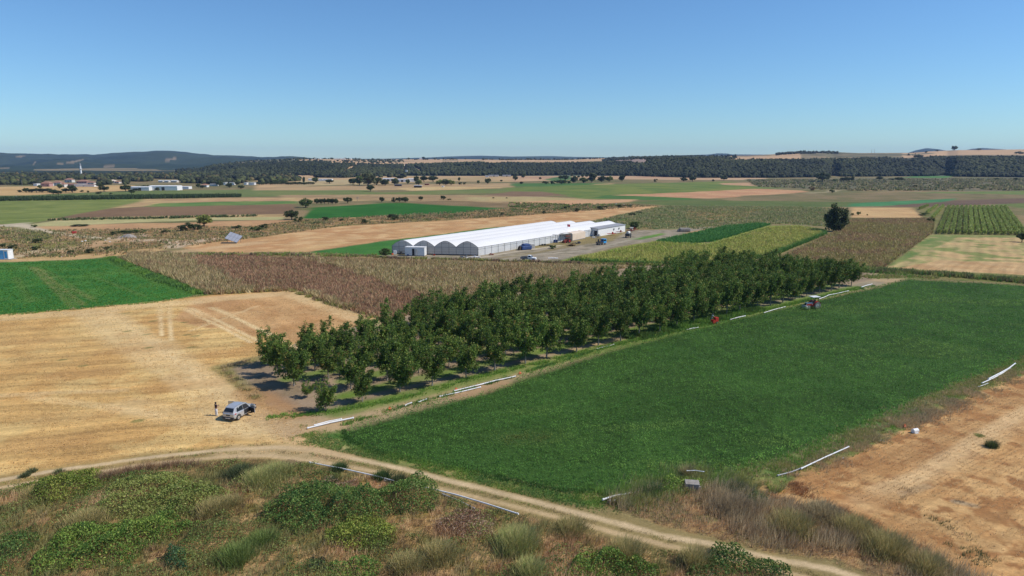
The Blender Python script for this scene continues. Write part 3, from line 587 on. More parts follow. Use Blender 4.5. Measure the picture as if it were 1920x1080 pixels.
# blue wooded mountains on the left and the far ridges
RIDGE = [(-900, 292), (-300, 288), (0, 287.2), (60, 288), (110, 290), (165, 289), (175, 290.5), (240, 286), (300, 284.7), (350, 286), (400, 291), (440, 291.5), (480, 294), (500, 295), (530, 293.8), (560, 296), (620, 298), (720, 297.6), (800, 295.5), (840, 293.4), (900, 291.8), (960, 293.6), (1030, 292.6), (1080, 294.2), (1140, 295), (1200, 293), (1300, 290.5), (1330, 289.5), (1345, 287.5), (1362, 287.6), (1372, 289.5), (1440, 290), (1700, 287), (1715, 282), (1735, 277.6), (1760, 280), (1790, 286), (1820, 279), (1840, 277.4), (1880, 280), (1960, 287), (2600, 288)]
def ridge(name, u0, u1, tabl, y0, y1, m, c1, c2, patches, du=3.0, amp=16, dip=None, z0=-1):
    us = np.arange(u0, u1, du); t = np.linspace(0, 1.25, 46); U, T = np.meshgrid(us, t)
    yb = y0 + (y1 - y0) * tab(U, [(u0, 1), (u1, 1)]); Y = y0 + (y1 - y0) * T
    crest = zat(tab(U, tabl), y1)
    Z = crest * (np.sin((np.clip(T, 0, 1) - .5) * math.pi) * .5 + .5) ** 1.1
    Z = np.where(T > 1, crest * (1 - (T - 1) * 1.6), Z) + (fbm(hx(U, y1) / 420, Y / 420, 240, 4) - .5) * amp * 4 * np.sin(np.clip(T, 0, 1) * math.pi)
    Z = np.where(T <= 0, z0, np.maximum(Z, z0)); X = hx(U, Y)
    n = sstep(.35, .65, fbm(X / 300, Y / 300, 243, 4))[..., None]; C = c1 * n + c2 * (1 - n)
    V = PX(X, Y, Z)[1]
    for pl in patches:
        k = inpoly(U, V, pl); C[k] = np.array(P(138, 122, 98))
    ny, nx = X.shape; I = np.arange(nx * ny).reshape(ny, nx)
    F = np.stack([I[:-1, :-1].ravel(), I[:-1, 1:].ravel(), I[1:, 1:].ravel(), I[1:, :-1].ravel()], 1)
    tag(link(name, npmesh(name, np.stack([X.ravel(), Y.ravel(), Z.ravel()], 1), F, C.reshape(-1, 3), True), m), kind='structure')
wood1 = np.array(P(48, 62, 48)); wood2 = np.array(P(62, 74, 54))
ridge('mountains', -700, 680, [(a, b if a < 600 else 299) for a, b in RIDGE if a < 700], 1750, 5200, M['straw_far'], wood1, wood2,
      [[(105, 307), (125, 304), (157, 298), (157, 300), (130, 307), (108, 309)], [(60, 309), (64, 303), (66, 304), (62, 310)], [(184, 314.5), (200, 312), (213, 311), (213, 314.5)], [(-5, 314), (18, 315), (20, 317), (-5, 317)], [(30, 292), (50, 292), (50, 294), (30, 294)], [(105, 318), (118, 319), (118, 320.5), (105, 320)], [(310, 296), (330, 296), (330, 300), (310, 300)]])
ridge('far_mountains', 600, 2500, [(a, b) for a, b in RIDGE if a > 500], 5200, 6500, M['straw_far'], wood1, wood2, [], 4.0, 10)

# ------------------------------------------------------------------ far woods
def ico(sub):
    b = bmesh.new(); bmesh.ops.create_icosphere(b, subdivisions=sub, radius=1)
    V = np.array([v.co[:] for v in b.verts]); F = np.array([[v.index for v in f.verts] for f in b.faces]); b.free(); return V, F
IV, IF = ico(2)      # 42 vertices, 80 faces
def blobs(name, P3, R, HZ, C, mat, label=None, kind='stuff', faces=None, cat=None):
    """tree crowns: lumpy flat-shaded clumps with leaf-like loose faces"""
    n = len(P3); V = np.repeat(IV[None], n, 0); rr = 1 + (rng.random((n, len(IV), 1)) - .5) * 0.75; V = V * rr * (1 + .35 * (rng.random((n, len(IV), 1)) < .15))
    V = V * np.stack([R, R, HZ], 1)[:, None, :] + P3[:, None, :]
    F = (IF[None] + (np.arange(n) * len(IV))[:, None, None]).reshape(-1, 3)
    C = C * np.array((1.0, .92, .68)); cc = np.repeat(C[:, None, :], len(IV), 1) * (0.8 + 0.4 * rng.random((n, len(IV), 1)))
    o = link(name, npmesh(name, V.reshape(-1, 3), F, cc.reshape(-1, 3)), mat); tag(o, label, cat, None, kind); return o
DG = np.array([0.026, 0.034, 0.018]); DG2 = np.array([0.044, 0.054, 0.024]); DG3 = np.array([0.030, 0.044, 0.028])
N0 = 30000
U = rng.uniform(330, 2230, N0 * 2); T = rng.random(N0 * 2) ** 0.8
yf = zfoot(U); _, _, yc_, yb_ = hill_z(U, yf); Y = yf + (yc_ - yf) * T + 4; Z, *_ = hill_z(U, Y); X = hx(U, Y)
Z = Z + (fbm(X / 70, Y / 70, 201, 4) - .5) * 7 * np.sin(np.clip(T, 0, 1) * math.pi)
Vp = PX(X, Y, Z + 3)[1]; ok = fbm(X / 45, Y / 45, 260, 3) > 0.30
for pl in BARE: ok &= ~(sdist(U, Vp, pl) > -0.6)
ok &= rng.random(len(ok)) < 0.72
extra_n = 2600     # woods on the plateau: skyline belts
U2 = np.concatenate([rng.uniform(1130, 1380, 1500), rng.uniform(1455, 1570, 500), rng.uniform(340, 760, 900), rng.uniform(760, 1130, 260), rng.uniform(1690, 1740, 30)])
_, _, c2, b2 = hill_z(U2, zfoot(U2)); T2 = rng.random(len(U2)) * np.where(U2 < 760, 1.0, 0.98); T2[-290:-30] = 0.9 + 0.1 * rng.random(260)
T2[1500:2000] = 0.8 + 0.2 * rng.random(500)
Y2 = c2 + (b2 - c2) * T2; Z2, *_ = hill_z(U2, Y2); X2 = hx(U2, Y2)
keep2 = fbm(X2 / 60, Y2 / 60, 262, 3) > 0.38
for pl in BARE: keep2 &= ~(sdist(U2, PX(X2, Y2, Z2 + 2)[1], pl) > -0.3)
Xa = np.concatenate([X[ok], X2[keep2]]); Ya = np.concatenate([Y[ok], Y2[keep2]]); Za = np.concatenate([Z[ok], Z2[keep2]])
n = len(Xa); R = rng.uniform(1.7, 4.0, n) * np.where(np.arange(n) > ok.sum(), .8, 1); HZ = R * rng.uniform(0.75, 1.15, n)
w = sstep(.35, .65, fbm(Xa / 120, Ya / 120, 264, 3))[:, None]; C = (DG * w + DG2 * (1 - w)) * rng.uniform(.6, 1.45, (n, 1))
blobs('forest', np.stack([Xa, Ya, Za + HZ * .55], 1), R, HZ, C, M['canopy'])
# the wooded plain behind the village
n = 9000; U = rng.uniform(-260, 760, n); Vv = 326.5 + 18 * rng.random(n) ** 0.9
Y = H * 1280 / (Vv - 298) * .983; X = hx(U, Y)
lim = tab(U, [(-260, 345), (230, 346), (240, 338), (420, 344), (600, 336), (650, 333), (760, 331)])
ok = (Vv < lim) & (fbm(X / 60, Y / 120, 270, 3) > 0.40)
for (a, c0, c1) in ((48, 318, 352), (95, 338, 351), (160, 338, 351)): pass
ok &= ~((U > 70) & (U < 182) & (Vv > 337)) & ~((U > 200) & (U < 228) & (Vv > 335)) & ~((U > 280) & (U < 335) & (Vv > 334)) & ~((U > 385) & (U < 440) & (Vv > 320) & (Vv < 331))
ok &= ~((U > 560) & (Vv > 331))
X, Y = X[ok], Y[ok]; n = len(X); R = rng.uniform(1.7, 3.8, n); HZ = R * rng.uniform(.7, 1.15, n)
C = np.where(rng.random((n, 1)) < .4, DG2 * 1.5, DG); C = np.where(rng.random((n, 1)) < .12, np.array([.10, .085, .045]), C) * rng.uniform(.7, 1.3, (n, 1))
blobs('wooded_plain', np.stack([X, Y, HZ * .7], 1), R, HZ, C, M['canopy'])

# ------------------------------------------------------------------ scatter helpers
def scatter(poly, dens, cell=None):
    pl = np.array(poly); x0, y0 = pl.min(0); x1, y1 = pl.max(0)
    n = int((x1 - x0) * (y1 - y0) * dens); x = rng.uniform(x0, x1, n); y = rng.uniform(y0, y1, n)
    k = sdist(x, y, poly) > 0; return x[k], y[k]
def inview(x, y, mg=60):
    u, v = PX(x, y, 0.0); return (u > -mg) & (u < 1920 + mg) & (v < 1080 + mg * 1.5)
def blades(x, y, z, k, h, w, lean, C, spread=0.1, wind=(0.25, 0.05), cvar=0.25):
    """k thin triangular blades per plant"""
    n = len(x); X = np.repeat(x, k); Y = np.repeat(y, k); Z = np.repeat(z, k); Hh = np.repeat(h, k) * rng.uniform(.6, 1.15, n * k); m = n * k
    a = rng.uniform(0, 2 * math.pi, m); r = spread * rng.random(m)
    bx = X + np.cos(a) * r; by = Y + np.sin(a) * r
    ll = lean * rng.uniform(.4, 1.2, m) * Hh; tx = bx + np.cos(a) * ll + wind[0] * Hh; ty = by + np.sin(a) * ll + wind[1] * Hh
    o = a + math.pi / 2 + rng.normal(0, .5, m); ww = (w * rng.uniform(.6, 1.3, m)) * .5
    V = np.empty((m, 3, 3)); V[:, 0] = np.stack([bx - np.cos(o) * ww, by - np.sin(o) * ww, Z], 1); V[:, 1] = np.stack([bx + np.cos(o) * ww, by + np.sin(o) * ww, Z], 1)
    V[:, 2] = np.stack([tx, ty, Z + Hh], 1)
    cc = np.repeat(C, k, 0) * (1 - cvar + 2 * cvar * rng.random((m, 1))); cc = np.repeat(cc[:, None], 3, 1)
    return V.reshape(-1, 3), np.arange(m * 3).reshape(-1, 3), cc.reshape(-1, 3)
def leaves(Pc, size, C, up=0.3, cvar=0.25, asp=0.6):
    """one leaf quad per centre"""
    m = len(Pc); d = rng.normal(size=(m, 3)); d[:, 2] = d[:, 2] * 0.8 + up; d /= np.linalg.norm(d, axis=1)[:, None]
    t = np.cross(d, rng.normal(size=(m, 3))); t /= np.linalg.norm(t, axis=1)[:, None] + 1e-9; s = np.cross(d, t)
    sz = (size * rng.uniform(.6, 1.3, m))[:, None]; V = np.empty((m, 4, 3))
    V[:, 0] = Pc - t * sz; V[:, 1] = Pc - s * sz * asp; V[:, 2] = Pc + t * sz; V[:, 3] = Pc + s * sz * asp
    cc = C * (1 - cvar + 2 * cvar * rng.random((m, 1))); cc = np.repeat(cc[:, None], 4, 1)
    return V.reshape(-1, 3), np.arange(m * 4).reshape(-1, 4), cc.reshape(-1, 3)
def mix(c1, c2, n): n = n[:, None]; return np.array(c1)[None] * (1 - n) + np.array(c2)[None] * n
def join(parts):
    Vs, Fs, Cs, o = [], [], [], 0
    for V, F, C in parts: Vs.append(V); Fs.append(F + o); Cs.append(C); o += len(V)
    return np.concatenate(Vs), np.concatenate(Fs), np.concatenate(Cs)
def stuff(name, parts, mat):
    V, F, C = join(parts); return tag(link(name, npmesh(name, V, F, C), mat), kind='stuff')
def lod(x, y, ref, keepmin=0.12):
    """thin out with distance, growing what is left"""
    k = np.clip((ref / y) ** 1.6, keepmin, 1); m = rng.random(len(x)) < k
    return x[m], y[m], (1 / np.sqrt(k[m])) ** 0.7
def topin(x, y, h, pl):
    u, v = PX(x, y, h); yc = (540 - v) / 1280; tq = -H / (yc * CP - SP)
    return sdist((u - 960) / 1280 * tq, (CP + yc * SP) * tq, pl) > -.3
def Fp(kind, i=0): return [f for f in FIELDS if f['kind'] == kind][i]
def polyat(u, v):
    x, y = G(u, v); r = None
    for f in FIELDS:
        if sdist(np.array([x]), np.array([y]), f['poly'])[0] > 0: r = f
    if r is None: raise ValueError('no field at %s %s' % (u, v))
    return r['poly']

# ---- the big lucerne field
pl = polyat(1200, 750); x, y = scatter(pl, 15); k = inview(x, y); x, y = x[k], y[k]; x, y, g = lod(x, y, 66, .14)
d = sdist(x, y, pl); gaps = (vnoise(x * .8, y * .8, 300) > .10) & (d > 0.15)
a, b_ = G(1470, 628), G(1660, 662); gaps &= ~((ldist(x, y, [a, b_]) < .5) & (rng.random(len(x)) < .85))
x, y, g, d = x[gaps], y[gaps], g[gaps], d[gaps]
t = sstep(.35, .65, fbm(x / 9, y / 9, 301, 4)) * .6 + .4 * sstep(.3, .7, fbm(x / 1.6, y / 1.6, 302, 2))
c = mix((.020, .062, .014), (.040, .098, .022), t); t2 = sstep(.62, .75, fbm(x / 14, y / 5, 303, 3)); c = c * (1 - t2[:, None] * .5) + np.array((.075, .13, .035)) * t2[:, None] * .5
hh_ = .30 * g * (.7 + .6 * t) * (.5 + .5 * sstep(0, 2, d))
bx_, by_ = G(985, 822); bd_ = np.hypot((x - bx_) / 2.2, y - by_) + 2 * fbm(x / 2, y / 2, 308, 3); bw_ = 1 - sstep(1.5, 4.5, bd_); c = c * (1 - .55 * bw_[:, None]) + np.array((.060, .058, .022)) * .55 * bw_[:, None]; hh_ = hh_ * (1 - .5 * bw_)
for l_ in ([(1400, 868), (1640, 775), (1920, 652)], [(1360, 880), (1560, 812), (1800, 715), (1925, 662)]): bl_ = 1 - sstep(.2, .7, ldist(x, y, GP(*l_))); c = c * (1 + .45 * bl_[:, None] * vnoise(x / 6, y / 6, 5)[:, None])
kb_ = (ldist(x, y, GP((858, 743), (900, 734), (945, 719))) > 1.0 + vnoise(x, y, 9)); x, y, g, c, hh_, t = x[kb_], y[kb_], g[kb_], c[kb_], hh_[kb_], t[kb_]
q = np.repeat(np.stack([x, y, hh_], 1), 4, 0); gg_ = np.repeat(g, 4); q = q + rng.normal(0, 1, q.shape) * np.stack([gg_ * .14, gg_ * .14, gg_ * .07], 1); q[:, 2] = np.maximum(q[:, 2], .05)
stuff('lucerne', [leaves(q, .070 * gg_, np.repeat(c * np.array((3.4, 2.85, 2.1)) * (1 + .10 * np.sin(((x * OP[0] + y * OP[1]) / 3.1 + 1.5 * fbm(x / 20, y / 20, 305, 2)) * 6.28) + .10 * (fbm(x / 25, y / 25, 306, 3) - .5))[:, None], 4, 0), 1.2, .22, .55)], M['crop'])
# ---- lush field on the left
pl = polyat(120, 530); x, y = scatter(pl, 5); k = inview(x, y) ; x, y = x[k], y[k]; x, y, g = lod(x, y, 120, .2)
t = fbm(x / 6, y / 6, 310, 3)
stuff('young_crop', [blades(x, y, np.zeros_like(x), 3, .15 * g, .2, 1.0, mix((.085, .20, .028), (.12, .24, .035), sstep(.35, .65, t)), .2, (.1, 0), .12)], M['crop'])
# ---- dried sunflower and maize in front of the greenhouse

pts = []
for pl, red in ((polyat(1000, 530), 0),):
    x, y = scatter(pl, 5.0); k = inview(x, y) & topin(x, y, 1.3, pl); x, y = x[k], y[k]; x, y, g = lod(x, y, 150, .3)
    in2 = sdist(x + (vnoise(x / 3, y / 3, 4) - .5) * 5, y + (vnoise(x / 3, y / 3, 5) - .5) * 5, polyat(600, 540)) > 0
    og = np.array(GP((416, 689), (470, 672), (600, 630), (760, 590), (1000, 540), (1180, 500), (1320, 488), (1640, 497), (1640, 524)))
    k = sdist(x, y, [tuple(q) for q in og] + [G(575, 795)]) < 0.8; x, y, g, in2 = x[k], y[k], g[k], in2[k]
    t = sstep(.4, .6, fbm(x / 11, y / 11, 320, 4)); r = rng.random(len(x))
    c = mix((.40, .27, .13), (.47, .36, .17), t); c[r < .25] = (.66, .52, .28); c[(r > .8)] = (.28, .27, .09); c[(r > .72) & (r < .8)] = (.30, .14, .09); c2 = mix((.38, .215, .12), (.46, .27, .155), t); c2[r < .12] = (.50, .36, .20); c2[r > .85] = (.28, .24, .10)
    c = np.where(in2[:, None], c2, c)
    pts.append(blades(x, y, np.zeros_like(x), 5, np.where(in2, .9, 1.35) * g ** .3, .19, .75, c, .30, (.08, 0), .3))
stuff('dried_crop', pts, M['crop'])
# ---- yellow-green sunflowers right of the yard, the green strip, the brown crop beyond
pts = []
pl = polyat(1250, 475); x, y = scatter(pl, 2.8); k = inview(x, y) & topin(x, y, 1.1, pl); x, y = x[k], y[k]; d = sdist(x, y, pl); t = sstep(.35, .62, fbm(x / 9, y / 9, 330, 4)); r = rng.random(len(x))
c = mix((.32, .38, .07), (.41, .42, .10), t); c[r < .25] = (.56, .50, .15); c[r > .93] = (.30, .20, .10); c = np.where((d < 1.8)[:, None], (.12, .24, .05), c)
pts.append(blades(x, y, np.zeros_like(x), 5, 1.25 + 0 * x, .34, .9, c, .35, (0, 0), .25))
pl = polyat(1380, 432); x, y = scatter(pl, 2.4); t = fbm(x / 6, y / 6, 331, 3)
pts.append(blades(x, y, np.zeros_like(x), 5, 1.0 + 0 * x, .30, .9, mix((.07, .21, .045), (.10, .25, .055), t), .35, (0, 0), .25))
stuff('sunflower_crop', pts, M['crop'])
pl = polyat(1620, 450); x, y = scatter(pl, 2.6); k = inview(x, y) & topin(x, y, 1.0, pl); x, y = x[k], y[k]; t = sstep(.4, .62, fbm(x / 13, y / 9, 333, 4)); r = rng.random(len(x))
c = mix((.36, .23, .12), (.33, .26, .10), t); c[r < .14] = (.38, .38, .10); c[r > .9] = (.58, .44, .22)
stuff('withered_crop', [blades(x, y, np.zeros_like(x), 4, 1.05 + 0 * x, .28, .85, c, .3, (0, 0), .35)], M['crop'])
# ---- tall maize edge on the far left (its dark side faces the camera)
pl = GP((-300, 382), (0, 377), (240, 373.6), (450, 369.6), (452, 367.2), (240, 369), (0, 373), (-300, 377))
x, y = scatter(pl, .55); t = rng.random(len(x))
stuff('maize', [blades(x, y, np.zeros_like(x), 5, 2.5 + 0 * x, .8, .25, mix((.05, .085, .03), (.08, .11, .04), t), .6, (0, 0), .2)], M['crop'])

# ------------------------------------------------------------------ rough ground in front: dry grass, brambles, rushes
def relz(x, y): return relief(x, y)
def near_track(x, y): return np.minimum(ldist(x, y, GP(*TRACK_U)), ldist(x, y, GP(*TRACK_L)))
DRY1 = np.array((.74, .50, .27)); DRY2 = np.array((.56, .34, .18)); GRN = np.array((.19, .225, .07)); GREY = np.array((.52, .40, .23)); BRN = np.array((.32, .18, .10))
pts = []
Aleft = [f['poly'] for f in FIELDS if f['kind'] == 'rough_grass'][0]; Aright = [f['poly'] for f in FIELDS if f['kind'] == 'rough_grass'][1]
x, y = scatter(Aleft, 26); k = inview(x, y, 50); x, y = x[k], y[k]; d = near_track(x, y); k = d > .75; x, y, d = x[k], y[k], d[k]
g1 = fbm(x / 4.5, y / 4.5, 400, 4); g2 = fbm(x / 2.2, y / 2.2, 401, 3); u, v = PX(x, y)
gl = sstep(.40, .58, g1 + .10 * sstep(900, 200, u) - .05 * sstep(900, 1300, u))
c = mix(DRY1, DRY2, sstep(.35, .65, g2)); c = c * (1 - gl[:, None] * .8) + GRN * gl[:, None] * .8
t3 = sstep(.58, .68, fbm(x / 1.6, y / 1.6, 402, 2)); c = c * (1 - t3[:, None] * .6) + BRN * t3[:, None] * .6
dens = rng.random(len(x)) < (.45 + .55 * sstep(.25, .5, fbm(x / 1.3, y / 1.3, 403, 3))); x, y, c, d = x[dens], y[dens], c[dens], d[dens]
pts.append(blades(x, y, relz(x, y) - .03, 4, (.28 + .42 * fbm(x / 2.5, y / 2.5, 404, 3) + .1) * (.35 + .65 * sstep(.6, 2.5, d)), .046, .65, c, .14, (.32, .04), .45))
x2, y2 = scatter(Aleft, 75); k = inview(x2, y2, 50) & (near_track(x2, y2) > 1.1); x2, y2 = x2[k], y2[k]; fo = fbm(x2 / 2.6, y2 / 2.6, 411, 4) + .05 * sstep(900, 200, PX(x2, y2)[0]); k = fo > .56; x2, y2, fo = x2[k], y2[k], fo[k]
Forb = leaves(np.stack([x2, y2, relz(x2, y2) + (.15 + 2.2 * (fo - .56)) * rng.random(len(x2)) ** .5 + .08], 1), .075, mix((.13, .20, .045), (.28, .31, .09), sstep(.35, .65, fbm(x2 / 3, y2 / 3, 412, 3))), .6, .35)
x, y = scatter(Aright, 28); k = inview(x, y, 50); x, y = x[k], y[k]; d = near_track(x, y); k = d > .8; x, y, d = x[k], y[k], d[k]
g = sstep(.4, .62, fbm(x / 3, y / 3, 405, 4)); c = mix(DRY1 * .85, GREY, g); t = sstep(.5, .62, fbm(x / 1.5, y / 1.5, 406, 3)); c = c * (1 - t[:, None] * .5) + np.array((.34, .22, .13)) * t[:, None] * .5
pts.append(blades(x, y, relz(x, y) - .03, 4, (.45 + .75 * g) * (.4 + .6 * sstep(.6, 3, d)), .046, .5, c, .16, (.30, .05), .5))
# low grass between the ruts, the verges, weeds by the track and at field edges
mid = [((a[0] + b[0]) / 2, (a[1] + b[1]) / 2) for a, b in zip(TRACK_U, TRACK_L)]
def strip(line, w, dens, cols, h, bw, k=4, wind=(.1, 0), lean=.5, clump=.45, cl=2.0):
    ln = GP(*line); q = np.array(ln); x0, y0 = q.min(0) - w; x1, y1 = q.max(0) + w
    L = sum(math.dist(ln[i], ln[i + 1]) for i in range(len(ln) - 1)); n = int(L * 2 * w * dens * 1.7)
    seg = rng.integers(0, len(ln) - 1, n * 1); Ls = np.array([math.dist(ln[i], ln[i + 1]) for i in range(len(ln) - 1)]); seg = rng.choice(len(Ls), n, p=Ls / Ls.sum())
    t = rng.random(n); A_ = q[:-1][seg]; B_ = q[1:][seg]; p = A_ + (B_ - A_) * t[:, None]; dr = (B_ - A_) / Ls[seg][:, None]
    off = rng.normal(0, w * .5, n); x = p[:, 0] - dr[:, 1] * off; y = p[:, 1] + dr[:, 0] * off
    kk = (fbm(x / cl, y / cl, int(w * 100) + len(line), 3) > clump) & inview(x, y, 50); x, y = x[kk], y[kk]
    if line is not mid: kk = near_track(x, y) > .65; x, y = x[kk], y[kk]
    n = len(x)
    c = mix(cols[0], cols[1], sstep(.35, .65, fbm(x / 2.5, y / 2.5, 77, 3)))
    if len(cols) > 2: m = rng.random(n) < .25; c[m] = cols[2]
    return blades(x, y, relz(x, y) - .02, k, np.full(n, h), bw, lean, c, .15, wind, .3)
LG = (.20, .34, .06); OL = (.34, .34, .10); DG_ = (.12, .24, .06); ST = (.55, .40, .22)
pts.append(strip(mid, .5, 22, [OL, (.25, .19, .10), ST], .12, .04))
pts.append(strip([(575, 812), (600, 832), (680, 852), (800, 880), (960, 918), (1080, 938), (1160, 940), (1230, 925)], 2.0, 34, [LG, DG_, OL], .20, .05, clump=.3))
pts.append(strip([(640, 805), (655, 828), (700, 848), (900, 889), (1060, 923), (1150, 923), (1250, 908)], .7, 26, [LG, (.06, .14, .03)], .25, .05, clump=.35))
pts.append(strip([(1150, 945), (1230, 915), (1290, 895), (1340, 895), (1400, 915), (1440, 935)], 2.6, 26, [LG, OL, (.30, .30, .16)], .75, .05, 4, (.3, 0), .6, .38))
pts.append(strip([(1300, 900), (1380, 892), (1480, 872), (1560, 838), (1640, 800), (1720, 765), (1830, 718), (1960, 660)], 1.9, 22, [LG, OL, ST], .3, .06, clump=.34))
pts.append(strip([(1440, 925), (1500, 890), (1600, 845), (1700, 795), (1800, 750), (1920, 695)], 2.0, 16, [(.58, .40, .21), (.42, .34, .16), ST], .38, .05, 4, (.3, 0), .6, .46))
pts.append(strip([(1680, 800), (1760, 765), (1830, 735)], 2.2, 16, [(.44, .34, .20), (.60, .44, .24)], .42, .05, 4, (.3, 0), .6, .4))
pts.append(strip([(1700, 915), (1760, 1000), (1860, 1060)], 1.6, 10, [(.16, .17, .07), ST], .3, .05, clump=.55))
pts.append(strip([(1490, 905), (1510, 940), (1600, 975), (1720, 1035)], 1.3, 18, [(.40, .20, .09), (.32, .22, .11)], .4, .04, 4, (.2, 0), .7, .4))
pts.append(strip([(560, 802), (640, 794), (770, 759), (900, 724), (965, 702), (1120, 654), (1300, 608)], 1.1, 12, [OL, LG, ST], .18, .06, clump=.5))
pts.append(strip([(640, 798), (760, 761), (900, 725), (965, 705), (1140, 650), (1320, 608), (1640, 536)], .5, 12, [LG, DG_], .4, .08, clump=.45))
pts.append(strip([(1180, 636), (1280, 610), (1350, 596), (1420, 578)], 2.0, 14, [(.11, .17, .035), LG, DG_], .8, .14, clump=.42))
pts.append(strip([(500, 782), (600, 776), (754, 747), (874, 712), (1026, 678), (1112, 655), (1280, 617), (1440, 580), (1620, 537)], .9, 18, [(.22, .36, .06), LG], .28, .08, clump=.32))
pts.append(strip([(416, 690), (440, 684), (470, 674)], .8, 14, [OL, ST], .4, .06)); pts.append(strip([(414, 690), (440, 713), (485, 748)], .8, 14, [OL, ST], .4, .06))
pts.append(strip([(1580, 502), (1640, 506), (1710, 513)], 5, 5, [OL, LG, DG_], .7, .2, clump=.3)); pts.append(strip([(1620, 520), (1700, 517), (1760, 522)], 2.5, 5, [OL, LG, ST], .5, .2, clump=.3))
pts.append(strip([(-60, 596), (0, 592), (140, 580), (300, 566), (385, 552)], .8, 6, [LG, OL, ST], .35, .14)); pts.append(strip([(385, 552), (540, 544), (640, 577), (715, 601)], 1.0, 6, [(.24, .15, .09), OL, ST], .7, .14))
pts.append(strip([(205, 484), (290, 520), (380, 551)], 1.6, 6, [LG, DG_], .8, .2))
pts.append(strip([(0, 910), (130, 886), (260, 862), (400, 846), (520, 835)], 1.0, 14, [ST, (.28, .18, .10), OL], .35, .04, clump=.52))
pts.append(strip([(330, 852), (400, 846), (430, 843)], 1.0, 14, [OL, LG], .3, .04, clump=.45))
pts.append(strip([(170, 905), (250, 885), (330, 874), (400, 868), (440, 866)], .9, 22, [(.30, .19, .12), BRN, ST], .9, .04, 4, (.3, 0), .6, .4))
pts.append(strip([(1540, 503), (1700, 512), (1800, 518), (1960, 532)], 3.2, 3.0, [OL, (.20, .17, .09), DG_], 1.2, .3, 4, (.1, 0), .5, .3, 4))
pts.append(strip([(700, 483), (960, 490), (1250, 498)], 1.5, 3, [(.28, .19, .12), OL], .8, .25, clump=.4)); pts.append(strip([(300, 478), (520, 477), (700, 481)], 3.2, 1.6, [(.34, .24, .15), OL, LG], .8, .3, clump=.42, cl=4))
stuff('wild_grass', pts, M['blade']); stuff('low_weeds', [Forb], M['leaf'])
# straw stubble: short stalks in drill rows
def stubble(poly, dens, A, B, sp, h, cols, ymax=150):
    x, y = scatter(poly, dens); k = inview(x, y, 40) & (y < ymax); x, y = x[k], y[k]; x, y, g = lod(x, y, 70, .3)
    A = np.array(G(*A)); B = np.array(G(*B)); dr = (B - A) / np.linalg.norm(B - A); s = (x - A[0]) * -dr[1] + (y - A[1]) * dr[0]; s2 = np.round(s / sp) * sp + rng.normal(0, sp * .16, len(x)); x = x - dr[1] * (s2 - s); y = y + dr[0] * (s2 - s)
    k = (near_track(x, y) > .9) & (fbm(x / 3, y / 3, 71, 3) > .36); x, y, g = x[k], y[k], g[k]; r = rng.random(len(x)); c = mix(cols[0], cols[1], r); c[r > .86] = cols[2]
    return blades(x, y, 0 * x, 2, h * g, .05 * g.mean(), .9, c, .12, (.05, 0), .25)
P_O = [f['poly'] for f in FIELDS if f['kind'] == 'straw_field' and f['st'] and f['st'][2] == 5.2][0]; P_V = [f['poly'] for f in FIELDS if f['kind'] == 'straw_field' and f['st'] and f['st'][2] == 1.6][0]
stuff('stubble', [stubble(P_O, 11, (0, 705), (300, 684), .65, .13, [(.72, .49, .22), (.56, .36, .15), (.32, .21, .10)]), stubble(P_V, 20, (1520, 945), (1900, 770), .5, .09, [(.74, .54, .28), (.60, .38, .18), (.36, .24, .13)])], M['blade'])
# scrub band in the middle distance
pts = []
def patch(poly, dens, cols, h, bw, k=4, clump=.45, cl=5, sd_=11):
    ln = GP(*poly); x, y = scatter(ln, dens); kk = (fbm(x / cl, y / cl, sd_, 3) > clump) & inview(x, y, 50); x, y = x[kk], y[kk]
    c = mix(cols[0], cols[1], sstep(.35, .65, fbm(x / 6, y / 6, sd_ + 3, 3)))
    if len(cols) > 2: m = rng.random(len(x)) < .25; c[m] = cols[2]
    pts.append(blades(x, y, 0 * x, k, np.full(len(x), h), bw, .6, c, .4, (.1, 0), .3))
SC1, SC2, SC3 = (.50, .34, .19), (.30, .26, .12), (.16, .19, .065)
patch([(0, 424), (60, 432), (330, 428), (480, 424), (570, 412), (720, 404), (940, 392), (1180, 383), (1236, 386), (960, 406), (640, 424), (480, 446), (350, 462), (210, 480), (0, 486)], .55, [SC1, SC2, SC3], .8, .35, sd_=21, clump=.40)
patch([(1090, 420), (1235, 387), (1490, 388), (1560, 391), (1592, 408), (1575, 426), (1430, 419), (1330, 431), (1280, 428), (1200, 430)], .7, [(.36, .36, .15), (.46, .38, .19), (.22, .27, .08)], .9, .4, clump=.34, sd_=24)
patch([(1400, 338), (1960, 335), (1960, 357), (1600, 358), (1420, 350)], .05, [(.30, .26, .15), (.40, .34, .17), (.20, .22, .08)], 2.2, 2.4, clump=.46, cl=18, sd_=27)
patch([(950, 380), (1180, 384), (1090, 394), (960, 398)], .4, [SC3, SC2, LG], 1.0, .7, clump=.5, sd_=28)
patch([(700, 409), (800, 405), (905, 399), (960, 400), (960, 406), (720, 412)], .3, [SC1, SC3], .9, .7, clump=.5, sd_=29)
patch([(85, 412), (300, 408), (480, 404), (480, 406), (300, 410.5), (85, 414)], .5, [(.10, .14, .05), (.15, .17, .07)], 1.3, .8, clump=.35, sd_=30)
stuff('scrub_growth', pts, M['blade'])

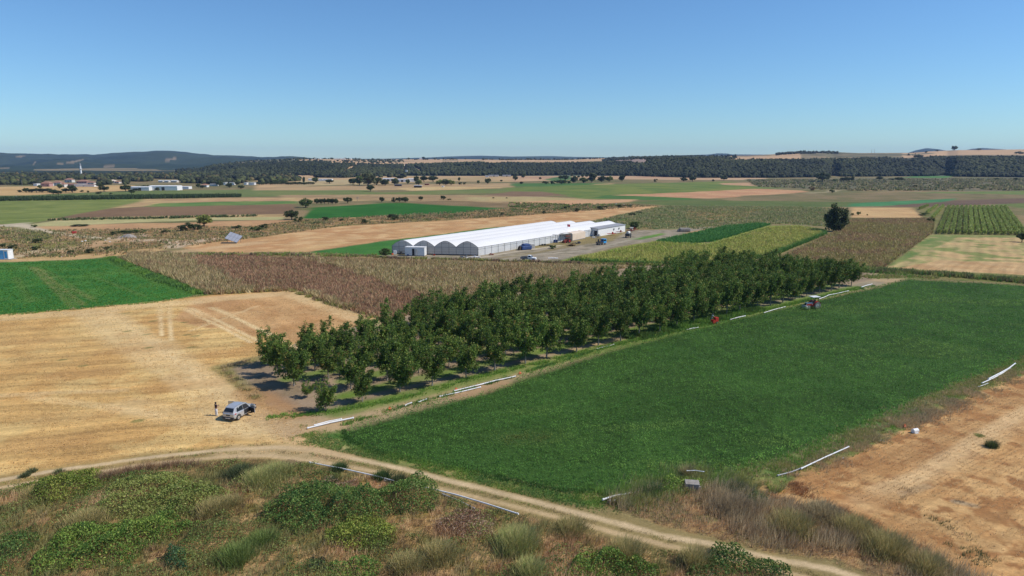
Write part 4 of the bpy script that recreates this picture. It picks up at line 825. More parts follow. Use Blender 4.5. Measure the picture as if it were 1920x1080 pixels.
# ---- the vineyard: each row is one leafy wall
def leafrow(name, a, b, w, h, dens, cols, label, group):
    a = np.array(a); b = np.array(b); L = np.linalg.norm(b - a); d = (b - a) / L; n = int(L * dens)
    t = rng.random(n) * L; o = rng.normal(0, w * .33, n); zz = .35 + (h - .35) * rng.random(n) ** .7
    Pc = np.stack([a[0] + d[0] * t - d[1] * o, a[1] + d[1] * t + d[0] * o, zz], 1)
    k = vnoise(t / 1.5, np.zeros(n), sum(map(ord, label)) & 255) > .10; Pc = Pc[k]; c = mix(cols[0], cols[1], rng.random(len(Pc)))
    V, F, C = leaves(Pc, .34, c, .5)
    r = empty(name, (a[0], a[1], 0), 0, label, 'vine row', group)
    V = V - np.array([a[0], a[1], 0]); link('foliage', npmesh('foliage', V, F, C), M['leaf'], r)
    s = MB(); 
    for i in range(int(L / 6) + 1): s.cyl((d[0] * i * 6, d[1] * i * 6, 0), (d[0] * i * 6, d[1] * i * 6, h + .1), .07, n=5)
    for z_ in (.9, h): s.cyl((0, 0, z_), (d[0] * L, d[1] * L, z_), .025, n=4)
    s.build('trellis', M['bark'], r)
    return r
NV = 14; VC = [(.24, .32, .055), (.36, .38, .11)]; ords = ['first', 'second', 'third', 'fourth', 'fifth', 'sixth', 'seventh', 'eighth', 'ninth', 'tenth', 'eleventh', 'twelfth', 'thirteenth', 'fourteenth', 'fifteenth', 'sixteenth', 'seventeenth']
A0 = np.array(G(1760, 439)); A1 = np.array(G(1922, 441)); B0 = np.array(G(1779, 389)); B1 = np.array(G(1884, 389))
for i in range(NV):
    f = i / (NV - 1); a = A0 + (A1 - A0) * f; b_ = B0 + (B1 - B0) * f
    s = 0.02 * i if i < 3 else 0
    leafrow('vine_row', a, b_, 1.0, 1.75, 30, VC, 'leafy green vine row, %s of the long rows counted from the left' % ords[i], 'rows of vines in the vineyard')
for i, (p_, q_) in enumerate((((1748, 411), (1768, 388)), ((1737, 401), (1757, 387.5)), ((1724, 393.5), (1740, 387)))): leafrow('vine_row', G(*p_), G(*q_), 1.0, 1.75, 30, VC, '%s short vine row at the slanting left corner of the vineyard' % ['longest', 'middle', 'shortest'][i], 'rows of vines in the vineyard')

# ---- bramble thickets: mounds of leaves
def thicket(name, poly, h, dens, cols, size, label, cat, up=.5, z0=0, dead=.0):
    pl = GP(*poly); x, y = scatter(pl, dens * 2.1); d = sdist(x, y, pl); cx, cy = np.mean(pl, 0)
    d = d + (fbm(x / 1.3, y / 1.3, 501, 3) - .5) * 1.4; k = d > -.1; x, y, d = x[k], y[k], d[k]
    top = h * 1.2 * np.sqrt(np.clip(d / 1.8, 0, 1)) * (.15 + 1.7 * fbm(x / 1.5, y / 1.5, 502, 3) ** 1.2) ; z = relief(x, y) + top - rng.random(len(x)) ** 1.7 * np.minimum(top, .7)
    t = sstep(.35, .65, fbm(x / 2.2, y / 2.2, 503, 3)); c = mix(cols[0], cols[1], t)
    if len(cols) > 2: m = rng.random(len(x)) < .12; c[m] = cols[2]
    V, F, C = leaves(np.stack([x, y, z], 1), size, c, up, .35)
    V = V - np.array([cx, cy, 0]); r = tag(link(name, npmesh(name, V, F, C), M['leaf'], None, (cx, cy, 0)), label, cat)
    return r
BR = [(.11, .20, .035), (.20, .29, .05), (.34, .36, .08)]; BD = [(.07, .14, .032), (.13, .205, .045), (.24, .27, .07)]; BY = [(.20, .27, .045), (.30, .34, .06), (.40, .38, .09)]
thicket('bramble_thicket', [(28, 915), (90, 905), (150, 888), (192, 884), (200, 915), (150, 940), (95, 955), (50, 945)], .9, 95, BY, .085, 'yellow green bramble patch beside the track at the left edge', 'bramble')
thicket('bramble_thicket', [(205, 915), (260, 893), (330, 888), (400, 905), (440, 930), (400, 955), (330, 975), (240, 985), (170, 965)], .8, 85, [(.16, .22, .05), (.25, .28, .07), (.34, .32, .11)], .085, 'wide olive green bramble mound left of the dry brush heap', 'bramble')
thicket('bramble_thicket', [(110, 1010), (180, 985), (250, 985), (330, 970), (390, 985), (330, 1010), (270, 1035), (240, 1062), (60, 1090), (50, 1060)], 1.0, 95, BR, .085, 'bright green bramble mound in the bottom left corner', 'bramble')
thicket('bramble_thicket', [(490, 970), (530, 935), (570, 918), (620, 922), (690, 935), (740, 925), (800, 905), (825, 925), (815, 962), (740, 968), (680, 985), (620, 990), (560, 1010), (520, 990)], 1.35, 100, BD, .085, 'long dark green bramble thicket below the white pipe', 'bramble')
thicket('bramble_thicket', [(610, 1000), (650, 980), (700, 975), (745, 990), (750, 1015), (720, 1035), (660, 1040), (610, 1028)], .95, 95, BY, .085, 'yellow green bramble hump in front of the long dark thicket', 'bramble')
thicket('bramble_thicket', [(1050, 1090), (1075, 1050), (1130, 1040), (1200, 1048), (1235, 1062), (1240, 1095)], 1.0, 95, BR, .085, 'green leafy bramble at the bottom edge under the rush tuft', 'bramble')
thicket('bramble_thicket', [(1275, 1090), (1310, 1050), (1340, 1028), (1380, 1035), (1420, 1055), (1480, 1068), (1490, 1095)], 1.1, 95, BD, .085, 'dark leafy bramble at the bottom edge beside the track end', 'bramble')
thicket('bramble_thicket', [(0, 1010), (60, 990), (80, 1010), (50, 1050), (-20, 1060)], .8, 80, BD, .08, 'dark green bramble at the far bottom left edge', 'bramble')
thicket('bramble_thicket', [(620, 1060), (690, 1050), (720, 1070), (700, 1100), (600, 1100)], .7, 80, BR, .08, 'small green bramble at the bottom edge below the yellow green hump', 'bramble')
thicket('bramble_thicket', [(1240, 905), (1290, 890), (1330, 905), (1325, 925), (1270, 930), (1225, 935)], .9, 80, BR, .08, 'green brambles growing around the concrete block', 'bramble')
thicket('bush', [(300, 1075), (300, 1048), (325, 1036), (350, 1048), (352, 1075)], 1.5, 150, [(.04, .10, .04), (.075, .15, .055)], .07, 'dark blue green round bush at the bottom edge', 'bush')
thicket('bush', [(1380, 945), (1400, 925), (1440, 935), (1450, 950), (1420, 965)], .9, 90, BD, .08, 'dark green bush among grey grass below the straw field corner', 'bush')
thicket('bush', [(575, 1078), (585, 1050), (605, 1048), (615, 1075)], .9, 110, [(.035, .055, .035), (.06, .085, .05)], .07, 'small grey green bush at the bottom edge', 'bush')
BRUSH = [(.30, .17, .11), (.46, .31, .20), (.58, .46, .32)]
thicket('brush_heap', [(585, 910), (620, 895), (670, 905), (680, 925), (630, 935), (600, 925)], .55, 110, BRUSH, .06, 'heap of dead brown brush just below the white pipe', 'brush heap')
thicket('brush_heap', [(815, 985), (850, 960), (900, 955), (935, 975), (925, 1010), (870, 1020), (830, 1005)], .8, 110, BRUSH, .065, 'large heap of dead brown branches beside the forked pipes', 'brush heap')
thicket('brush_heap', [(525, 865), (550, 862), (570, 872), (555, 882), (530, 880)], .4, 110, BRUSH, .05, 'small pale heap of dead branches at the start of the pipe', 'brush heap')
# ---- rush tufts
def tuft(u, v, r, h, cols, label, name='rush_tuft', wind=(.25, 0), k=420):
    x0, y0 = G(u, v); x = rng.normal(0, r * .45, k); y = rng.normal(0, r * .45, k)
    V, F, C = blades(x, y, 0 * x - .05, 3, h * (1 - .35 * (x * x + y * y) / (r * r)).clip(.4, 1), .055, .8, mix(cols[0], cols[1], rng.random(k)), .1, wind, .3)
    return tag(link(name, npmesh(name, V, F, C), M['blade'], None, (x0, y0, float(relief(np.array([x0]), np.array([y0]))[0]))), label, name.replace('_', ' '))
RT = [(.24, .25, .08), (.56, .42, .19)]; RT2 = [(.25, .33, .09), (.56, .46, .20)]
for (u, v, r, h, cl, lb) in ((1168, 1044, 1.5, 1.35, RT, 'dark spiky rush tuft above the bottom edge, below the middle of the track'), (1066, 1000, 1.5, 1.1, RT, 'dark rush tuft beside the lower rut of the track'), (965, 1030, 1.8, 1.6, RT2, 'big green rush tuft right of the large brush heap'),
        (990, 1078, 1.3, 1.2, RT2, 'green rush tuft at the bottom edge'), (820, 1050, 1.5, 1.3, RT, 'dark rush tuft near the bottom edge left of the big tuft'), (760, 1070, 1.4, 1.2, RT, 'wide dark rush tuft at the bottom edge in dry grass'),
        (1300, 1060, 1.2, 1.3, RT, 'dark rush tuft left of the bottom edge bramble'), (490, 905, 2.0, 1.2, RT2, 'grey green reed patch below the track junction'), (520, 890, 1.6, 1.0, RT2, 'green reed patch just above the brush heap'), (450, 893, 1.8, 1.0, [(.07, .10, .04), (.12, .14, .06)], 'green reed patch left of the pipe end'),
        (635, 880, .9, .7, [(.05, .10, .03), (.09, .14, .04)], 'low green weed clump on the upper side of the pipe'), (715, 897, 1.0, .8, [(.05, .10, .03), (.09, .14, .04)], 'green weed clump beside the pipe and lower rut'), (745, 905, 1.0, .8, [(.06, .09, .03), (.10, .12, .05)], 'dark green weed clump under the pipe middle'), (620, 905, .55, .7, [(.04, .09, .03), (.07, .12, .04)], 'small green weed beside the white litter'),
        (400, 960, 1.6, 1.0, RT, 'dark grassy hump right of the olive bramble mound'), (430, 950, 1.2, .8, RT, 'small dark tuft beside the grassy hump'), (70, 930, 1.6, .9, RT, 'dusky tuft below the yellow green bramble'), (160, 985, 1.9, 1.0, RT, 'long grass clump above the corner bramble'),
        (440, 1050, 1.6, 1.2, [(.14, .22, .05), (.26, .30, .09)], 'green tuft at the bottom edge right of the dark bush'), (490, 1020, 1.4, 1.1, [(.14, .22, .05), (.26, .30, .09)], 'green grass clump in the dry grass'), (1600, 1000, 1.7, 1.4, RT, 'grey bushy tuft between the track and the straw field'),
        (1660, 1035, 1.9, 1.5, RT, 'large grey tuft near the bottom edge beside the track'), (1480, 990, 2.0, 1.3, RT, 'wide grey tuft left of the bushy tuft beside the track'), (1540, 970, 1.9, 1.3, [(.32, .27, .15), (.52, .40, .22)], 'brownish grey tuft at the corner of the straw field'), (1370, 955, 2.2, 1.2, [(.28, .22, .13), (.46, .35, .21)], 'broad brown grey tuft below the concrete block'),
        (1735, 1072, 1.6, 1.3, RT, 'grey tuft at the bottom edge right of the track'), (1858, 838, .5, .9, [(.07, .11, .04), (.12, .14, .05)], 'single green weed standing on the straw field'), (1836, 817, .6, .2, RT2, 'flat green weed patch on the straw field'), (1375, 925, 1.3, 1.1, [(.08, .13, .04), (.16, .18, .08)], 'tall green reeds right of the concrete block'), (1220, 925, 1.2, 1.0, [(.08, .14, .04), (.16, .20, .07)], 'tall green grass clump left of the concrete block'), (1285, 893, .35, 1.3, [(.34, .30, .14), (.30, .24, .12)], 'pale yellow reed plume above the concrete block')):
    tuft(u, v, r, h, cl, lb, k=int(300 * r * r + 140))
for (u, v, q_) in ((47, 893, 'leftmost'), (60, 885, 'upper'), (110, 887, 'rightmost')): tuft(u, v, .45, .5, [(.10, .13, .05), (.16, .17, .08)], q_ + ' of three low grey green weeds on the track at the left edge', 'track_weed', (.1, 0), 120)['group'] = 'small weeds along the track at the left'

# ------------------------------------------------------------------ trees
def limb_pts(p0, dirv, L, bend, n=6):
    pts = [Vector(p0)]; d = Vector(dirv).normalized()
    for i in range(n):
        d = (d + bend * (1.0 / n)).normalized(); pts.append(pts[-1] + d * (L / n))
    return pts
def make_orchard_proto(seed, hh=6.7):
    R = random.Random(seed); r = np.random.default_rng(seed)
    root = empty('orchard_tree', (0, 0, 0)); tb = MB(); th = R.uniform(.8, 1.15)
    tb.tube([(0, 0, -.1), (.02, 0, th * .5), (R.uniform(-.05, .05), 0, th), (0.05, 0, th + .9)], [.13, .10, .09, .06], 7)
    cl = []; wt = []
    nl = R.randint(13, 16)
    for i in range(nl):
        a = 2 * math.pi * i / nl + R.uniform(-.3, .3); e = R.uniform(.35, 1.25); z0 = th + R.uniform(-.1, 1.1)
        L = (hh - z0) * R.uniform(.62, .98) if e > .7 else R.uniform(1.9, 2.7)
        d = Vector((math.cos(a) * math.cos(e), math.sin(a) * math.cos(e), math.sin(e)))
        pts = limb_pts((0, 0, z0), d, L, Vector((.62, .04, .95)) if e > .7 else Vector((.12, 0, .35)))
        tb.tube(pts, [.05, .042, .034, .027, .02, .014, .006], 5)
        for k in range(int(L * 12)):
            t = R.uniform(.22, 1.0); j = min(int(t * 6), 5); p = pts[j].lerp(pts[j + 1], t * 6 - j); s = .50 * (1.15 - .70 * t)
            cl.append((p.x + R.gauss(0, s), p.y + R.gauss(0, s), p.z + R.gauss(0, s * .75)))
    cl = np.array(cl); k = cl[:, 2] > th * .75; cl = cl[k]
    m = 13; Pc = np.repeat(cl, m, 0) + r.normal(0, .13, (len(cl) * m, 3))
    cc = mix((.040, .072, .020), (.075, .115, .030), r.random(len(cl))); q = r.random(len(cl)); cc[q < .10] = (.12, .135, .045); cc[q > .95] = (.13, .10, .045)
    V, F, C = leaves(Pc, .13, np.repeat(cc * np.array((2.05, 2.0, 1.3)), m, 0), .45, .4, .5)
    link('crown', npmesh('crown', V, F, C), M['leaf'], root); tb.build('trunk', M['barkpale'], root); return root
def make_round_proto(seed, squat=1.0, cols=((.035, .05, .022), (.055, .075, .03)), nclump=34, per=70, leaf=.045, trunk=.22, name='round_tree', gap=.0, lobes=None):
    """unit tree: height 1, crown about 1 wide"""
    R = random.Random(seed); r = np.random.default_rng(seed); root = empty(name, (0, 0, 0)); tb = MB()
    if trunk: tb.tube([(0, 0, -.02), (.01, 0, trunk * .6), (R.uniform(-.02, .02), 0, trunk * 1.2), (0, 0, .6)], [.045, .035, .03, .012], 7)
    cs = []
    for i in range(nclump):
        while True:
            p = np.array([r.uniform(-1, 1), r.uniform(-1, 1), r.uniform(-1, 1)])
            if .25 < np.linalg.norm(p) < 1: break
        z0 = trunk * .8; c = np.array([p[0] * .42, p[1] * .42, z0 + (1 - z0) * (.5 + p[2] * .44)])
        if lobes: lb = lobes[i % len(lobes)]; c = np.array([lb[0] + p[0] * lb[3], lb[1] + p[1] * lb[3], lb[2] + p[2] * lb[3] * 1.0])
        cs.append(c)
        if trunk: tb.tube([(0, 0, max(trunk, .1)), (c[0] * .5, c[1] * .5, (c[2] + trunk) / 2), tuple(c)], [.018, .012, .004], 4)
    cs = np.array(cs); Pc = np.repeat(cs, per, 0); dd = r.normal(size=Pc.shape); dd /= np.linalg.norm(dd, axis=1)[:, None]; rad = np.repeat(r.uniform(.09, .17, len(cs)), per)
    Pc = Pc + dd * (rad * r.random(len(Pc)) ** .4)[:, None]; k = Pc[:, 2] > .02; Pc = Pc[k]
    cc = np.repeat(mix(cols[0], cols[1], r.random(len(cs))), per, 0)[k] * np.array((2.1, 1.9, 1.5))
    V, F, C = leaves(Pc, leaf, cc, .5, .3, .7)
    link('crown', npmesh('crown', V, F, C), M['leaf'], root)
    if trunk: tb.build('trunk', M['bark'], root)
    else: tb.b.free()
    return root
def put(proto, used, loc, sc, rz, label, cat, group, name=None):
    if id(proto) not in used: used.add(id(proto)); o = proto
    else: o = copy_tree(proto)
    o.location = loc; o.scale = sc; o.rotation_euler = (0, 0, rz)
    if name: o.name = name
    for k_ in ('group',):
        if k_ in o: del o[k_]
    return tag(o, label, cat, group)
USED = set()
OPR = [make_orchard_proto(100 + i) for i in range(7)]
rown = ['front row beside the lucerne', 'second row', 'third row', 'fourth row', 'fifth row', 'back row']
def ordn(i): return '%d%s' % (i, {1: 'st', 2: 'nd', 3: 'rd'}.get(i % 10 if i % 100 not in (11, 12, 13) else 0, 'th'))
cnt = 0
for rI in range(6):
    start = {0: 0, 1: 0.3, 2: 0.2, 3: 0.0, 4: 0.6, 5: 30}[rI]; s = start; i = 0
    while s < 141 - (rI * 1.0):
        i += 1
        p = OR0 + OD * (s + random.uniform(-.5, .5)) + OP * (5.75 * rI + random.uniform(-.4, .4))
        sc = random.uniform(.88, 1.12) * (.92 + .15 * min(s / 52, 1)); small = False
        if rI == 0 and i == 1: sc = .62
        if rI == 1 and i == 1: sc = .38
        if rI == 0 and i in (2,): sc = .66
        o = put(random.choice(OPR) if cnt > 6 else OPR[cnt], USED, (p[0], p[1], 0), (sc * random.uniform(.94, 1.08), sc * random.uniform(.94, 1.08), sc * random.uniform(.94, 1.16)), random.uniform(-.5, .5),
                ('%s orchard tree from the near left end of the %s' % (ordn(i), rown[rI])) if sc > .5 else 'tiny young orchard tree, first in the second row at the left end', 'tree', 'leafy fruit trees planted in the orchard rows')
        cnt += 1; s += random.uniform(5.0, 5.8) if rI != 0 else random.uniform(5.0, 5.7)
print('orchard', cnt)

DK = ((.030, .045, .020), (.050, .068, .028)); MG = ((.045, .070, .026), (.075, .105, .036)); LGc = ((.09, .125, .04), (.15, .17, .055)); GG = ((.06, .075, .042), (.09, .105, .055))
PR = {'dk': [make_round_proto(11, cols=DK, name='broadleaf_tree'), make_round_proto(12, cols=DK, trunk=.3, name='broadleaf_tree')], 'mg': [make_round_proto(13, cols=MG, name='broadleaf_tree'), make_round_proto(14, cols=MG, nclump=26, trunk=.18, name='broadleaf_tree')],
      'lg': [make_round_proto(15, cols=LGc, trunk=.15, name='broadleaf_tree')], 'gg': [make_round_proto(16, cols=GG, trunk=.2, name='broadleaf_tree')],
      'bd': [make_round_proto(17, cols=DK, trunk=0, name='shrub', nclump=26), make_round_proto(18, cols=DK, trunk=0, name='shrub', nclump=22)], 'bm': [make_round_proto(19, cols=MG, trunk=0, name='shrub', nclump=24)], 'bb': [make_round_proto(20, cols=((.12, .085, .055), (.17, .13, .08)), trunk=0, name='shrub', nclump=20)]}
def T(u, v, w, h, kd, label, group=None, z=None, y=None):
    if y is None: x, y = G(u, v); z = 0; s = ppm(v)
    else: x = hx(u, y); s = 1280 / y
    W_ = w / s * (1 if kd[0] == 'b' else 1.22); Hh = h / s; cat = 'shrub' if kd[0] == 'b' else 'tree'
    return put(random.choice(PR[kd]), USED, (x, y, z), (W_, W_, Hh), random.uniform(0, 6.28), label, cat, group)
lone = make_round_proto(31, cols=((.022, .034, .016), (.042, .056, .024)), nclump=64, per=110, leaf=.03, trunk=.12, name='lone_oak_tree', lobes=[(.02, 0, .72, .27), (.14, .05, .62, .26), (-.12, 0, .60, .24), (-.17, -.05, .30, .20), (.05, .1, .33, .24), (.2, 0, .45, .2), (.12, 0, .2, .16), (-.1, .1, .45, .25)])
x, y = G(1566, 434); lone.location = (x, y, 0); lone.scale = (12.5, 12.5, 11.8); tag(lone, 'big solitary dark tree between the sunflowers and the brown crop', 'tree')
T(383, 424, 28, 22, 'lg', 'light green round tree beside the dark shrub clump'); T(350, 432, 34, 15, 'bd', 'dark shrub clump left of the light green tree'); T(370, 431, 26, 12, 'bd', 'lower dark shrub at the foot of the light green tree')
T(573, 389, 25, 19, 'mg', 'round tree at the left corner of the dark green field'); T(547, 412, 23, 18, 'dk', 'dark round bushy tree left of the dark green field'); T(560, 416, 20, 11, 'bm', 'green shrub leaning on the dark bushy tree')
for i, u in enumerate((594, 602, 609, 616, 623, 630)): T(u, 382.5, 9.5, 10.5, 'dk', 'small dark tree, %s in the short row behind the green field' % ords[i], 'short row of trees behind the dark green field')
T(652, 381, 15, 11, 'dk', 'two topped small tree right of the short tree row'); T(716, 379, 10, 10, 'dk', 'thin small tree behind the middle of the green field')
for i, (u, w, h) in enumerate(((738, 12, 10), (749, 13, 9), (760, 13, 10))): T(u, 379, w, h, 'dk' if i else 'bd', '%s tree of the bushy trio behind the green field' % ['left', 'middle', 'right'][i], 'bushy trio of trees behind the green field')
T(789, 376, 8, 8, 'dk', 'small thin tree right of the bushy trio'); T(831, 374, 13, 8, 'bd', 'dark bush standing alone in the dry field'); T(842, 375, 10, 3, 'bm', 'low green bush touching the dark field bush')
T(695, 359, 13, 12, 'dk', 'spreading lone tree in front of the poplar clump')
for (u, v, w, h, kd, lb) in ((662, 346, 17, 12, 'dk', 'left outer tree of the tall green clump'), (674, 347, 20, 17, 'mg', 'second tree in the tall green clump'), (690, 348, 28, 24, 'gg', 'tallest grey green tree of the clump above the fields'), (706, 347, 22, 15, 'dk', 'dark tree on the right side of the tall clump'), (722, 348, 18, 12, 'dk', 'lower dark tree in front of the left white barn'), (741, 347, 15, 13, 'dk', 'dark tree before the middle white barn'),
      (765, 346, 8, 12, 'mg', 'slim green tree between the white barns'), (750, 336, 15, 7, 'dk', 'dark tree rising behind the white barns'), (781, 344, 9, 14, 'dk', 'narrow tree at the right end of the barns'), (785, 347, 12, 10, 'lg', 'pale green tree beside the right barn end'), (795, 341, 14, 11, 'dk', 'dark paired tree right of the white barns'), (812, 341, 17, 11, 'dk', 'wide dark tree further right of the barns'),
      (824, 347, 15, 10, 'lg', 'left tree of the light green hedge'), (836, 347, 16, 11, 'gg', 'middle tree of the light green hedge'), (846, 347, 15, 10, 'lg', 'right tree of the light green hedge'), (861, 340, 5, 8, 'dk', 'slim small tree on the far straw field'), (863, 346, 10, 5, 'bd', 'low bush right of the light green hedge'), (871, 346, 8, 5, 'bd', 'second low bush right of the light green hedge'),
      (915, 345, 12, 12, 'mg', 'round green tree by the far green strip'), (897, 345, 5, 8, 'mg', 'thin tree left of the round green tree'), (940, 341, 5, 4, 'dk', 'tiny dark tree right of the round green tree'), (966, 339, 10, 10, 'dk', 'leaning dark tree at the centre under the hill'), (981, 334, 8, 8, 'dk', 'dark tree at the foot of the wooded hill'), (1013, 337, 5, 5, 'dk', 'tiny tree alone on the pinkish field'),
      (978, 345, 10, 5, 'bd', 'low dark bush at the edge of the far green field'), (1051, 337, 8, 8, 'dk', 'left tree of a close pair on the far green field'), (1060, 338, 12, 10, 'dk', 'right tree of a close pair on the far green field'), (1072, 331, 5, 4, 'dk', 'tiny tree touching the wooded hill edge'), (1085, 334, 5, 5, 'dk', 'first of three tiny trees under the hill'), (1092, 333, 6, 7, 'dk', 'second of three tiny trees under the hill'), (1100, 333, 6, 6, 'dk', 'third of three tiny trees under the hill'),
      (1023, 345, 14, 6, 'bd', 'low dark shrub at the left end of the long hedge'), (1037, 345, 14, 7, 'bd', 'second shrub of the long hedge'), (1053, 345, 20, 8, 'dk', 'dark tree in the long hedge'), (1066, 344, 12, 6, 'bm', 'small shrub in the middle of the long hedge'), (1076, 343, 14, 13, 'gg', 'grey green tree in the long hedge'), (1094, 343, 18, 10, 'mg', 'spreading green tree in the long hedge'), (1110, 342, 19, 18, 'gg', 'tallest tree of the long hedge'),
      (1128, 341, 17, 11, 'gg', 'pale crown right of the tallest hedge tree'), (1142, 341, 14, 11, 'lg', 'light tree at the right end of the long hedge'), (1166, 340, 13, 12, 'dk', 'isolated round dark tree right of the long hedge'), (1229, 341, 9, 6, 'bd', 'small round bush alone in the far green field'), (1282, 340, 15, 7, 'dk', 'wide low tree below the wooded hill'), (1298, 340, 13, 9, 'dk', 'round dark tree beside the wide low tree'),
      (1337, 340, 7, 4, 'bd', 'tiny bush between two dark trees under the hill'), (1357, 338, 12, 7, 'dk', 'dark tree merging with the hill foot'), (1542, 341, 23, 17, 'dk', 'big dark tree in front of the right wooded hill'), (1565, 341, 10, 6, 'bm', 'green bush right of the big hill foot tree'), (1586, 340, 18, 8, 'dk', 'wide round dark bush tree under the right hill'), (1598, 340, 7, 9, 'dk', 'narrow tree touching the wide bush tree'),
      (1649, 338, 12, 7, 'dk', 'rounded small tree in the right scrubland'), (1672, 338, 10, 4, 'bd', 'low bush between two small scrubland trees'), (1686, 339, 15, 7, 'dk', 'bushy small tree left of the bright green patch'), (1716, 352, 8, 6, 'bd', 'lone small bush in the brown scrubland'), (1868, 338, 11, 5, 'bd', 'low dark bush below the hill on the right'), (1904, 339, 13, 6, 'bd', 'dark bush nearest the right edge under the hill'),
      (1523, 357, 15, 8, 'bb', 'rusty brown bush by the pale curved path'), (1560, 361, 11, 6, 'bd', 'dark bush at the bend of the pale path'), (1916, 454, 17, 17, 'dk', 'dark tree cut by the right edge of the picture'), (1745, 416, 16, 8, 'bm', 'green bush at the left corner of the vineyard'), (1732, 404, 20, 6, 'bm', 'upper green bush by the vineyard corner'),
      (1610, 403, 10, 7, 'bm', 'green bush on the tan field beside the big solitary tree'), (1598, 404, 8, 5, 'bd', 'small bush between the solitary tree and the tan field'), (1626, 404, 4, 3, 'bd', 'tiny plant on the tan field'),
      (723, 481, 22, 15, 'mg', 'green bush at the left corner of the greenhouse'), (1190, 429, 20, 13, 'mg', 'dark green bush behind the red farm implements'), (1192, 421, 26, 6, 'bm', 'long low green hedge behind the white shed'), (70, 455, 22, 9, 'bd', 'dark bush in the dry slope near the left edge'), (25, 466, 24, 8, 'bd', 'dark bush above the blue cabin'), (5, 464, 12, 8, 'bd', 'dark bush at the left picture edge above the cabin'),
      (67, 469, 20, 8, 'bd', 'dark rounded bush right of the blue cabin'), (133, 475, 17, 7, 'bd', 'dark bush just behind the left green field'), (168, 474, 20, 9, 'bd', 'wider dark bush behind the left green field'), (200, 468, 14, 6, 'bd', 'rightmost small bush behind the left green field'), (75, 480, 14, 3, 'bm', 'flat green weed bush on the sandy edge'),
      (236, 438, 26, 7, 'bd', 'dark scrub bush above the gravel heap'), (215, 440, 20, 7, 'bd', 'dark scrub bush left of the gravel heap'), (262, 436, 26, 7, 'bm', 'olive scrub bush right of the gravel heap'), (310, 437, 20, 6, 'bd', 'dark scrub bush right of the olive scrub'), (64, 426, 14, 5, 'bm', 'green bush at the bend of the pale track'), (150, 424, 34, 4, 'bd', 'long low bush on the field edge beside the red object'),
      (495, 428, 22, 9, 'bd', 'olive bush left end of the middle scrub band'), (480, 433, 26, 9, 'bm', 'green bush beside the olive scrub bush'), (445, 428, 20, 6, 'bd', 'small dark bush behind the solar panel'), (610, 413, 18, 7, 'bd', 'dark bush just below the green field edge'), (640, 414, 10, 5, 'bd', 'small bush right of the field edge bush'), (683, 419, 17, 9, 'bd', 'round dark bush in the middle scrub band'),
      (738, 412, 24, 12, 'bd', 'largest dark bush below the dark green field'), (594, 419, 16, 4, 'bm', 'flat green bush left of the round dark bush'), (795, 406, 8, 3, 'bd', 'tiny bush right of the largest bush'), (942, 403, 9, 5, 'bd', 'dark small bush above the big stubble field'), (1020, 401, 9, 7, 'bd', 'round bush on the edge above the greenhouse roof'), (1062, 392, 15, 6, 'bd', 'dark bush in the scrub above the greenhouse'),
      (1082, 397, 11, 8, 'bd', 'round dark bush right of the scrub bush above the greenhouse'), (1128, 393, 24, 8, 'bd', 'broad green bush at the tip of the stubble field'), (1165, 389, 22, 6, 'bd', 'bush beside the white rubble by the stubble tip'), (1180, 388, 14, 5, 'bm', 'green bush at the right end of the rubble'), (1185, 404, 18, 5, 'bd', 'bush at the upper edge of the grey scrub'), (1198, 400, 16, 4, 'bd', 'second bush on the upper edge of the grey scrub'), (1140, 415, 18, 4, 'bd', 'low bush behind the far end of the greenhouse'),
      (925, 372 + 0, 6, 2.5, 'bd', 'tiny dark bush on the long olive field'), (950, 372, 5, 2, 'bd', 'second tiny dark bush on the long olive field'), (1037, 466, 17, 7, 'bm', 'green shrub on the weedy strip in front of the old tyres'), (1072, 461, 20, 5, 'bb', 'brown and green shrub in front of the old red tractor')):
    T(u, v, w, h, kd, lb)
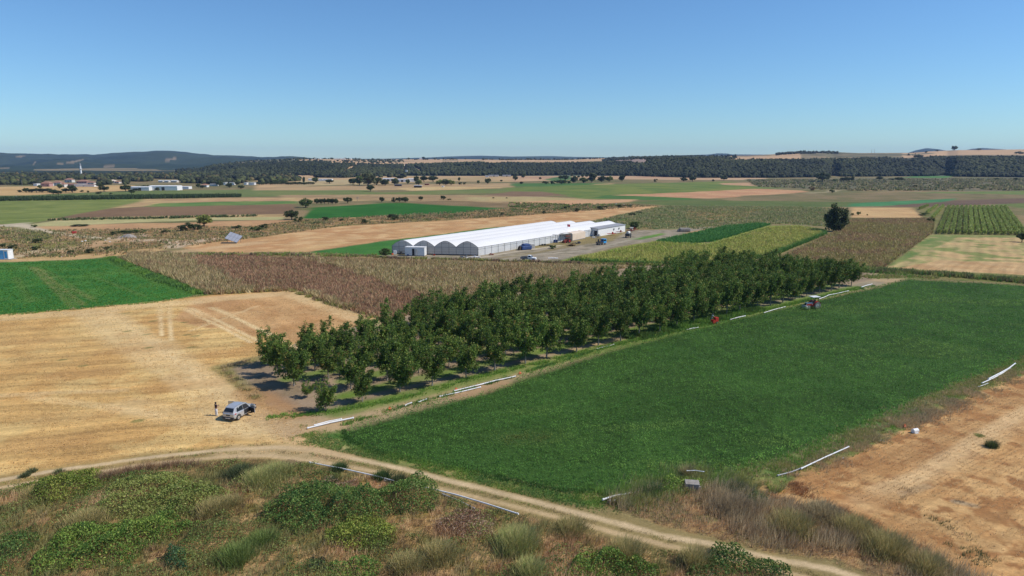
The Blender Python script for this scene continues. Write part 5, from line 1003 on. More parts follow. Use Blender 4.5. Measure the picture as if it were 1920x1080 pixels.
for (u, v, w, h, kd, lb) in ((37, 361, 8, 5, 'dk', 'small round tree at the left end of the village hedge'), (49, 361, 11, 9, 'dk', 'tree at the start of the dark village hedge'), (59, 361, 13, 7, 'dk', 'third crown in the dark village hedge'), (69, 361, 13, 8, 'dk', 'fourth crown in the dark village hedge'), (79, 361, 13, 8, 'dk', 'fifth crown in the dark village hedge'), (90, 361, 13, 8, 'dk', 'sixth crown in the dark village hedge'), (100, 364, 14, 9, 'dk', 'low crown bulging forward from the village hedge'),
      (110, 365, 12, 8, 'dk', 'second low crown in front of the village hedge'), (112, 354, 9, 9, 'mg', 'tree standing behind the village hedge'), (75, 354, 8, 7, 'mg', 'tree behind the left part of the village hedge'), (124, 361, 14, 8, 'dk', 'crown next to the big hedge end tree'), (136, 361, 17, 14, 'dk', 'big round tree at the right end of the village hedge'), (154, 360, 8, 4, 'bd', 'first small bush right of the village hedge'), (165, 361, 6, 4, 'bd', 'second small bush right of the village hedge'),
      (187, 351, 14, 7, 'dk', 'wide dark tree near the end of the village houses'), (195, 359, 16, 10, 'dk', 'round tree on the straw field right of the village'), (185, 364, 13, 5, 'bd', 'flat bush on the field edge right of the village'), (208, 364, 7, 3, 'bd', 'tiny bush by the parked white vehicles'), (236, 359, 17, 12, 'dk', 'large tree at the left end of the long white barns'), (247, 364, 10, 9, 'dk', 'tree in front of the left barn end'), (255, 358, 12, 5, 'dk', 'low dark crown before the left white barn'),
      (275, 355, 20, 8, 'dk', 'wide dark tree before the middle of the white barns'), (295, 357, 10, 6, 'gg', 'grey bare looking bush before the white barns'), (290, 355, 12, 6, 'dk', 'dark crown right of the wide barn tree'), (310, 356, 9, 5, 'dk', 'small dark bush before the right barn'), (328, 356, 11, 6, 'dk', 'round dark bush at the right barn end'), (379, 353, 9, 6, 'dk', 'dark tree by the red roofed farmhouse'), (372, 352, 8, 8, 'dk', 'tree left of the red roofed farmhouse'), (412, 349, 12, 11, 'dk', 'dark tree right of the grey sheds'),
      (430, 352, 12, 9, 'dk', 'dark tree before the low white walls'), (445, 347, 10, 8, 'dk', 'tree between the white walls'), (452, 354, 12, 7, 'dk', 'bush at the corner of the pale field'), (570, 327 + 18, 5, 14, 'dk', 'tall thin cypress above the long hedge'), (618, 344, 15, 8, 'dk', 'round dark tree at the right end of the long barns'), (592, 342, 14, 9, 'mg', 'green crown at the end of the dark hedge'), (530, 329 + 15, 12, 9, 'mg', 'crown above the long dark hedge'), (518, 344, 14, 8, 'mg', 'second crown above the long dark hedge')):
    T(u, v, w, h, kd, lb)
for i in range(26): T(482 + i * 4.2, 346.5 + .3 * math.sin(i), 6.5, 5 + random.random(), 'dk', '%s dark tree from the left in the long clipped hedge' % ordn(i + 1), 'long clipped hedge before the far barns')
def skyz(u, frac):
    yf = zfoot(np.array(float(u))); _, _, c_, b_ = hill_z(np.array(float(u)), yf); y = float(c_ + (b_ - c_) * frac); return float(hill_z(np.array(float(u)), np.array(y))[0]) - .3, y
for (u, fr, w, h, kd, lb) in ((1787, .98, 10, 8.5, 'dk', 'lone tree on the skyline of the tan hill'), (1755, .96, 7, 3.5, 'bd', 'low bush on the skyline left of the lone tree'), (1722, .3, 15, 6, 'dk', 'dark bush on the tan hillside above the wood'), (1833, .98, 11, 3.5, 'bd', 'dark skyline bushes right of the lone tree'), (1910, .5, 20, 5, 'bd', 'dark bush near the right edge on the tan hill'), (794, .98, 5, 5, 'dk', 'tree beside the small white hill house'),
                         (990, .9, 6, 3.5, 'dk', 'dark tree on the far tan plateau at the centre'), (906, .8, 5, 4, 'dk', 'dark tree on the tan plateau left of the centre'), (847, .98, 2.5, 2.5, 'dk', 'tiny skyline tree left of the plateau fields'), (950, .9, 9, 2.5, 'bd', 'flat dark trees on the plateau'), (571, .95, 4, 3.5, 'dk', 'tiny skyline tree on the left plateau'), (622, .95, 7, 3, 'dk', 'dark skyline clump left of the hill barns'), (648, .95, 5, 3, 'dk', 'dark skyline tree right of the hill barns')):
    z, y = skyz(u, fr); T(u, 0, w, h, kd, lb, None, z, y)
for k_, L_ in PR.items():
    for p_ in L_:
        if id(p_) not in USED:
            for c_ in list(p_.children): bpy.data.objects.remove(c_)
            bpy.data.objects.remove(p_)

# ------------------------------------------------------------------ greenhouse
def v3(p, z=0): return Vector((p[0], p[1], z))
FA = Vector((*G(735.6, 476.2), 0)); FB = Vector((*G(896.5, 479.6), 0))
HA = 4.7; HG = 2.75
apb = [Vector((*G(u, 413.8, HA), 0)) for u in (1032.5, 1068.8, 1104.4, 1141)]
bstep = (apb[3] - apb[0]) / 3; BA = apb[0] - bstep * .5; BB = apb[3] + bstep * .5
gh = empty('greenhouse', tuple(FA), 0, 'long white plastic greenhouse with four arched bays across the field', 'greenhouse')
def L_(p): return p - FA
def archpts(P0, P1, n=14):
    out = []
    for i in range(n + 1):
        t = i / n; s = abs(2 * t - 1); z = HG + (HA - HG) * (1 - s ** 1.55) ** .95
        q = P0.lerp(P1, t); out.append(Vector((q.x, q.y, z)))
    return out
roof_d = (BB - FB).normalized()
for k in range(4):
    p0, p1 = L_(FA.lerp(FB, k / 4)), L_(FA.lerp(FB, (k + 1) / 4)); q0, q1 = L_(BA.lerp(BB, k / 4)), L_(BA.lerp(BB, (k + 1) / 4))
    NS = 40; rows = []
    for j in range(NS + 1):
        t = j / NS; sag = .05 * abs(math.sin(j * 1.7 + k)); rows.append([a + Vector((0, 0, -sag if 0 < i < 14 else 0)) for i, a in enumerate(archpts(p0.lerp(q0, t), p1.lerp(q1, t)))])
    mb = MB(); n = 15
    for j in range(NS):
        for i in range(14): mb.quad(rows[j][i], rows[j][i + 1], rows[j + 1][i + 1], rows[j + 1][i])
    bmesh.ops.remove_doubles(mb.b, verts=mb.b.verts, dist=.001)
    rf = mb.build('roof_bay', M['film'], gh, smooth=True)
    # end film with its steel frame, at both ends
    for (e0, e1, nm, sg) in ((p0, p1, 'end_wall', -1), (q0, q1, 'end_wall', 1)):
        mb = MB(); ar = archpts(e0, e1); off = roof_d * (-.02 * sg)
        poly = [e0 + off] + [a + off for a in ar] + [e1 + off]
        mb._add(poly, [tuple(range(len(poly)))])
        w = mb.build(nm, M['film_end'], gh)
        fr = MB(); o2 = roof_d * (.05 * sg); fr.tube([a + o2 for a in ar], .06, 5)
        fr.cyl(e0 + o2 + Vector((0, 0, 2.6)), e1 + o2 + Vector((0, 0, 2.6)), .05, n=5)
        for t in (0, .333, .667) if k < 3 else (0, .333, .667, 1):
            q = e0.lerp(e1, t) + o2; s = abs(2 * t - 1); zt = HG + (HA - HG) * (1 - s ** 1.55) ** .95; fr.cyl(q, q + Vector((0, 0, zt)), .06, n=5)
        for z in (1.1, 2.0): fr.cyl(e0 + o2 + Vector((0, 0, z)), e1 + o2 + Vector((0, 0, z)), .025, n=4)
        a1, a2 = e0.lerp(e1, .333) + o2, e0.lerp(e1, .667) + o2; fr.cyl(a1 + Vector((0, 0, 3.8)), a2 + Vector((0, 0, 3.8)), .04, n=4)
        fr.build('end_frame', M['steel'], w)
        if sg < 0:
            bs = MB(); bs.slab(e0 + o2, e1 + o2, e1 + o2 + Vector((0, 0, .35)), e0 + o2 + Vector((0, 0, .35)), roof_d * -.05); bs.build('base_board', M['darksteel'], w)
    if k:
        gt = MB(); gt.tube([p0 + Vector((0, 0, HG + .02)), q0 + Vector((0, 0, HG + .02))], .10, 5); gt.build('gutter', M['steel'], gh)
for (a, b_, sg) in ((L_(FB), L_(BB), 1), (L_(FA), L_(BA), -1)):
    mb = MB(); mb.slab(a, b_, b_ + Vector((0, 0, HG)), a + Vector((0, 0, HG)), (0.02 * sg, -.02 * sg, 0)); w = mb.build('side_wall', M['film_side'], gh)
    fr = MB(); o = Vector((.06 * sg, -.06 * sg, 0))
    for j in range(28): q = a.lerp(b_, j / 27) + o; fr.cyl(q, q + Vector((0, 0, HG)), .045, n=5)
    fr.tube([a + o + Vector((0, 0, HG)), b_ + o + Vector((0, 0, HG))], .05, 5); fr.tube([a + o + Vector((0, 0, 2.1)), b_ + o + Vector((0, 0, 2.1))], .025, 4)
    fr.build('side_frame', M['steel'], w)

def frame_at(o, xd):
    """matrix with origin o, x axis along horizontal direction xd"""
    x = Vector((xd[0], xd[1], 0)).normalized(); y = Vector((-x.y, x.x, 0))
    return math.atan2(x.y, x.x)
# white cabin in front of the greenhouse
c0 = Vector((*G(759.5, 479.6), 0)); c1 = Vector((*G(796, 480.4), 0)); dirc = (c1 - c0); wc = dirc.length
cb = empty('portable_cabin', tuple(c0), frame_at(c0, dirc), 'white portable cabin with an open dark doorway in front of the greenhouse', 'cabin')
mb = MB(); mb.box((0, 0, .15), (wc, 2.6, 2.75), None, .03); mb.build('walls', M['white'], cb)
mb = MB(); mb.box((-.08, -.08, 2.75), (wc + .08, 2.7, 2.9), None, .02); mb.build('roof', M['white'], cb)
mb = MB(); mb.box((2.4, -.02, .2), (3.2, .06, 2.35)); mb.build('doorway', M['black'], cb)  # black panel on the solid wall, painted as the unlit room behind
mb = MB(); mb.box((0, 0, 0), (.85, .05, 2.15)); mb.build('door', M['offwhite'], cb, (3.2, -.02, .2), (0, 0, -.35))
mb = MB(); mb.box((3.9, -.03, 1.0), (4.0, .02, 2.2)); mb.box((0, -.02, .9), (2.3, .01, .96)); mb.build('wall_trim', M['steel'], cb)
mb = MB(); mb.box((.3, .3, 0), (wc - .3, 2.3, .15)); mb.build('skids', M['darksteel'], cb)
def simple(name, mats, fn, u, v, rz, label, cat, group=None, z=0):
    x, y = G(u, v); mb = MB(); fn(mb); o = mb.build(name, mats, None, (x, y, z), (0, 0, rz)); return tag(o, label, cat, group)
simple('water_tank', M['white'], lambda m: (m.box((-.55, -.55, .12), (.55, .55, 1.2), None, .08), m.cyl((0, 0, 1.2), (0, 0, 1.28), .15), m.box((-.6, -.6, 0), (.6, .6, .12))), 741, 476.5, .1, 'white cube water tank at the left corner of the greenhouse', 'tank')
simple('barrel', M['plastic'], lambda m: (m.cyl((0, 0, 0), (0, 0, .9), .3, .3, 12), m.cyl((0, 0, .9), (0, 0, .95), .2, .2, 10)), 752, 476.8, 0, 'dark barrel standing left of the white cabin', 'barrel')
simple('crate', M['tarpblue'], lambda m: (m.box((-.5, -.35, 0), (.5, .35, .5), None, .04), m.box((-.42, -.28, .5), (.42, .28, .56))), 766, 479.5, .2, 'blue plastic crate on the ground before the cabin', 'crate')
simple('crate', M['plastic'], lambda m: (m.box((-.6, -.4, 0), (.6, .4, .45), None, .04), m.box((-.5, -.3, .45), (.5, .3, .52))), 785, 479.8, -.1, 'dark flat crate under the cabin door side', 'crate')
simple('bucket', M['redpaint'], lambda m: (m.cyl((0, 0, 0), (0, 0, .5), .28, .38, 10), m.cyl((0, 0, .46), (0, 0, .5), .4, .4, 10)), 814, 479, 0, 'red bucket at the foot of the greenhouse end wall', 'bucket')
simple('fuel_can', M['orange'], lambda m: (m.box((-.3, -.2, 0), (.3, .2, .55), None, .05), m.cyl((.15, 0, .55), (.2, 0, .65), .06)), 736, 478, .5, 'orange can at the left corner of the greenhouse', 'can')
def rubble(m, n, r, h, seed):
    R = random.Random(seed); q = min(1, r / 1.2)
    for i in range(n):
        a = R.uniform(0, 6.28); d = R.random() * r; s = R.uniform(.15, .5) * q; x, y = math.cos(a) * d, math.sin(a) * d
        Mx = Matrix.Translation((x, y, R.uniform(0, h * (1 - d / r) + .05))) @ Euler((R.uniform(-.5, .5), R.uniform(-.5, .5), R.uniform(0, 3))).to_matrix().to_4x4()
        m.box((-s, -s * .6, 0), (s, s * .6, s * .5), Mx, .03 * q)
simple('plastic_scrap_heap', M['film'], lambda m: rubble(m, 16, 2.2, .6, 1), 888, 483.5, 0, 'heap of white plastic sheet at the front corner of the greenhouse', 'scrap heap')
simple('plastic_scrap_heap', M['steel'], lambda m: rubble(m, 10, 1.5, .5, 2), 870, 482.5, 0, 'small grey scrap heap left of the white plastic heap', 'scrap heap')
simple('sack_pile', M['rust'], lambda m: rubble(m, 8, 1.0, .5, 3), 920, 478, 0, 'rusty sacks piled at the end of the white side wall', 'sacks')
simple('tarp_pile', M['tarpblue'], lambda m: (m.box((-2, -1.3, 0), (2, 1.3, 1.5), None, .4), m.box((-1.2, -1, 1.2), (1.4, .9, 2.1), None, .35)), 985, 468, .5, 'pile covered with a dark blue tarp beside the greenhouse wall', 'tarp pile')
simple('pallet_stack', M['offwhite'], lambda m: [m.box((-.8, -.6, i * .16), (.8, .6, i * .16 + .11)) for i in range(10)], 998, 465.5, .3, 'tall beige pallet stack right of the blue tarp', 'pallets')
simple('board_stack', M['bark'], lambda m: [m.box((-.9 + .05 * i, -.5, i * .15), (.9, .5, i * .15 + .1)) for i in range(9)], 975, 469, .9, 'brown boards leaning left of the blue tarp', 'boards')
simple('wheel_stack', M['rubber'], lambda m: [m.cyl((x, y, z), (x, y, z + .28), .42, .42, 12) for x, y, z in ((0, 0, 0), (0, 0, .3), (.95, .1, 0), (1.9, .2, 0), (.95, .1, .3), (2.6, -.3, 0), (-.9, .2, 0))], 1017, 460.5, .1, 'dark pile of old tyres along the greenhouse wall', 'tyres')
simple('barrel', M['tarpblue'], lambda m: (m.cyl((0, 0, 0), (0, 0, 1.1), .38, .38, 12), m.cyl((.8, .2, 0), (.8, .2, 1.1), .38, .38, 12), m.box((0, 0, .3), (.8, .2, .34))), 1040, 455, 0, 'dark blue barrels left of the open tractor shed', 'barrels')
simple('scrap_pile', M['darksteel'], lambda m: rubble(m, 14, 1.8, .5, 5), 1085, 456.5, 0, 'dark scrap lying below the beige tent', 'scrap heap')
simple('scrap_pile', M['offwhite'], lambda m: rubble(m, 10, 1.5, .4, 6), 1112, 446, 0, 'pale rubble pile between the tent and the white shed', 'rubble')
simple('machine_group', M['steel'], lambda m: (m.box((-1.2, -.7, 0), (-.1, .7, 1.3), None, .05), m.box((.1, -.6, 0), (1.1, .6, 1.0), None, .05), m.box((1.3, -.5, 0), (1.9, .5, .8), None, .05)), 1112, 441.5, .6, 'grey machines standing left of the dark shed door', 'machines')
simple('white_sheet', M['film'], lambda m: (m.box((-1.6, -.5, 0), (1.6, .6, .12), None, .04), m.box((-.9, -.3, .1), (.8, .3, .22), None, .04)), 1037, 484.3, -.1, 'white sheet lying on the yard right of the pickup', 'sheet')
# open tractor shed and beige tent
t0 = Vector((*G(1045.5, 456), 0)); t1 = Vector((*G(1072, 452.5), 0)); dt = t1 - t0; wt_ = dt.length
ts = empty('open_shed', tuple(t0), frame_at(t0, dt), 'open metal frame shed with cloth back beside the greenhouse', 'shed')
mb = MB()
for x in (0, wt_ / 2, wt_):
    for y in (0, 3.2): mb.cyl((x, y, 0), (x, y, 3.1), .09, n=6)
mb.cyl((0, 0, 3.1), (wt_, 0, 3.1), .08, n=6); mb.cyl((0, 3.2, 3.1), (wt_, 3.2, 3.1), .08, n=6); mb.cyl((0, 0, 3.1), (0, 3.2, 3.1), .08, n=6); mb.cyl((wt_, 0, 3.1), (wt_, 3.2, 3.1), .08, n=6); mb.cyl((0, 0, 2.2), (0, 3.2, 2.2), .05, n=5); mb.build('frame', M['steel'], ts)
mb = MB(); mb.slab((0, 3.3, .4), (wt_, 3.3, .4), (wt_, 3.3, 3.0), (0, 3.3, 3.0), (0, .04, 0)); mb.build('back_sheet', M['offwhite'], ts)
t2 = Vector((*G(1073.5, 452), 0)); t3_ = Vector((*G(1097.5, 447), 0)); d2 = t3_ - t2; w2 = d2.length
tn = empty('storage_tent', tuple(t2), frame_at(t2, d2), 'beige cloth covered storage tent right of the open tractor shed', 'tent')
mb = MB(); ring = [(0, 0), (0, 2.7), (1.2, 3.05), (2.6, 3.15), (4.0, 3.05), (5, 2.7), (5, 0)]
mb.loft([[Vector((x, y, z + .06 * math.sin(i * 2.1))) for y, z in ring] for i, x in enumerate(np.linspace(0, w2, 7))]); mb.build('tent_cloth', M['beige'], tn)
mb = MB(); mb.box((0, -.05, 0), (w2, .04, .25)); mb.build('base_rail', M['steel'], tn)
mb = MB(); mb.slab((-4.6, 1.0, 3.12), (0.2, .9, 2.95), (.2, 3.0, 3.3), (-4.6, 3.1, 3.25), (0, 0, .05)); mb.build('awning', M['offwhite'], tn)
# flag
x, y = G(1064.5, 452); fl = empty('flag_pole', (x, y + 3.6, 0), 0, 'red flag with white crescent on a pole above the tractor shed', 'flag')
mb = MB(); mb.cyl((0, 0, 0), (0, 0, 6.2), .045, .03, 6); mb.build('pole', M['white'], fl)
mb = MB(); fs = [[Vector((.03 + i * .14, .06 * math.sin(i * 1.1), 6.15 - j * .45 - .02 * i)) for j in range(3)] for i in range(9)]
for i in range(8):
    for j in range(2): mb.quad(fs[i][j], fs[i + 1][j], fs[i + 1][j + 1], fs[i][j + 1])
fg = mb.build('flag_cloth', M['flagred'], fl)
mb = MB(); cr = [];
for i in range(13): a = math.radians(40 + i * 280 / 12); cr.append((.42 + .2 * math.cos(a), 5.68 + .2 * math.sin(a)))
for i in range(12, -1, -1): a = math.radians(48 + i * 264 / 12); cr.append((.47 + .155 * math.cos(a), 5.68 + .155 * math.sin(a)))
n = len(cr); mb._add([(p[0], -.075, p[1]) for p in cr] , [(i, i + 1, n - 2 - i, n - 1 - i) for i in range(12)])
st = [(.74 + (.09 if i % 2 == 0 else .04) * math.cos(math.pi + i * math.pi / 5), 5.66 + (.09 if i % 2 == 0 else .04) * math.sin(math.pi + i * math.pi / 5)) for i in range(10)]
mb._add([(p[0], -.075, p[1]) for p in st], [tuple(range(10))]); mb.build('crescent_and_star', M['white'], fg)
# white shed with grey roof
s0 = Vector((*G(1121.5, 443.5), 0)); s1 = Vector((*G(1172, 434.6), 0)); s2 = Vector((*G(1103, 440.5), 0)); ds = s1 - s0; ws = ds.length; dep = (s2 - s0).length
sh = empty('white_shed', tuple(s0), frame_at(s0, ds), 'long white shed with a flat grey roof beside the greenhouse', 'shed')
mb = MB(); mb.box((0, 0, 0), (ws, dep + 1, 3.0)); mb.build('walls', M['white'], sh)
mb = MB(); mb.slab((-.25, -.25, 3.02), (ws + .25, -.25, 3.02), (ws + .25, dep + 1.3, 3.75), (-.25, dep + 1.3, 3.75), (0, 0, .12)); mb.build('roof', M['greyroof'], sh)
mb = MB(); mb.prism([(0, 3.0), (dep + 1, 3.0), (dep + 1, 3.7)], 0, .1, Matrix(((0, 0, 1, -.01), (1, 0, 0, 0), (0, 1, 0, 0), (0, 0, 0, 1)))); mb.build('gable', M['offwhite'], sh)
mb = MB(); mb.box((-.03, .5, 0), (.02, 1.9, 2.3)); mb.build('doorway', M['black'], sh)  # black sheet on the wall stands for the shade inside the door
for i, xx in enumerate((12.5, 17)): mb = MB(); mb.box((xx, -.25, 1.6), (xx + .7, -.01, 2.3), None, .03); mb.build('vent_box', M['steel'], sh)

# blue cabin at the left edge
b0 = Vector((*G(-12, 486.5), 0)); b1 = Vector((*G(8.2, 486.5), 0)); w = (b1 - b0).length
bc = empty('blue_cabin', tuple(b0), 0.0, 'small blue and white cabin at the left edge behind the lush field', 'cabin')
mb = MB(); mb.box((0, 0, .1), (w, 2.3, 2.9), None, .02); mb.build('walls', M['cyan'], bc)
mb = MB(); mb.box((w, -.02, .1), (w + 1.35, 2.3, 2.9), None, .02); mb.build('side_panel', M['white'], bc)
mb = MB(); mb.box((w + .25, -.05, .45), (w + 1.05, .02, 2.5)); mb.build('door', M['bluepaint'], bc)
mb = MB(); mb.box((-.1, -.1, 2.9), (w + 1.45, 2.4, 3.02), None, .02); mb.build('roof', M['white'], bc)
mb = MB(); mb.box((-.2, -.6, 0), (w + 2.6, 2.4, .1)); mb.build('slab', M['concrete'], bc)
# solar array
sx, sy = G(439, 455.5); sp = empty('solar_panel', (sx, sy, 0), 0, 'tilted grey solar panel table with dark underside in the dry scrub', 'solar panel')
nrm = Vector((.30, -.48, .82)).normalized(); ux = Vector((.94, 0, -.35)).normalized(); ux = (ux - nrm * ux.dot(nrm)).normalized(); uy = nrm.cross(ux); ctr = Vector((0, 0, 2.15))
def pl_(a, b_, o=0): return ctr + ux * a + uy * b_ + nrm * o
mb = MB(); mb.slab(pl_(-2.4, -2.3), pl_(2.4, -2.3), pl_(2.4, 2.3), pl_(-2.4, 2.3), nrm * .05)
pp = mb.build('module_board', M['plastic'], sp)
for i in range(4):
    for j in range(2):
        a0 = -2.36 + i * 1.19; b0_ = -2.26 + j * 2.28; mb = MB(); mb.slab(pl_(a0, b0_, .055), pl_(a0 + 1.12, b0_, .055), pl_(a0 + 1.12, b0_ + 2.2, .055), pl_(a0, b0_ + 2.2, .055), nrm * .02); mb.build('solar_module', M['panel'], sp)
mb = MB()
for a in (-1.8, 1.8):
    for b_ in (-1.6, 1.6): q = pl_(a, b_); mb.cyl((q.x, q.y, -.1), tuple(q), .07, n=6)
    mb.cyl(tuple(pl_(a, -2.2, -.08)), tuple(pl_(a, 2.2, -.08)), .05, n=5)
mb.build('stand', M['steel'], sp)

# ------------------------------------------------------------------ wheels and vehicles
def wheel(parent, x, y, r, w, tyre='rubber', rim='rim', name='wheel', cover=None):
    """wheel turning about the local y axis"""
    g = MB(); ring = []
    prof = [(-.5, .62), (-.5, .88), (-.38, 1.0), (.38, 1.0), (.5, .88), (.5, .62)]
    n = 20; g_pts = [[Vector((math.cos(a) * r * pr, w * o, math.sin(a) * r * pr)) for o, pr in prof] for a in [2 * math.pi * i / n for i in range(n)]]
    for i in range(n):
        A_, B_ = g_pts[i], g_pts[(i + 1) % n]
        for j in range(len(prof) - 1): g.quad(A_[j], A_[j + 1], B_[j + 1], B_[j])
        g.quad(A_[-1], A_[0], B_[0], B_[-1])
    bmesh.ops.remove_doubles(g.b, verts=g.b.verts, dist=.0005)
    t = g.build(name, M[tyre], parent, (x, y, r))
    rr = MB(); rr.cyl((0, -w * .42, 0), (0, w * .42, 0), r * .64, n=16)
    for i in range(5): a = 2 * math.pi * i / 5; 
    rr.cyl((0, -w * .52, 0), (0, w * .52, 0), r * .16, n=10); rr.build('rim', M[rim], t)
    return t
# silver car, front doors open, seen from behind
rc = Vector((*G(428, 790.5), 0)); head = (Vector((*G(461, 777.5), 0)) - Vector((*G(445, 788.5), 0))); hz = math.atan2(head.y, head.x)
hz = math.radians(73)
car = empty('parked_car', (rc.x + math.cos(hz) * 2.15, rc.y + math.sin(hz) * 2.15, 0.0), hz, 'silver car with both front doors open on the stubble field', 'car')
def bodyring(x, hw, zl, zb, zt, ti=.0):   # lower hull ring
    return [Vector((x, -hw * .94, zl)), Vector((x, -hw, zl + .18)), Vector((x, -hw, zb)), Vector((x, -hw + .06 + ti, zt)), Vector((x, hw - .06 - ti, zt)), Vector((x, hw, zb)), Vector((x, hw, zl + .18)), Vector((x, hw * .94, zl))]
mb = MB(); mb.loft([bodyring(-2.12, .74, .45, .85, .98, .05), bodyring(-2.02, .86, .34, .90, 1.04, .02), bodyring(-1.6, .91, .28, .92, 1.08), bodyring(-.8, .92, .25, .92, 1.04), bodyring(0, .92, .25, .90, 1.00), bodyring(.9, .92, .25, .88, .99), bodyring(1.3, .91, .26, .84, .97), bodyring(1.8, .87, .28, .76, .88, .02), bodyring(2.12, .74, .34, .62, .72, .06)])
body = mb.build('body', M['silver'], car, smooth=False)
bm_ = body.modifiers.new('bevel', 'BEVEL'); bm_.width = .05; bm_.segments = 2; bm_.limit_method = 'ANGLE'
def cabring(x, hw, zb, ht, zt): return [Vector((x, -hw, zb)), Vector((x + .0, -ht, zt)), Vector((x, ht, zt)), Vector((x, hw, zb))]
mb = MB(); mb.loft([cabring(-2.02, .80, 1.02, .74, 1.12), cabring(-1.62, .83, 1.03, .64, 1.60), cabring(-.9, .85, 1.0, .66, 1.70), cabring(0, .85, .98, .65, 1.68), cabring(.45, .84, .97, .62, 1.58), cabring(1.15, .80, .96, .74, .98)])
cab = mb.build('cabin', M['silver'], car); bm_ = cab.modifiers.new('bevel', 'BEVEL'); bm_.width = .04; bm_.segments = 2; bm_.limit_method = 'ANGLE'
mb = MB()
def sideq(s, pts): mb.slab(*[(x, s * (y + .012), z) for x, y, z in pts], (0, s * .006, 0))
mb.slab((-2.015, -.66, 1.16), (-1.70, -.56, 1.53), (-1.70, .56, 1.53), (-2.015, .66, 1.16), (-.012, 0, .012)); mb.build('rear_window', M['glass'], car)
for s in (-1, 1):
    mb = MB(); sideq(s, [(-1.55, .815, 1.08), (-1.38, .68, 1.52), (-.42, .685, 1.58), (-.42, .84, 1.03)]); mb.build('side_window', M['glass'], car)
    mb = MB(); mb.slab((-.36, s * .925, .42), (.72, s * .925, .42), (.72, s * .925, .98), (-.36, s * .925, .98), (0, s * .012, 0)); mb.slab((-.36, s * .868, 1.0), (.72, s * .85, .99), (.35, s * .68, 1.52), (-.36, s * .69, 1.58), (0, s * .012, 0)); mb.build('door_opening_shade', M['black'], car)  # black slabs on the closed body stand for the unlit car interior
    # hinged front door
    dr = MB(); dr.box((-1.08, -.035, 0), (0, .035, .58), None, .02); dr.slab((-1.08, -.02, .58), (0, -.02, .58), (-.45, -.02, .62), (-1.08, -.02, .62), (0, .04, 0))
    # window frame
    F_ = [(-1.06, 0, .58), (-1.06, 0, 1.10), (-.42, 0, 1.06), (-.02, 0, .60)]
    dr.tube(F_, .03, 5)
    d = dr.build('front_door', M['silver'], car, (.74, s * .93, .42), (0, 0, -s * math.radians(68)))
    tr = MB(); tr.box((-1.03, -.06 * s - .01, .03), (-.03, -.06 * s + .02, .56), None, .01); tr.build('door_trim', M['black'], d)
    gl = MB(); gl.slab((-1.04, -.004, .60), (-.06, -.004, .60), (-.42, -.004, 1.03), (-1.04, -.004, 1.07), (0, .008, 0)); gl.build('door_window', M['tint'], d)
    mr = MB(); mr.box((-.28, s * .04, .52), (-.12, s * .26, .68), None, .03); mr.build('wing_mirror', M['plastic'], d)
    mb = MB(); mb.slab((-2.10, s * .60, .90), (-2.03, s * .84, .98), (-1.72, s * .925, 1.06), (-1.80, s * .925, .88), (-.02, s * .015, .0)); mb.build('tail_light', M['redlens'], car)
    mb = MB(); mb.box((1.86, s * .60, .66), (2.05, s * .80, .80), None, .03); mb.build('headlight', M['glass'], car)
    for x in (-1.36, 1.34):
        wheel(car, x, s * .82, .35, .23)
        mb = MB(); arc = [Vector((x + math.cos(a) * .41, s * .925, .35 + math.sin(a) * .41)) for a in np.linspace(0, math.pi, 9)]; mb.tube(arc, .035, 5); mb.build('wheel_arch', M['plastic'], car)
    mb = MB(); mb.tube([(-1.5, s * .60, 1.68), (-.9, s * .60, 1.75), (.1, s * .60, 1.73)], .02, 5); mb.build('roof_rail', M['steel'], car)
mb = MB(); mb.box((-2.2, -.82, .28), (-1.98, .82, .55), None, .05); mb.build('rear_bumper', M['plastic'], car)
mb = MB(); mb.box((-2.215, -.36, .38), (-2.20, .36, .48)); mb.build('reflector_plate', M['offwhite'], car)
mb = MB(); mb.box((-2.15, -.28, .70), (-2.10, .28, .84), None, .01); mb.build('number_plate', M['darksteel'], car)
mb = MB(); mb.box((2.0, -.78, .26), (2.16, .78, .5), None, .05); mb.build('front_bumper', M['plastic'], car)
mb = MB(); mb.slab((1.12, -.70, 1.02), (1.12, .70, 1.02), (.50, .58, 1.54), (.50, -.58, 1.54), (.012, 0, .02)); mb.build('windscreen', M['glass'], car)

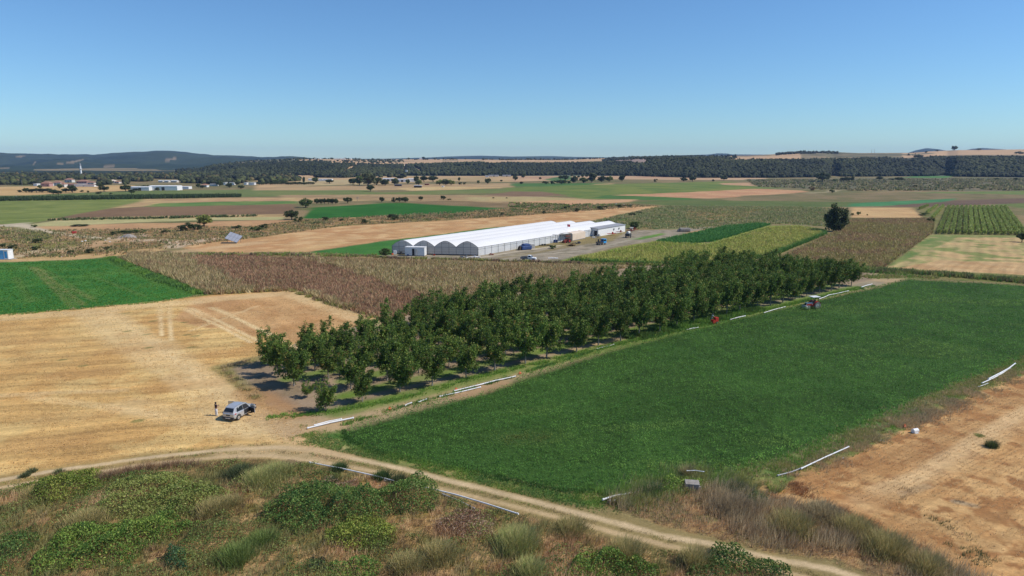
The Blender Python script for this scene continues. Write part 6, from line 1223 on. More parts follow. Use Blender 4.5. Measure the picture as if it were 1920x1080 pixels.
# ------------------------------------------------------------------ people
def person(name, loc, rz, label, J, top, bottom, hair=True, hat=None, sit=False):
    """J maps joint name to position (metres, x forward, y left)"""
    R = empty(name, loc, rz, label, 'person')
    chain = [('pelvis', .135), ('waist', .125), ('chest', .15), ('neckb', .065), ('neck', .055), ('head', .09), ('crown', .075)]
    def skin(nm, verts, edges, rad, mat, parent, root=0):
        me = bpy.data.meshes.new(nm); me.from_pydata([tuple(v) for v in verts], edges, []); o = link(nm, me, mat, parent)
        md = o.modifiers.new('skin', 'SKIN'); md.use_smooth_shade = True
        if me.skin_vertices:
            for i, r in enumerate(rad):
                me.skin_vertices[0].data[i].radius = (r, r); me.skin_vertices[0].data[i].use_root = (i == root)
        sb = o.modifiers.new('sub', 'SUBSURF'); sb.levels = 1; sb.render_levels = 1; return o
    V, E, Rr, idx = [], [], [], {}
    def add(k, p, r, par=None):
        idx[k] = len(V); V.append(Vector(p)); Rr.append(r)
        if par: E.append((idx[par], idx[k]))
    prev = None
    for k, r in chain: add(k, J[k], r, prev); prev = k
    fwd = Vector((1, 0, 0)); add('nose', Vector(J['head']) + Vector(J.get('face', (1, 0, 0))).normalized() * .11, .018, 'head')
    for s in ('l', 'r'):
        add('sh' + s, J['sh' + s], .07, 'chest'); add('el' + s, J['el' + s], .045, 'sh' + s); add('wr' + s, J['wr' + s], .030, 'el' + s)
        w_ = Vector(J['wr' + s]); d = (w_ - Vector(J['el' + s])).normalized(); add('pa' + s, w_ + d * .07, .036, 'wr' + s)
        sd_ = d.cross(Vector((0, 0, 1))); sd_ = sd_.normalized() if sd_.length > .1 else Vector((0, 1, 0))
        for i, (o, L) in enumerate(((-.03, .07), (-.01, .085), (.012, .08), (.032, .06))):
            p1 = w_ + d * .10 + sd_ * o; add('f%d%s' % (i, s), p1 + d * L * .45, .009, 'pa' + s); add('g%d%s' % (i, s), p1 + d * L * .8 + Vector((0, 0, -.02)), .008, 'f%d%s' % (i, s))
        add('th' + s, w_ + d * .06 + sd_ * .06, .011, 'pa' + s)
        add('hp' + s, J['hp' + s], .10, 'pelvis'); add('kn' + s, J['kn' + s], .06, 'hp' + s); add('an' + s, J['an' + s], .042, 'kn' + s); add('to' + s, J['to' + s], .035, 'an' + s)
    skin('body', V, E, Rr, M['skin'], R, 0)
    g = lambda k: Vector(J[k])
    skin('top', [g('pelvis') + Vector((0, 0, .04)), g('waist'), g('chest'), g('neckb') - Vector((0, 0, .03)), g('shl'), g('shl').lerp(g('ell'), .65), g('shr'), g('shr').lerp(g('elr'), .65)], [(0, 1), (1, 2), (2, 3), (2, 4), (4, 5), (2, 6), (6, 7)], [.15, .145, .17, .085, .09, .065, .09, .065], M[top], R)
    skin('trousers', [g('pelvis'), g('hpl'), g('knl'), g('anl'), g('hpr'), g('knr'), g('anr'), g('waist') - Vector((0, 0, .05))], [(0, 1), (1, 2), (2, 3), (0, 4), (4, 5), (5, 6), (0, 7)], [.17, .145, .105, .085, .145, .105, .085, .15], M[bottom], R)
    for s in ('l', 'r'): mb = MB(); a, t_ = g('an' + s), g('to' + s); dd = (t_ - a); dd.z = 0; dd = dd.normalized(); mb.tube([a - dd * .05 + Vector((0, 0, -.03)), a.lerp(t_, .6), t_ + dd * .04], [.05, .052, .035], 8); mb.build('shoe', M['offwhite'] if not sit else M['rubber'], R)
    h = g('head'); fc = Vector(J.get('face', (1, 0, 0))).normalized(); mb = MB()
    bmesh.ops.create_uvsphere(mb.b, u_segments=12, v_segments=8, radius=.118, matrix=Matrix.Translation(h - fc * .03 + Vector((0, 0, .035))) @ Matrix.Diagonal((1, .92, 1.08, 1)))
    if hat: mb.cyl(h + Vector((0, 0, .09)), h + Vector((0, 0, .11)), .20, n=14)
    mb.build('hat' if hat else 'hair', M[hat] if hat else M['hair'], R, smooth=True)
    mb = MB(); sd_ = fc.cross(Vector((0, 0, 1)))
    for s in (-1, 1): mb.cyl(h + fc * .085 + sd_ * .035 * s + Vector((0, 0, .01)), h + fc * .098 + sd_ * .035 * s + Vector((0, 0, .01)), .012, n=6)
    mb.cyl(h + fc * .085 - sd_ * .03 - Vector((0, 0, .06)), h + fc * .085 + sd_ * .03 - Vector((0, 0, .06)), .010, n=5); mb.build('eyes_and_mouth', M['hair'], R)
    return R
ST_ = dict(pelvis=(0, 0, .93), waist=(0, 0, 1.08), chest=(.01, 0, 1.30), neckb=(0, 0, 1.42), neck=(.01, 0, 1.48), head=(.03, 0, 1.58), crown=(.02, 0, 1.66), face=(.9, 0, -.35),
           shl=(0, .17, 1.38), shr=(0, -.17, 1.38), ell=(.06, .27, 1.12), elr=(.06, -.27, 1.12), wrl=(.26, .10, 1.18), wrr=(.26, -.10, 1.18), hpl=(0, .10, .86), hpr=(0, -.10, .86), knl=(.02, .11, .48), knr=(0, -.12, .48), anl=(0, .12, .08), anr=(-.02, -.14, .08), tol=(.14, .14, .03), tor=(.12, -.16, .03))
x, y = G(406, 779); pz = person('person', (x, y, 0), math.radians(55), 'person in dark top and white trousers holding a small controller beside the car', ST_, 'shirtdark', 'trouserwhite')
mb = MB(); mb.box((x, y, 0), (x, y, 0)) if False else None
rc_ = MB(); rc_.box((-.05, -.10, -.02), (.05, .10, .02), None, .01); rc_.cyl((.02, -.05, .02), (.02, -.05, .05), .01, n=5); rc_.cyl((.02, .05, .02), (.02, .05, .05), .01, n=5)
cp = Matrix.Rotation(math.radians(55), 4, 'Z') @ Vector((.38, 0, 1.22)); tag(rc_.build('controller', M['plastic'], None, (x + cp.x, y + cp.y, cp.z), (0, 0, math.radians(55))), 'small dark controller held by the person in white trousers', 'controller')
SIT = dict(pelvis=(0, 0, .0), waist=(.0, 0, .16), chest=(.04, 0, .38), neckb=(.04, 0, .50), neck=(.05, 0, .56), head=(.08, 0, .66), crown=(.07, 0, .74), face=(1, 0, -.1),
           shl=(.03, .18, .46), shr=(.03, -.18, .46), ell=(.20, .24, .22), elr=(.20, -.24, .22), wrl=(.42, .15, .30), wrr=(.42, -.15, .30), hpl=(.05, .10, -.02), hpr=(.05, -.10, -.02), knl=(.46, .17, .02), knr=(.46, -.17, .02), anl=(.52, .17, -.38), anr=(.52, -.17, -.38), tol=(.66, .18, -.42), tor=(.66, -.18, -.42))
def tractor(loc, rz, label, canopy, hood, fender, dusty=False, extra=None):
    t = empty('tractor', loc, rz, label, 'tractor')
    mb = MB(); mb.box((.25, -.30, .72), (1.75, .30, 1.30), None, .08); mb.build('hood', M[hood], t)
    mb = MB(); mb.box((.15, -.26, .55), (1.70, .26, .76), None, .03); mb.box((-.9, -.22, .5), (.2, .22, .95), None, .04); mb.cyl((-.55, -.7, .72), (-.55, .7, .72), .09); mb.cyl((1.45, -.62, .42), (1.45, .62, .42), .06); mb.box((1.3, -.12, .4), (1.6, .12, .6)); mb.build('chassis', M['redpaint'], t)
    mb = MB(); mb.box((1.752, -.26, .78), (1.78, .26, 1.24), None, .01); mb.build('grille', M['darksteel'], t)
    for s in (-1, 1): mb = MB(); mb.cyl((1.76, s * .2, 1.12), (1.80, s * .2, 1.12), .06, n=10); mb.build('headlight', M['white'], t)
    for s in (-1, 1):
        wheel(t, -.55, s * .78, .74, .40, 'dustrubber' if dusty else 'rubber', 'rim' if dusty else 'redpaint', 'rear_wheel'); wheel(t, 1.45, s * .68, .40, .22, 'dustrubber' if dusty else 'rubber', 'rim' if dusty else 'redpaint', 'front_wheel')
        mb = MB(); A_ = [(-.55 + math.cos(a) * .84, .74 + math.sin(a) * .84) for a in np.linspace(.3, 2.7, 9)]
        for i in range(8): mb.slab((A_[i][0], s * .5, A_[i][1]), (A_[i + 1][0], s * .5, A_[i + 1][1]), (A_[i + 1][0], s * 1.0, A_[i + 1][1]), (A_[i][0], s * 1.0, A_[i][1]), (0, 0, .03))
        mb.build('fender', M[fender], t)
    mb = MB(); mb.box((-.85, -.24, 1.0), (-.40, .24, 1.12), None, .04); mb.box((-.92, -.24, 1.1), (-.82, .24, 1.5), None, .04); mb.build('seat', M['plastic'], t)
    mb = MB(); mb.cyl((.22, 0, 1.2), (-.02, 0, 1.52), .025, n=6); mb.cyl((-.03, 0, 1.50), (-.05, 0, 1.53), .19, n=14); mb.build('steering_wheel', M['darksteel'], t)
    mb = MB(); mb.cyl((1.25, .18, 1.28), (1.25, .18, 1.95), .035, n=8); mb.build('exhaust', M['darksteel'], t)
    mb = MB()
    for px_, py_ in ((-1.0, -.5), (-1.0, .5), (.15, -.42), (.15, .42)): mb.cyl((px_, py_, 1.0), (px_, py_ * .98, 2.42), .035, n=6)
    mb.build('canopy_posts', M['darksteel'], t)
    mb = MB(); mb.box((-1.25, -.75, 2.42), (.65, .75, 2.58), None, .07); mb.build('canopy', M[canopy], t)
    return t
tx, ty = G(1523, 578); tr1 = tractor((tx, ty, 0), math.radians(196), 'red tractor with a white canopy driving along the lucerne field edge', 'white', 'white', 'redpaint', True)
for s in (-1, 1): mb = MB(); mb.box((.4, s * .302, .78), (1.65, s * .325, 1.1), None, 0); mb.build('side_panel', M['redpaint'], tr1)
mb = MB(); mb.box((1.8, -.8, .15), (2.1, .8, .75), None, .08); mb.box((1.75, -.1, .4), (1.85, .1, .6)); mb.build('front_weight', M['offwhite'], tr1)
mb = MB(); mb.box((-1.7, -.6, .35), (-1.0, .6, .5), None, .03); mb.cyl((-1.0, 0, .5), (-1.5, 0, .9), .05); mb.build('rear_implement', M['steel'], tr1)
c_, s_ = math.cos(math.radians(196)), math.sin(math.radians(196))
person('person', (tx + c_ * -.60, ty + s_ * -.60, 1.27), math.radians(196), 'tractor driver in dark clothes sitting under the white canopy', SIT, 'shirtdark', 'plastic', sit=True)
tx, ty = G(1062, 456.0); tractor((tx + .3, ty + 1.2, 0), math.radians(215), 'old red tractor parked under the open metal shed', 'rust', 'rust', 'rust')
# red motor pump in the orchard margin, with its helper
mx, my = G(1341, 607); mp = empty('motor_pump', (mx, my, 0), math.radians(25), 'small red motor pump on wheels among weeds at the orchard margin', 'pump'); mp.scale = (.72, .72, .78)
mb = MB(); mb.box((-.9, -.4, .35), (1.0, .4, .45), None, .03); mb.cyl((1.0, 0, .4), (1.9, 0, .3), .04); mb.build('frame', M['darksteel'], mp)
mb = MB(); mb.box((-.35, -.45, .45), (.75, .45, 1.65), None, .15); mb.build('engine_cover', M['redpaint'], mp)
mb = MB(); mb.cyl((-.75, -.55, .65), (-.75, .45, .65), .48, .48, 16); mb.build('pump_drum', M['redpaint'], mp)
mb = MB(); mb.cyl((.2, .2, 1.6), (.2, .2, 2.0), .05); mb.build('exhaust', M['darksteel'], mp)
for s in (-1, 1): wheel(mp, .1, s * .55, .33, .16)
px_, py_ = G(1334.5, 604); LN = dict(ST_); LN.update(pelvis=(0, 0, .93), waist=(.06, 0, 1.07), chest=(.2, 0, 1.25), neckb=(.27, 0, 1.36), neck=(.3, 0, 1.41), head=(.36, 0, 1.5), crown=(.37, 0, 1.58), shl=(.2, .18, 1.33), shr=(.2, -.18, 1.33), ell=(.35, .22, 1.08), elr=(.35, -.22, 1.08), wrl=(.58, .15, 1.12), wrr=(.58, -.15, 1.12))
person('person', (px_, py_ + .3, 0), math.radians(-5), 'person in a pale blue shirt leaning over the red motor pump', LN, 'shirtblue', 'greyroof')
# pickup
pu = Vector((*G(991, 488.3), 0)); pk = empty('pickup_truck', tuple(pu), math.radians(-12), 'old grey and white pickup truck parked on the yard', 'pickup')
mb = MB(); mb.loft([[Vector((x, -hw, .42)), Vector((x, -hw, zt - .05)), Vector((x, -hw + .06, zt)), Vector((x, hw - .06, zt)), Vector((x, hw, zt - .05)), Vector((x, hw, .42))] for x, hw, zt in ((-.15, .82, 1.05), (.9, .83, 1.02), (1.3, .82, 1.0), (2.2, .80, .95), (2.45, .72, .82))]); mb.build('body', M['white'], pk)
mb = MB(); mb.loft([[Vector((x, -hb, 1.0)), Vector((x, -ht, zt)), Vector((x, ht, zt)), Vector((x, hb, 1.0))] for x, hb, ht, zt in ((-.15, .76, .66, 1.62), (.5, .76, .64, 1.66), (.8, .75, .62, 1.60), (1.35, .74, .72, 1.03))]); mb.build('cabin', M['white'], pk)
mb = MB()
for s in (-1, 1): mb.slab((.05, s * .765, 1.08), (.95, s * .755, 1.08), (.7, s * .655, 1.55), (.05, s * .675, 1.57), (0, s * .015, 0))
mb.slab((1.30, -.66, 1.07), (1.30, .66, 1.07), (.86, .58, 1.56), (.86, -.58, 1.56), (.015, 0, .015)); mb.build('windows', M['glass'], pk)
mb = MB(); mb.box((-2.4, -.82, .55), (-.2, .82, .62)); mb.box((-2.4, -.84, .6), (-.2, -.78, 1.12)); mb.box((-2.4, .78, .6), (-.2, .84, 1.12)); mb.box((-2.44, -.84, .55), (-2.38, .84, 1.1)); mb.box((-.22, -.8, .6), (-.17, .8, 1.2)); mb.build('cargo_bed', M['steel'], pk)
mb = MB(); mb.box((-1.6, -.6, .62), (-.5, .5, 1.25), None, .06); mb.box((-2.2, -.5, .62), (-1.7, .5, 1.0), None, .05); mb.build('bed_load', M['darksteel'], pk)
for s in (-1, 1):
    for x in (-1.5, 1.6): wheel(pk, x, s * .76, .36, .22, 'rubber', 'steel')
    mb = MB(); mb.box((2.4, s * .5, .62), (2.47, s * .68, .78), None, .02); mb.build('headlight', M['glass'], pk)
# small truck with blue front, seen from behind
bu = Vector((*G(1127, 459), 0)); bt = empty('small_truck', tuple(bu), math.radians(38), 'small dark bodied truck with a bright blue cab on the yard', 'truck')
mb = MB(); mb.box((.5, -.8, .6), (2.0, .8, 2.15), None, .1); mb.build('cab', M['bluepaint'], bt)
mb = MB(); mb.slab((.6, -.83, 1.35), (1.8, -.83, 1.35), (1.7, -.83, 2.0), (.6, -.83, 2.0), (0, .02, 0)); mb.slab((.47, -.5, 1.4), (.47, .5, 1.4), (.47, .5, 1.95), (.47, -.5, 1.95), (-.01, 0, 0)); mb.build('windows', M['glass'], bt)
mb = MB(); mb.box((-1.9, -.85, .55), (.45, .85, .7)); mb.box((-1.9, -.85, .7), (.45, -.78, 1.2)); mb.box((-1.9, .78, .7), (.45, .85, 1.2)); mb.build('load_bed', M['darksteel'], bt)
mb = MB()
for a, b_ in ((-1.88, -.82), (-1.88, .82), (.4, -.82), (.4, .82), (-.7, -.82), (-.7, .82)): mb.box((a - .04, b_ - .04, 1.2), (a + .04, b_ + .04, 2.2))
mb.box((-1.92, -.86, 2.15), (.45, -.78, 2.25)); mb.box((-1.92, .78, 2.15), (.45, .86, 2.25)); mb.box((-1.94, -.8, 1.2), (-1.88, -.1, 2.2)); mb.build('stake_frame', M['darksteel'], bt)
for s in (-1, 1):
    for x in (-1.2, 1.3): wheel(bt, x, s * .72, .38, .24, 'rubber', 'steel')
# trailer with green grey tank and the red implements
gt_ = Vector((*G(1178, 445.5), 0)); g0 = empty('farm_trailer', tuple(gt_), math.radians(60), 'grey green spraying trailer at the end of the yard', 'trailer')
mb = MB(); mb.box((-1.4, -.9, .8), (1.2, .9, 1.7), None, .12); mb.build('hopper', M['darksteel'], g0)
mb = MB(); mb.cyl((-1, 0, 2.0), (1, 0, 2.0), .55, .55, 12); mb.build('tank', M['offwhite'], g0)
mb = MB(); mb.cyl((1.2, 0, .7), (2.6, 0, .5), .06); mb.box((-1.3, -.5, .6), (1.2, .5, .75)); mb.build('drawbar', M['rust'], g0)
for s in (-1, 1): wheel(g0, 0, s * 1.0, .5, .28, 'rubber', 'steel')
def implement(m, L, seed):
    R = random.Random(seed); m.box((-L, -.1, .7), (L, .1, .85)); m.box((-L, .9, .7), (L, 1.1, .85))
    for i in range(int(L * 4)): x = -L + i * .5 + .1; m.box((x - .05, -.1, .7), (x + .05, 1.1, .8)); m.tube([(x, .5, .7), (x, .3, .4), (x, .6, .02)], .04, 4)
    m.box((-.3, -.4, .6), (.3, -.1, 1.5))
for (u, v, rz, L, mt, lb) in ((1148, 441.5, .35, 1.9, 'redpaint', 'red cultivator parked along the white shed'), (1163, 438, .5, 1.5, 'rust', 'rusty harrow between the red cultivator and the trailer'), (1183, 435.5, .2, 1.6, 'rust', 'rusty frame implement behind the trailer'), (1190, 433, -.2, 1.6, 'redpaint', 'red plough at the far end of the yard'), (1122, 446, .3, 1.0, 'steel', 'grey implement by the shed corner')):
    simple('implement', M[mt], lambda m: implement(m, L, 3), u, v, rz, lb, 'implement')
simple('spreader_hopper', M['offwhite'], lambda m: (m.cyl((0, 0, .8), (0, 0, 1.8), .35, .9, 12), m.box((-.6, -.5, .4), (.6, .5, .8)), m.cyl((-.7, -.5, .35), (-.7, .5, .35), .3)), 1184, 434, 0, 'pale cone shaped spreader among the red implements', 'spreader')
simple('covered_heap', M['concrete'], lambda m: (m.box((-2.4, -1, 0), (2.6, 1, 1.7), None, .6), m.box((-3, -.6, 0), (-1.6, .8, 1.0), None, .35)), 1283, 434.5, .1, 'brown grey covered heap at the end of the yard', 'heap')
simple('red_machine', M['redpaint'], lambda m: (m.box((-.9, -.5, .4), (.7, .5, 1.2), None, .1), m.cyl((-.5, -.6, .35), (-.5, .6, .35), .35), m.box((.7, -.1, .4), (1.9, .1, .5))), 140, 438.8, .4, 'small red farm machine beside the pale track on the left', 'machine')
simple('gravel_heap', M['concrete'], lambda m: m.loft([[Vector((math.cos(a) * r * 3.4 + .2 * math.sin(5 * a), math.sin(a) * r * 2.0, z)) for a in [2 * math.pi * i / 14 for i in range(14)]] for r, z in ((1, 0), (.8, .5), (.5, 1.1), (.15, 1.5))]), 241, 446, 0, 'low heap of pinkish gravel beside the track bend', 'gravel heap')
for (u, v, s, lb) in ((158, 452.5, .9, 'white rubbish pile on the dry slope by the track'), (198, 451, .7, 'small white rubbish at the end of the narrow track'), (207, 453.5, .6, 'white scrap below the narrow track end'), (117, 481.5, .5, 'white bag on the sandy field edge'), (34, 368.5, 2.4, 'white vehicle shaped heap at the edge of the far left field'),
                      (1155, 383, 1.8, 'white rubble at the left of the stubble tip'), (1168, 384.5, 1.2, 'second white rubble right of the first at the stubble tip'), (1184, 384, 1.0, 'third small white rubble at the stubble tip'), (1539, 421.5, .7, 'white object left of the solitary tree')):
    simple('rubbish', M['white'], lambda m: rubble(m, 5, s, s * .4, int(u)), u, v, 0, lb, 'rubbish')
for (u, v, s, mt, lb) in ((589, 888, .16, 'white', 'small white litter piece below the pipe'), (614, 895, .16, 'beige', 'yellowish bag beside a green weed'), (713, 912, .16, 'white', 'white litter scrap near the pipe joint'), (1548, 873, .2, 'white', 'white litter nearest the lone right pipe'), (1581, 860, .18, 'white', 'white litter above the lone right pipe'), (1653, 827, .26, 'white', 'white litter on the bank below the lucerne'), (425, 944, .14, 'white', 'tiny white litter in the olive grass')):
    simple('litter', M[mt], lambda m: rubble(m, 3, s, s, int(u)), u, v, .4, lb, 'litter')
simple('plastic_drum', M['white'], lambda m: (m.cyl((0, 0, .25), (.7, .1, .25), .26, .26, 12), m.box((.1, -.3, 0), (.6, .3, .08))), 1711, 812, .2, 'white plastic drum lying on the bank of the straw field', 'drum')
simple('pipe_fitting', M['orange'], lambda m: (m.cyl((0, 0, .15), (.3, 0, .15), .12), m.cyl((.15, 0, .15), (.15, 0, .4), .08)), 1694, 802, .3, 'yellow orange fitting beside the white drum', 'fitting')
simple('concrete_block', M['concrete'], lambda m: (m.box((-.65, -.5, -.1), (.65, .5, .95), None, .04), m.box((.5, -.55, -.1), (.72, -.3, .75), None, .02)), 1297, 921, -.15, 'weathered concrete irrigation box overgrown with green plants', 'concrete box')
# ------------------------------------------------------------------ irrigation pipes
def pipe(u0, v0, u1, v1, label, r=.06, mat='pipe', z=.10, sag=0, grp='irrigation pipes lying along the field edges'):
    a = Vector((*G(u0, v0), 0)); b_ = Vector((*G(u1, v1), 0)); L = (b_ - a).length; mb = MB(); n = max(2, int(L / 3)); d = (b_ - a).normalized(); nrm = Vector((-d.y, d.x, 0))
    pts = [Vector((*(a.lerp(b_, i / n) - a + nrm * (.12 * math.sin(i * 1.9 + u0)))[:2], z + .02 * math.sin(i))) for i in range(n + 1)]
    mb.tube(pts, r, 8)
    for p in (pts[0], pts[-1]): mb.cyl(p - d * .08, p + d * .08, r * 1.35, n=8)
    return tag(mb.build('irrigation_pipe', M[mat], None, tuple(a)), label, 'pipe', grp)
pipe(583, 871, 760, 911, 'long grey pipe between the track and the bramble, nearer the left', .07, 'pipe', .28); pipe(722, 903, 770, 912, 'short second pipe overlapping the end of the long grey pipe', .07, 'pipegrey', .14)
pipe(797, 917, 972, 967, 'long grey pipe running right from behind the bramble', .07, 'pipe', .25); pipe(830, 930, 890, 955, 'pipe forking off below the long right grey pipe', .07, 'pipegrey', .14)
pipe(577, 804, 662, 786, 'thick white pipe at the near corner of the orchard', 0.094, 'pipe', .14); pipe(590, 801, 640, 790, 'second white pipe lying against the thick corner pipe', 0.065, 'pipe', .30)
pipe(759, 761, 772, 757, 'short white pipe piece nearest the thick corner pipe', 0.072); pipe(784, 755, 800, 750.5, 'second short white pipe piece past the orchard corner', 0.072)
pipe(825, 745, 900, 727, 'white pipe beside the bare patch of the lucerne', 0.079, 'pipe'); pipe(852, 735, 966, 708, 'longest white pipe along the orchard margin', 0.086, 'pipe', .2)
pipe(1288, 620, 1308, 616, 'bright white pipe left of the red motor pump', 0.086, 'pipe', .2); pipe(1370, 601, 1396, 594, 'white pipe right of the red motor pump', 0.086, 'pipe', .2)
pipe(1432, 588, 1472, 577, 'pale pipe left of the white canopy tractor', 0.086, 'pipe', .2); pipe(1536, 562, 1554, 555, 'white pipe directly right of the white canopy tractor', 0.094, 'pipe', .2); pipe(1554, 555, 1590, 547, 'white pipe past the tractor, second from it', 0.094, 'pipe', .2); pipe(1615, 540, 1634, 534, 'last white pipe at the far corner of the orchard', 0.094, 'pipe', .2)
pipe(1120, 655, 1150, 647, 'faint pale pipe half hidden in the margin grass', .07, 'pipe', .1)
pipe(1500, 881, 1592, 842, 'lone bright white pipe below the lucerne on the right', .07, 'pipe', .2); pipe(1460, 894, 1504, 879, 'dark grey pipe joined to the lone bright pipe', .06, 'pipegrey', .12)
pipe(1855, 715, 1904, 686, 'upper white pipe of the pair at the right edge', .09, 'pipe', .35); pipe(1843, 721, 1895, 693, 'lower white pipe of the pair at the right edge', .08, 'pipe', .2); pipe(1836, 727, 1850, 720, 'thin loose pipe end under the right edge pair', .05, 'pipe', .1)
pipe(1131, 941, 1180, 929, 'white pipe at the bottom corner of the lucerne', .08, 'pipe', .25); pipe(1145, 943, 1165, 938, 'short thick white pipe piece under the corner pipe', .10, 'pipe', .12); pipe(1180, 929, 1218, 920, 'thin pipe leading into the green weeds', .05, 'pipe', .2); pipe(1288, 898.5, 1318, 900, 'white pipe end above the concrete box', 0.036, 'pipe', .9)
for (u, v, lb) in ((728, 769, 'orange coupling on the orchard margin nearest the corner'), (853, 732.5, 'orange coupling beside the longest white pipe'), (973, 702, 'orange coupling past the end of the longest pipe'), (1660, 800, 'none')):
    if lb != 'none': simple('pipe_coupling', M['orange'], lambda m: (m.cyl((0, 0, .15), (.35, 0, .15), .13), m.cyl((.17, 0, .15), (.17, 0, .42), .07)), u, v, .6, lb, 'coupling')

# ------------------------------------------------------------------ village, barns, masts
def house(u, v, w, h, wall, roof, label, kind='hip', cat='house', name='house', rz=0.0, dep=None, z=0, y=None):
    """w, h: width and full height in photograph pixels"""
    if y is None: x, y = G(u, v); s = ppm(v)
    else: x = hx(u, y); s = 1280 / y
    W_ = w / s; Hh = h / s; D = dep or min(max(6, W_ * .7), 11); r = empty(name, (x, y, z), rz, label, cat)
    zr = Hh * (.62 if kind == 'hip' else .78 if kind == 'gable' else .9)
    mb = MB(); mb.box((-W_ / 2, 0, 0), (W_ / 2, D, zr)); wl_ = mb.build('wall', M[wall], r)
    mb = MB(); o = .4
    if kind == 'hip':
        q = min(D, W_) * .42; b0 = [(-W_ / 2 - o, -o), (W_ / 2 + o, -o), (W_ / 2 + o, D + o), (-W_ / 2 - o, D + o)]
        P_ = [(x_, y_, zr) for x_, y_ in b0] + [(-W_ / 2 + q, D / 2, Hh), (W_ / 2 - q, D / 2, Hh)]
        mb._add(P_, [(0, 1, 5, 4), (1, 2, 5), (2, 3, 4, 5), (3, 0, 4), (3, 2, 1, 0)])
    elif kind == 'gable':
        P_ = [(-W_ / 2 - o, -o, zr), (W_ / 2 + o, -o, zr), (W_ / 2 + o, D + o, zr), (-W_ / 2 - o, D + o, zr), (-W_ / 2 - o, D / 2, Hh), (W_ / 2 + o, D / 2, Hh)]
        mb._add(P_, [(0, 1, 5, 4), (1, 2, 5), (2, 3, 4, 5), (3, 0, 4), (3, 2, 1, 0)])
    elif kind == 'arch':
        rg = [[Vector((xx, D / 2 - math.cos(a) * (D / 2 + .1), zr + math.sin(a) * (Hh - zr))) for a in np.linspace(0, math.pi, 9)] for xx in (-W_ / 2 - .1, W_ / 2 + .1)]; mb.loft(rg)
    else: mb.box((-W_ / 2 - o, -o, zr), (W_ / 2 + o, D + o, Hh))
    mb.build('roof', M[roof], r)
    if cat == 'house':
        nn = max(2, int(W_ / 3.2))
        for i in range(nn):
            xx = -W_ / 2 + (i + .5) * W_ / nn; mb = MB()
            if i == nn // 2: mb.box((xx - .5, -.03, 0), (xx + .5, .02, 2.1)); mb.build('door', M['bark'], wl_)
            else: mb.box((xx - .5, -.03, zr * .4), (xx + .5, .02, zr * .4 + 1.2)); mb.build('window', M['glass'], wl_)
    elif W_ > 12:
        mb = MB(); mb.box((-1.5, -.04, 0), (1.5, .02, zr * .75)); mb.build('door', M['darksteel'], wl_)
    return r
house(85, 350, 16, 10, 'pinkwall', 'redroof', 'pink house with a red roof left of the village centre'); house(92, 349, 6, 8, 'offwhite', 'redroof', 'narrow pale house touching the pink house'); house(107, 348, 14, 9, 'offwhite', 'redroof', 'cream house with an orange red roof in the village')
house(117, 351, 8, 9, 'offwhite', 'redroof', 'small cream house right of the orange roofed house'); house(128, 342, 14, 8, 'offwhite', 'redroof', 'pale house with a red roof behind the village row'); house(153, 345, 20, 8, 'pinkwall', 'redroof', 'largest pink building right of the minaret')
house(128, 350, 22, 6, 'pinkwall', 'redroof', 'long low pink building in the middle of the village', 'gable', 'building', 'farm_building'); house(147, 350, 18, 5, 'white', 'offwhite', 'long low white building in the middle of the village', 'flat', 'building', 'farm_building'); house(170, 346, 12, 6, 'offwhite', 'redroof', 'cream house with rusty roof right of the pink building')
house(167, 350, 20, 4, 'white', 'pinkwall', 'low white wall building under the rusty roofed house', 'flat', 'building', 'farm_building'); house(186, 342, 5, 7, 'offwhite', 'offwhite', 'tall narrow pale house between the village trees'); house(208, 343, 14, 6, 'offwhite', 'beige', 'cream house with a beige roof at the right end of the village'); house(219, 344, 8, 5, 'offwhite', 'redroof', 'small cream house at the right end of the village')
house(66, 349, 7, 5, 'white', 'offwhite', 'small white building at the left end of the village', 'flat', 'building', 'farm_building'); house(8, 340, 9, 5, 'offwhite', 'beige', 'pale house among trees at the left picture edge'); house(27, 339, 8, 4, 'greyroof', 'greyroof', 'grey roofed house among trees left of the village')
house(228, 336, 19, 4.5, 'offwhite', 'white', 'flat white barn roof above the trees right of the village', 'flat', 'barn', 'barn')
mx_, my_ = hx(149, 1150), 1150; mn = empty('minaret', (mx_, my_, 0), 0, 'slender white minaret rising above the village trees', 'minaret')
mb = MB(); mb.cyl((0, 0, 0), (0, 0, 14), 1.5, 1.25, 12); mb.cyl((0, 0, 14), (0, 0, 20), 1.2, 1.1, 12); mb.build('shaft', M['white'], mn)
mb = MB(); mb.cyl((0, 0, 13.2), (0, 0, 14.2), 1.4, 2.1, 12); mb.cyl((0, 0, 14.2), (0, 0, 15), 2.1, 2.1, 12); mb.build('balcony', M['offwhite'], mn)
mb = MB(); mb.cyl((0, 0, 20), (0, 0, 25.5), 1.3, .05, 12); mb.build('spire', M['greyroof'], mn)
for (u, v, w, h, kd, lb) in ((262, 357.5, 36, 7.5, 'arch', 'left part of the long white barns'), (306, 357, 54, 9, 'arch', 'longest white barn right of the village'), (344, 354.5, 20, 5, 'arch', 'small white barn at the right end of the row')): house(u, v, w, h, 'white', 'film_rigid', lb, kd, 'barn', 'barn')
for (u, v, w, lb) in ((301, 342, 8, 'small white roof behind the long barns on the left'), (312, 342, 8, 'middle white roof behind the long barns'), (326, 342, 11, 'right white roof behind the long barns')): house(u, v, w, 4, 'offwhite', 'white', lb, 'gable', 'barn', 'barn')
house(382, 351, 12, 6.5, 'white', 'redroof', 'white farmhouse with a dark red roof right of the barns'); house(400, 349, 13, 4.5, 'offwhite', 'greyroof', 'grey roofed open shed right of the farmhouse', 'gable', 'shed', 'shed')
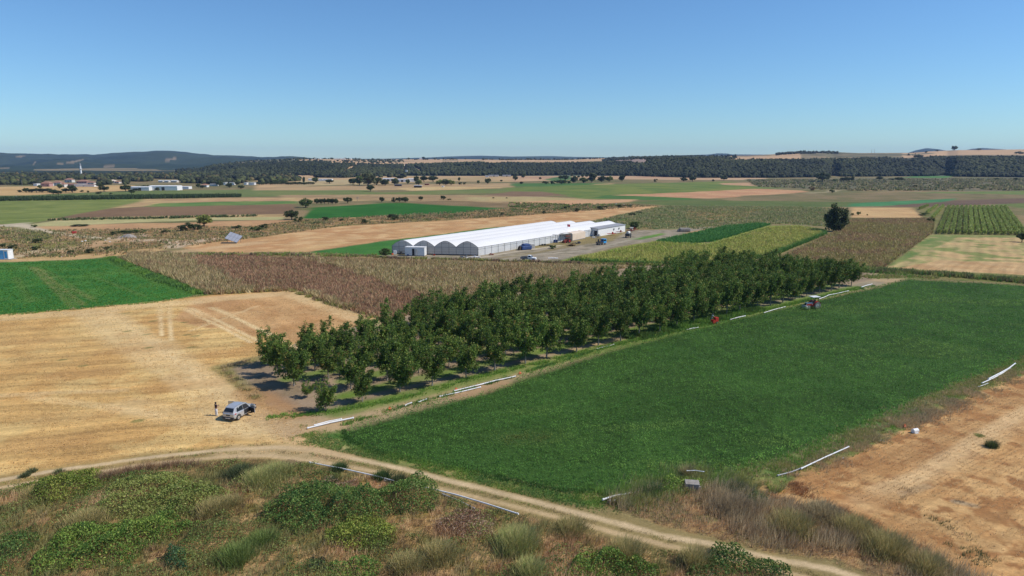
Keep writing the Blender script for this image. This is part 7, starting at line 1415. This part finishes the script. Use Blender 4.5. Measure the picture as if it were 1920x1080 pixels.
for (u, w, lb) in ((421, 4, 'first white wall building between the trees'), (434, 8, 'second white wall building between the trees'), (460, 5, 'third white wall building between the trees'), (472, 10, 'fourth white wall building between the trees')): house(u, 347, w, 5, 'white', 'offwhite', lb, 'flat', 'building', 'farm_building')
house(432, 330, 8, 3, 'white', 'white', 'small white building at the foot of the left wooded hill', 'flat', 'building', 'farm_building')
for (u, v, w, lb) in ((556, 339, 10, 'leftmost pale barn behind the clipped hedge'), (582, 339, 8, 'pale barn behind the cypress'), (601, 339.5, 8, 'short white barn right of the cypress'), (614, 339.5, 16, 'long white barn right of the cypress')): house(u, v, w, 4, 'white', 'film_rigid', lb, 'arch', 'barn', 'barn')
for (u, v, w, h, lb) in ((728, 340, 22, 6, 'left white barn behind the green clump'), (754, 341.5, 22, 6, 'middle white barn behind the green clump'), (772, 341, 14, 6.5, 'right white barn behind the green clump')): house(u, v, w, h, 'white', 'film_rigid', lb, 'arch', 'barn', 'barn')
house(746, 349, 13, 3.5, 'darksteel', 'greyroof', 'low grey roofed shed below the white barns', 'flat', 'shed', 'shed'); house(783, 352, 14, 4.5, 'darksteel', 'film_rigid', 'white roofed open shed in front of the barns', 'flat', 'shed', 'shed'); house(800, 347, 8, 2.5, 'rust', 'redroof', 'small red roofed hut right of the barns', 'flat', 'hut', 'hut')
house(830, 351, 4, 2, 'white', 'white', 'tiny white hut on the green strip', 'flat', 'hut', 'hut')
for (u, v, w, lb) in ((913, 332, 6, 'small white building at the end of the pale hill road'), (926, 331, 18, 'dark roofed barn at the hill foot'), (950, 331, 16, 'grey roofed barn right of the dark roofed barn')): house(u, v, w, 3, 'white' if w < 10 else 'offwhite', 'greyroof', lb, 'gable', 'barn', 'barn')
for (u, fr, w, h, lb) in ((755, .02, 5, 3, 'small white house on top of the hill road'), (789, .97, 5, 3, 'small white house on the skyline of the hill'), (595, .9, 12, 2, 'long pale barn on the left skyline'), (636, .9, 20, 2.4, 'longest pale barn on the left skyline'), (655, .92, 7, 2.6, 'white house at the right end of the skyline barns')):
    z, y = skyz(u, fr); house(u, 0, w, h, 'white', 'offwhite', lb, 'gable', 'building', 'farm_building', z=z - .3, y=y)
house(761, 321, 3, 3, 'white', 'white', 'tiny white hut on the wooded hillside by the steep track', 'flat', 'hut', 'hut', z=float(zat(322, 1330)), y=1330)
def mast(u, vb, h, label, z=0, y=None, nm='utility_pole', arm=True):
    if y is None: x, y = G(u, vb); s = ppm(vb)
    else: x = hx(u, y); s = 1280 / y
    Hh = h / s; r = empty(nm, (x, y, z), 0, label, 'pole'); w = max(.10, .2 / s * 1)
    mb = MB(); mb.cyl((0, 0, 0), (0, 0, Hh), w * 1.2, w * .8, 6); mb.build('pole', M['concrete'], r)
    mb = MB(); mb.box((-1.1, -.06, Hh - .9), (1.1, .06, Hh - .75)); mb.box((-.9, -.05, Hh - 1.8), (.9, .05, Hh - 1.68)); mb.build('crossarm', M['steel'], r); return r
mast(42, 350, 12, 'pale utility pole left of the village'); mast(670, 377, 9, 'thin pole with a white top behind the green field'); mast(338, 348, 10, 'utility pole behind the right barn'); mast(782, 346, 8, 'pale pole between the trees by the barns'); mast(1065, 303, 3, 'small pole on the plateau edge', *([float(skyz(1065, .5)[0]), skyz(1065, .5)[1]]))
z, y = skyz(1633, .97); mast(1633, 0, 8, 'left tall thin mast on the right skyline', z, y, 'mast'); mast(1638, 0, 8, 'right tall thin mast on the right skyline', z, y, 'mast')
x, y = G(670, 366); 
# ------------------------------------------------------------------ air
hz_m = bpy.data.materials.new('haze'); hz_m.use_nodes = True; nt = hz_m.node_tree; nt.nodes.clear()
out = nt.nodes.new('ShaderNodeOutputMaterial'); pv = nt.nodes.new('ShaderNodeVolumePrincipled'); pv.inputs['Color'].default_value = (.40, .60, 1.0, 1); pv.inputs['Density'].default_value = 6.0e-5; pv.inputs['Anisotropy'].default_value = 0.0
nt.links.new(pv.outputs[0], out.inputs['Volume'])
mb = MB(); mb.box((-9500, -700, -2), (14000, 7700, 150)); tag(mb.build('haze', hz_m), kind='stuff')
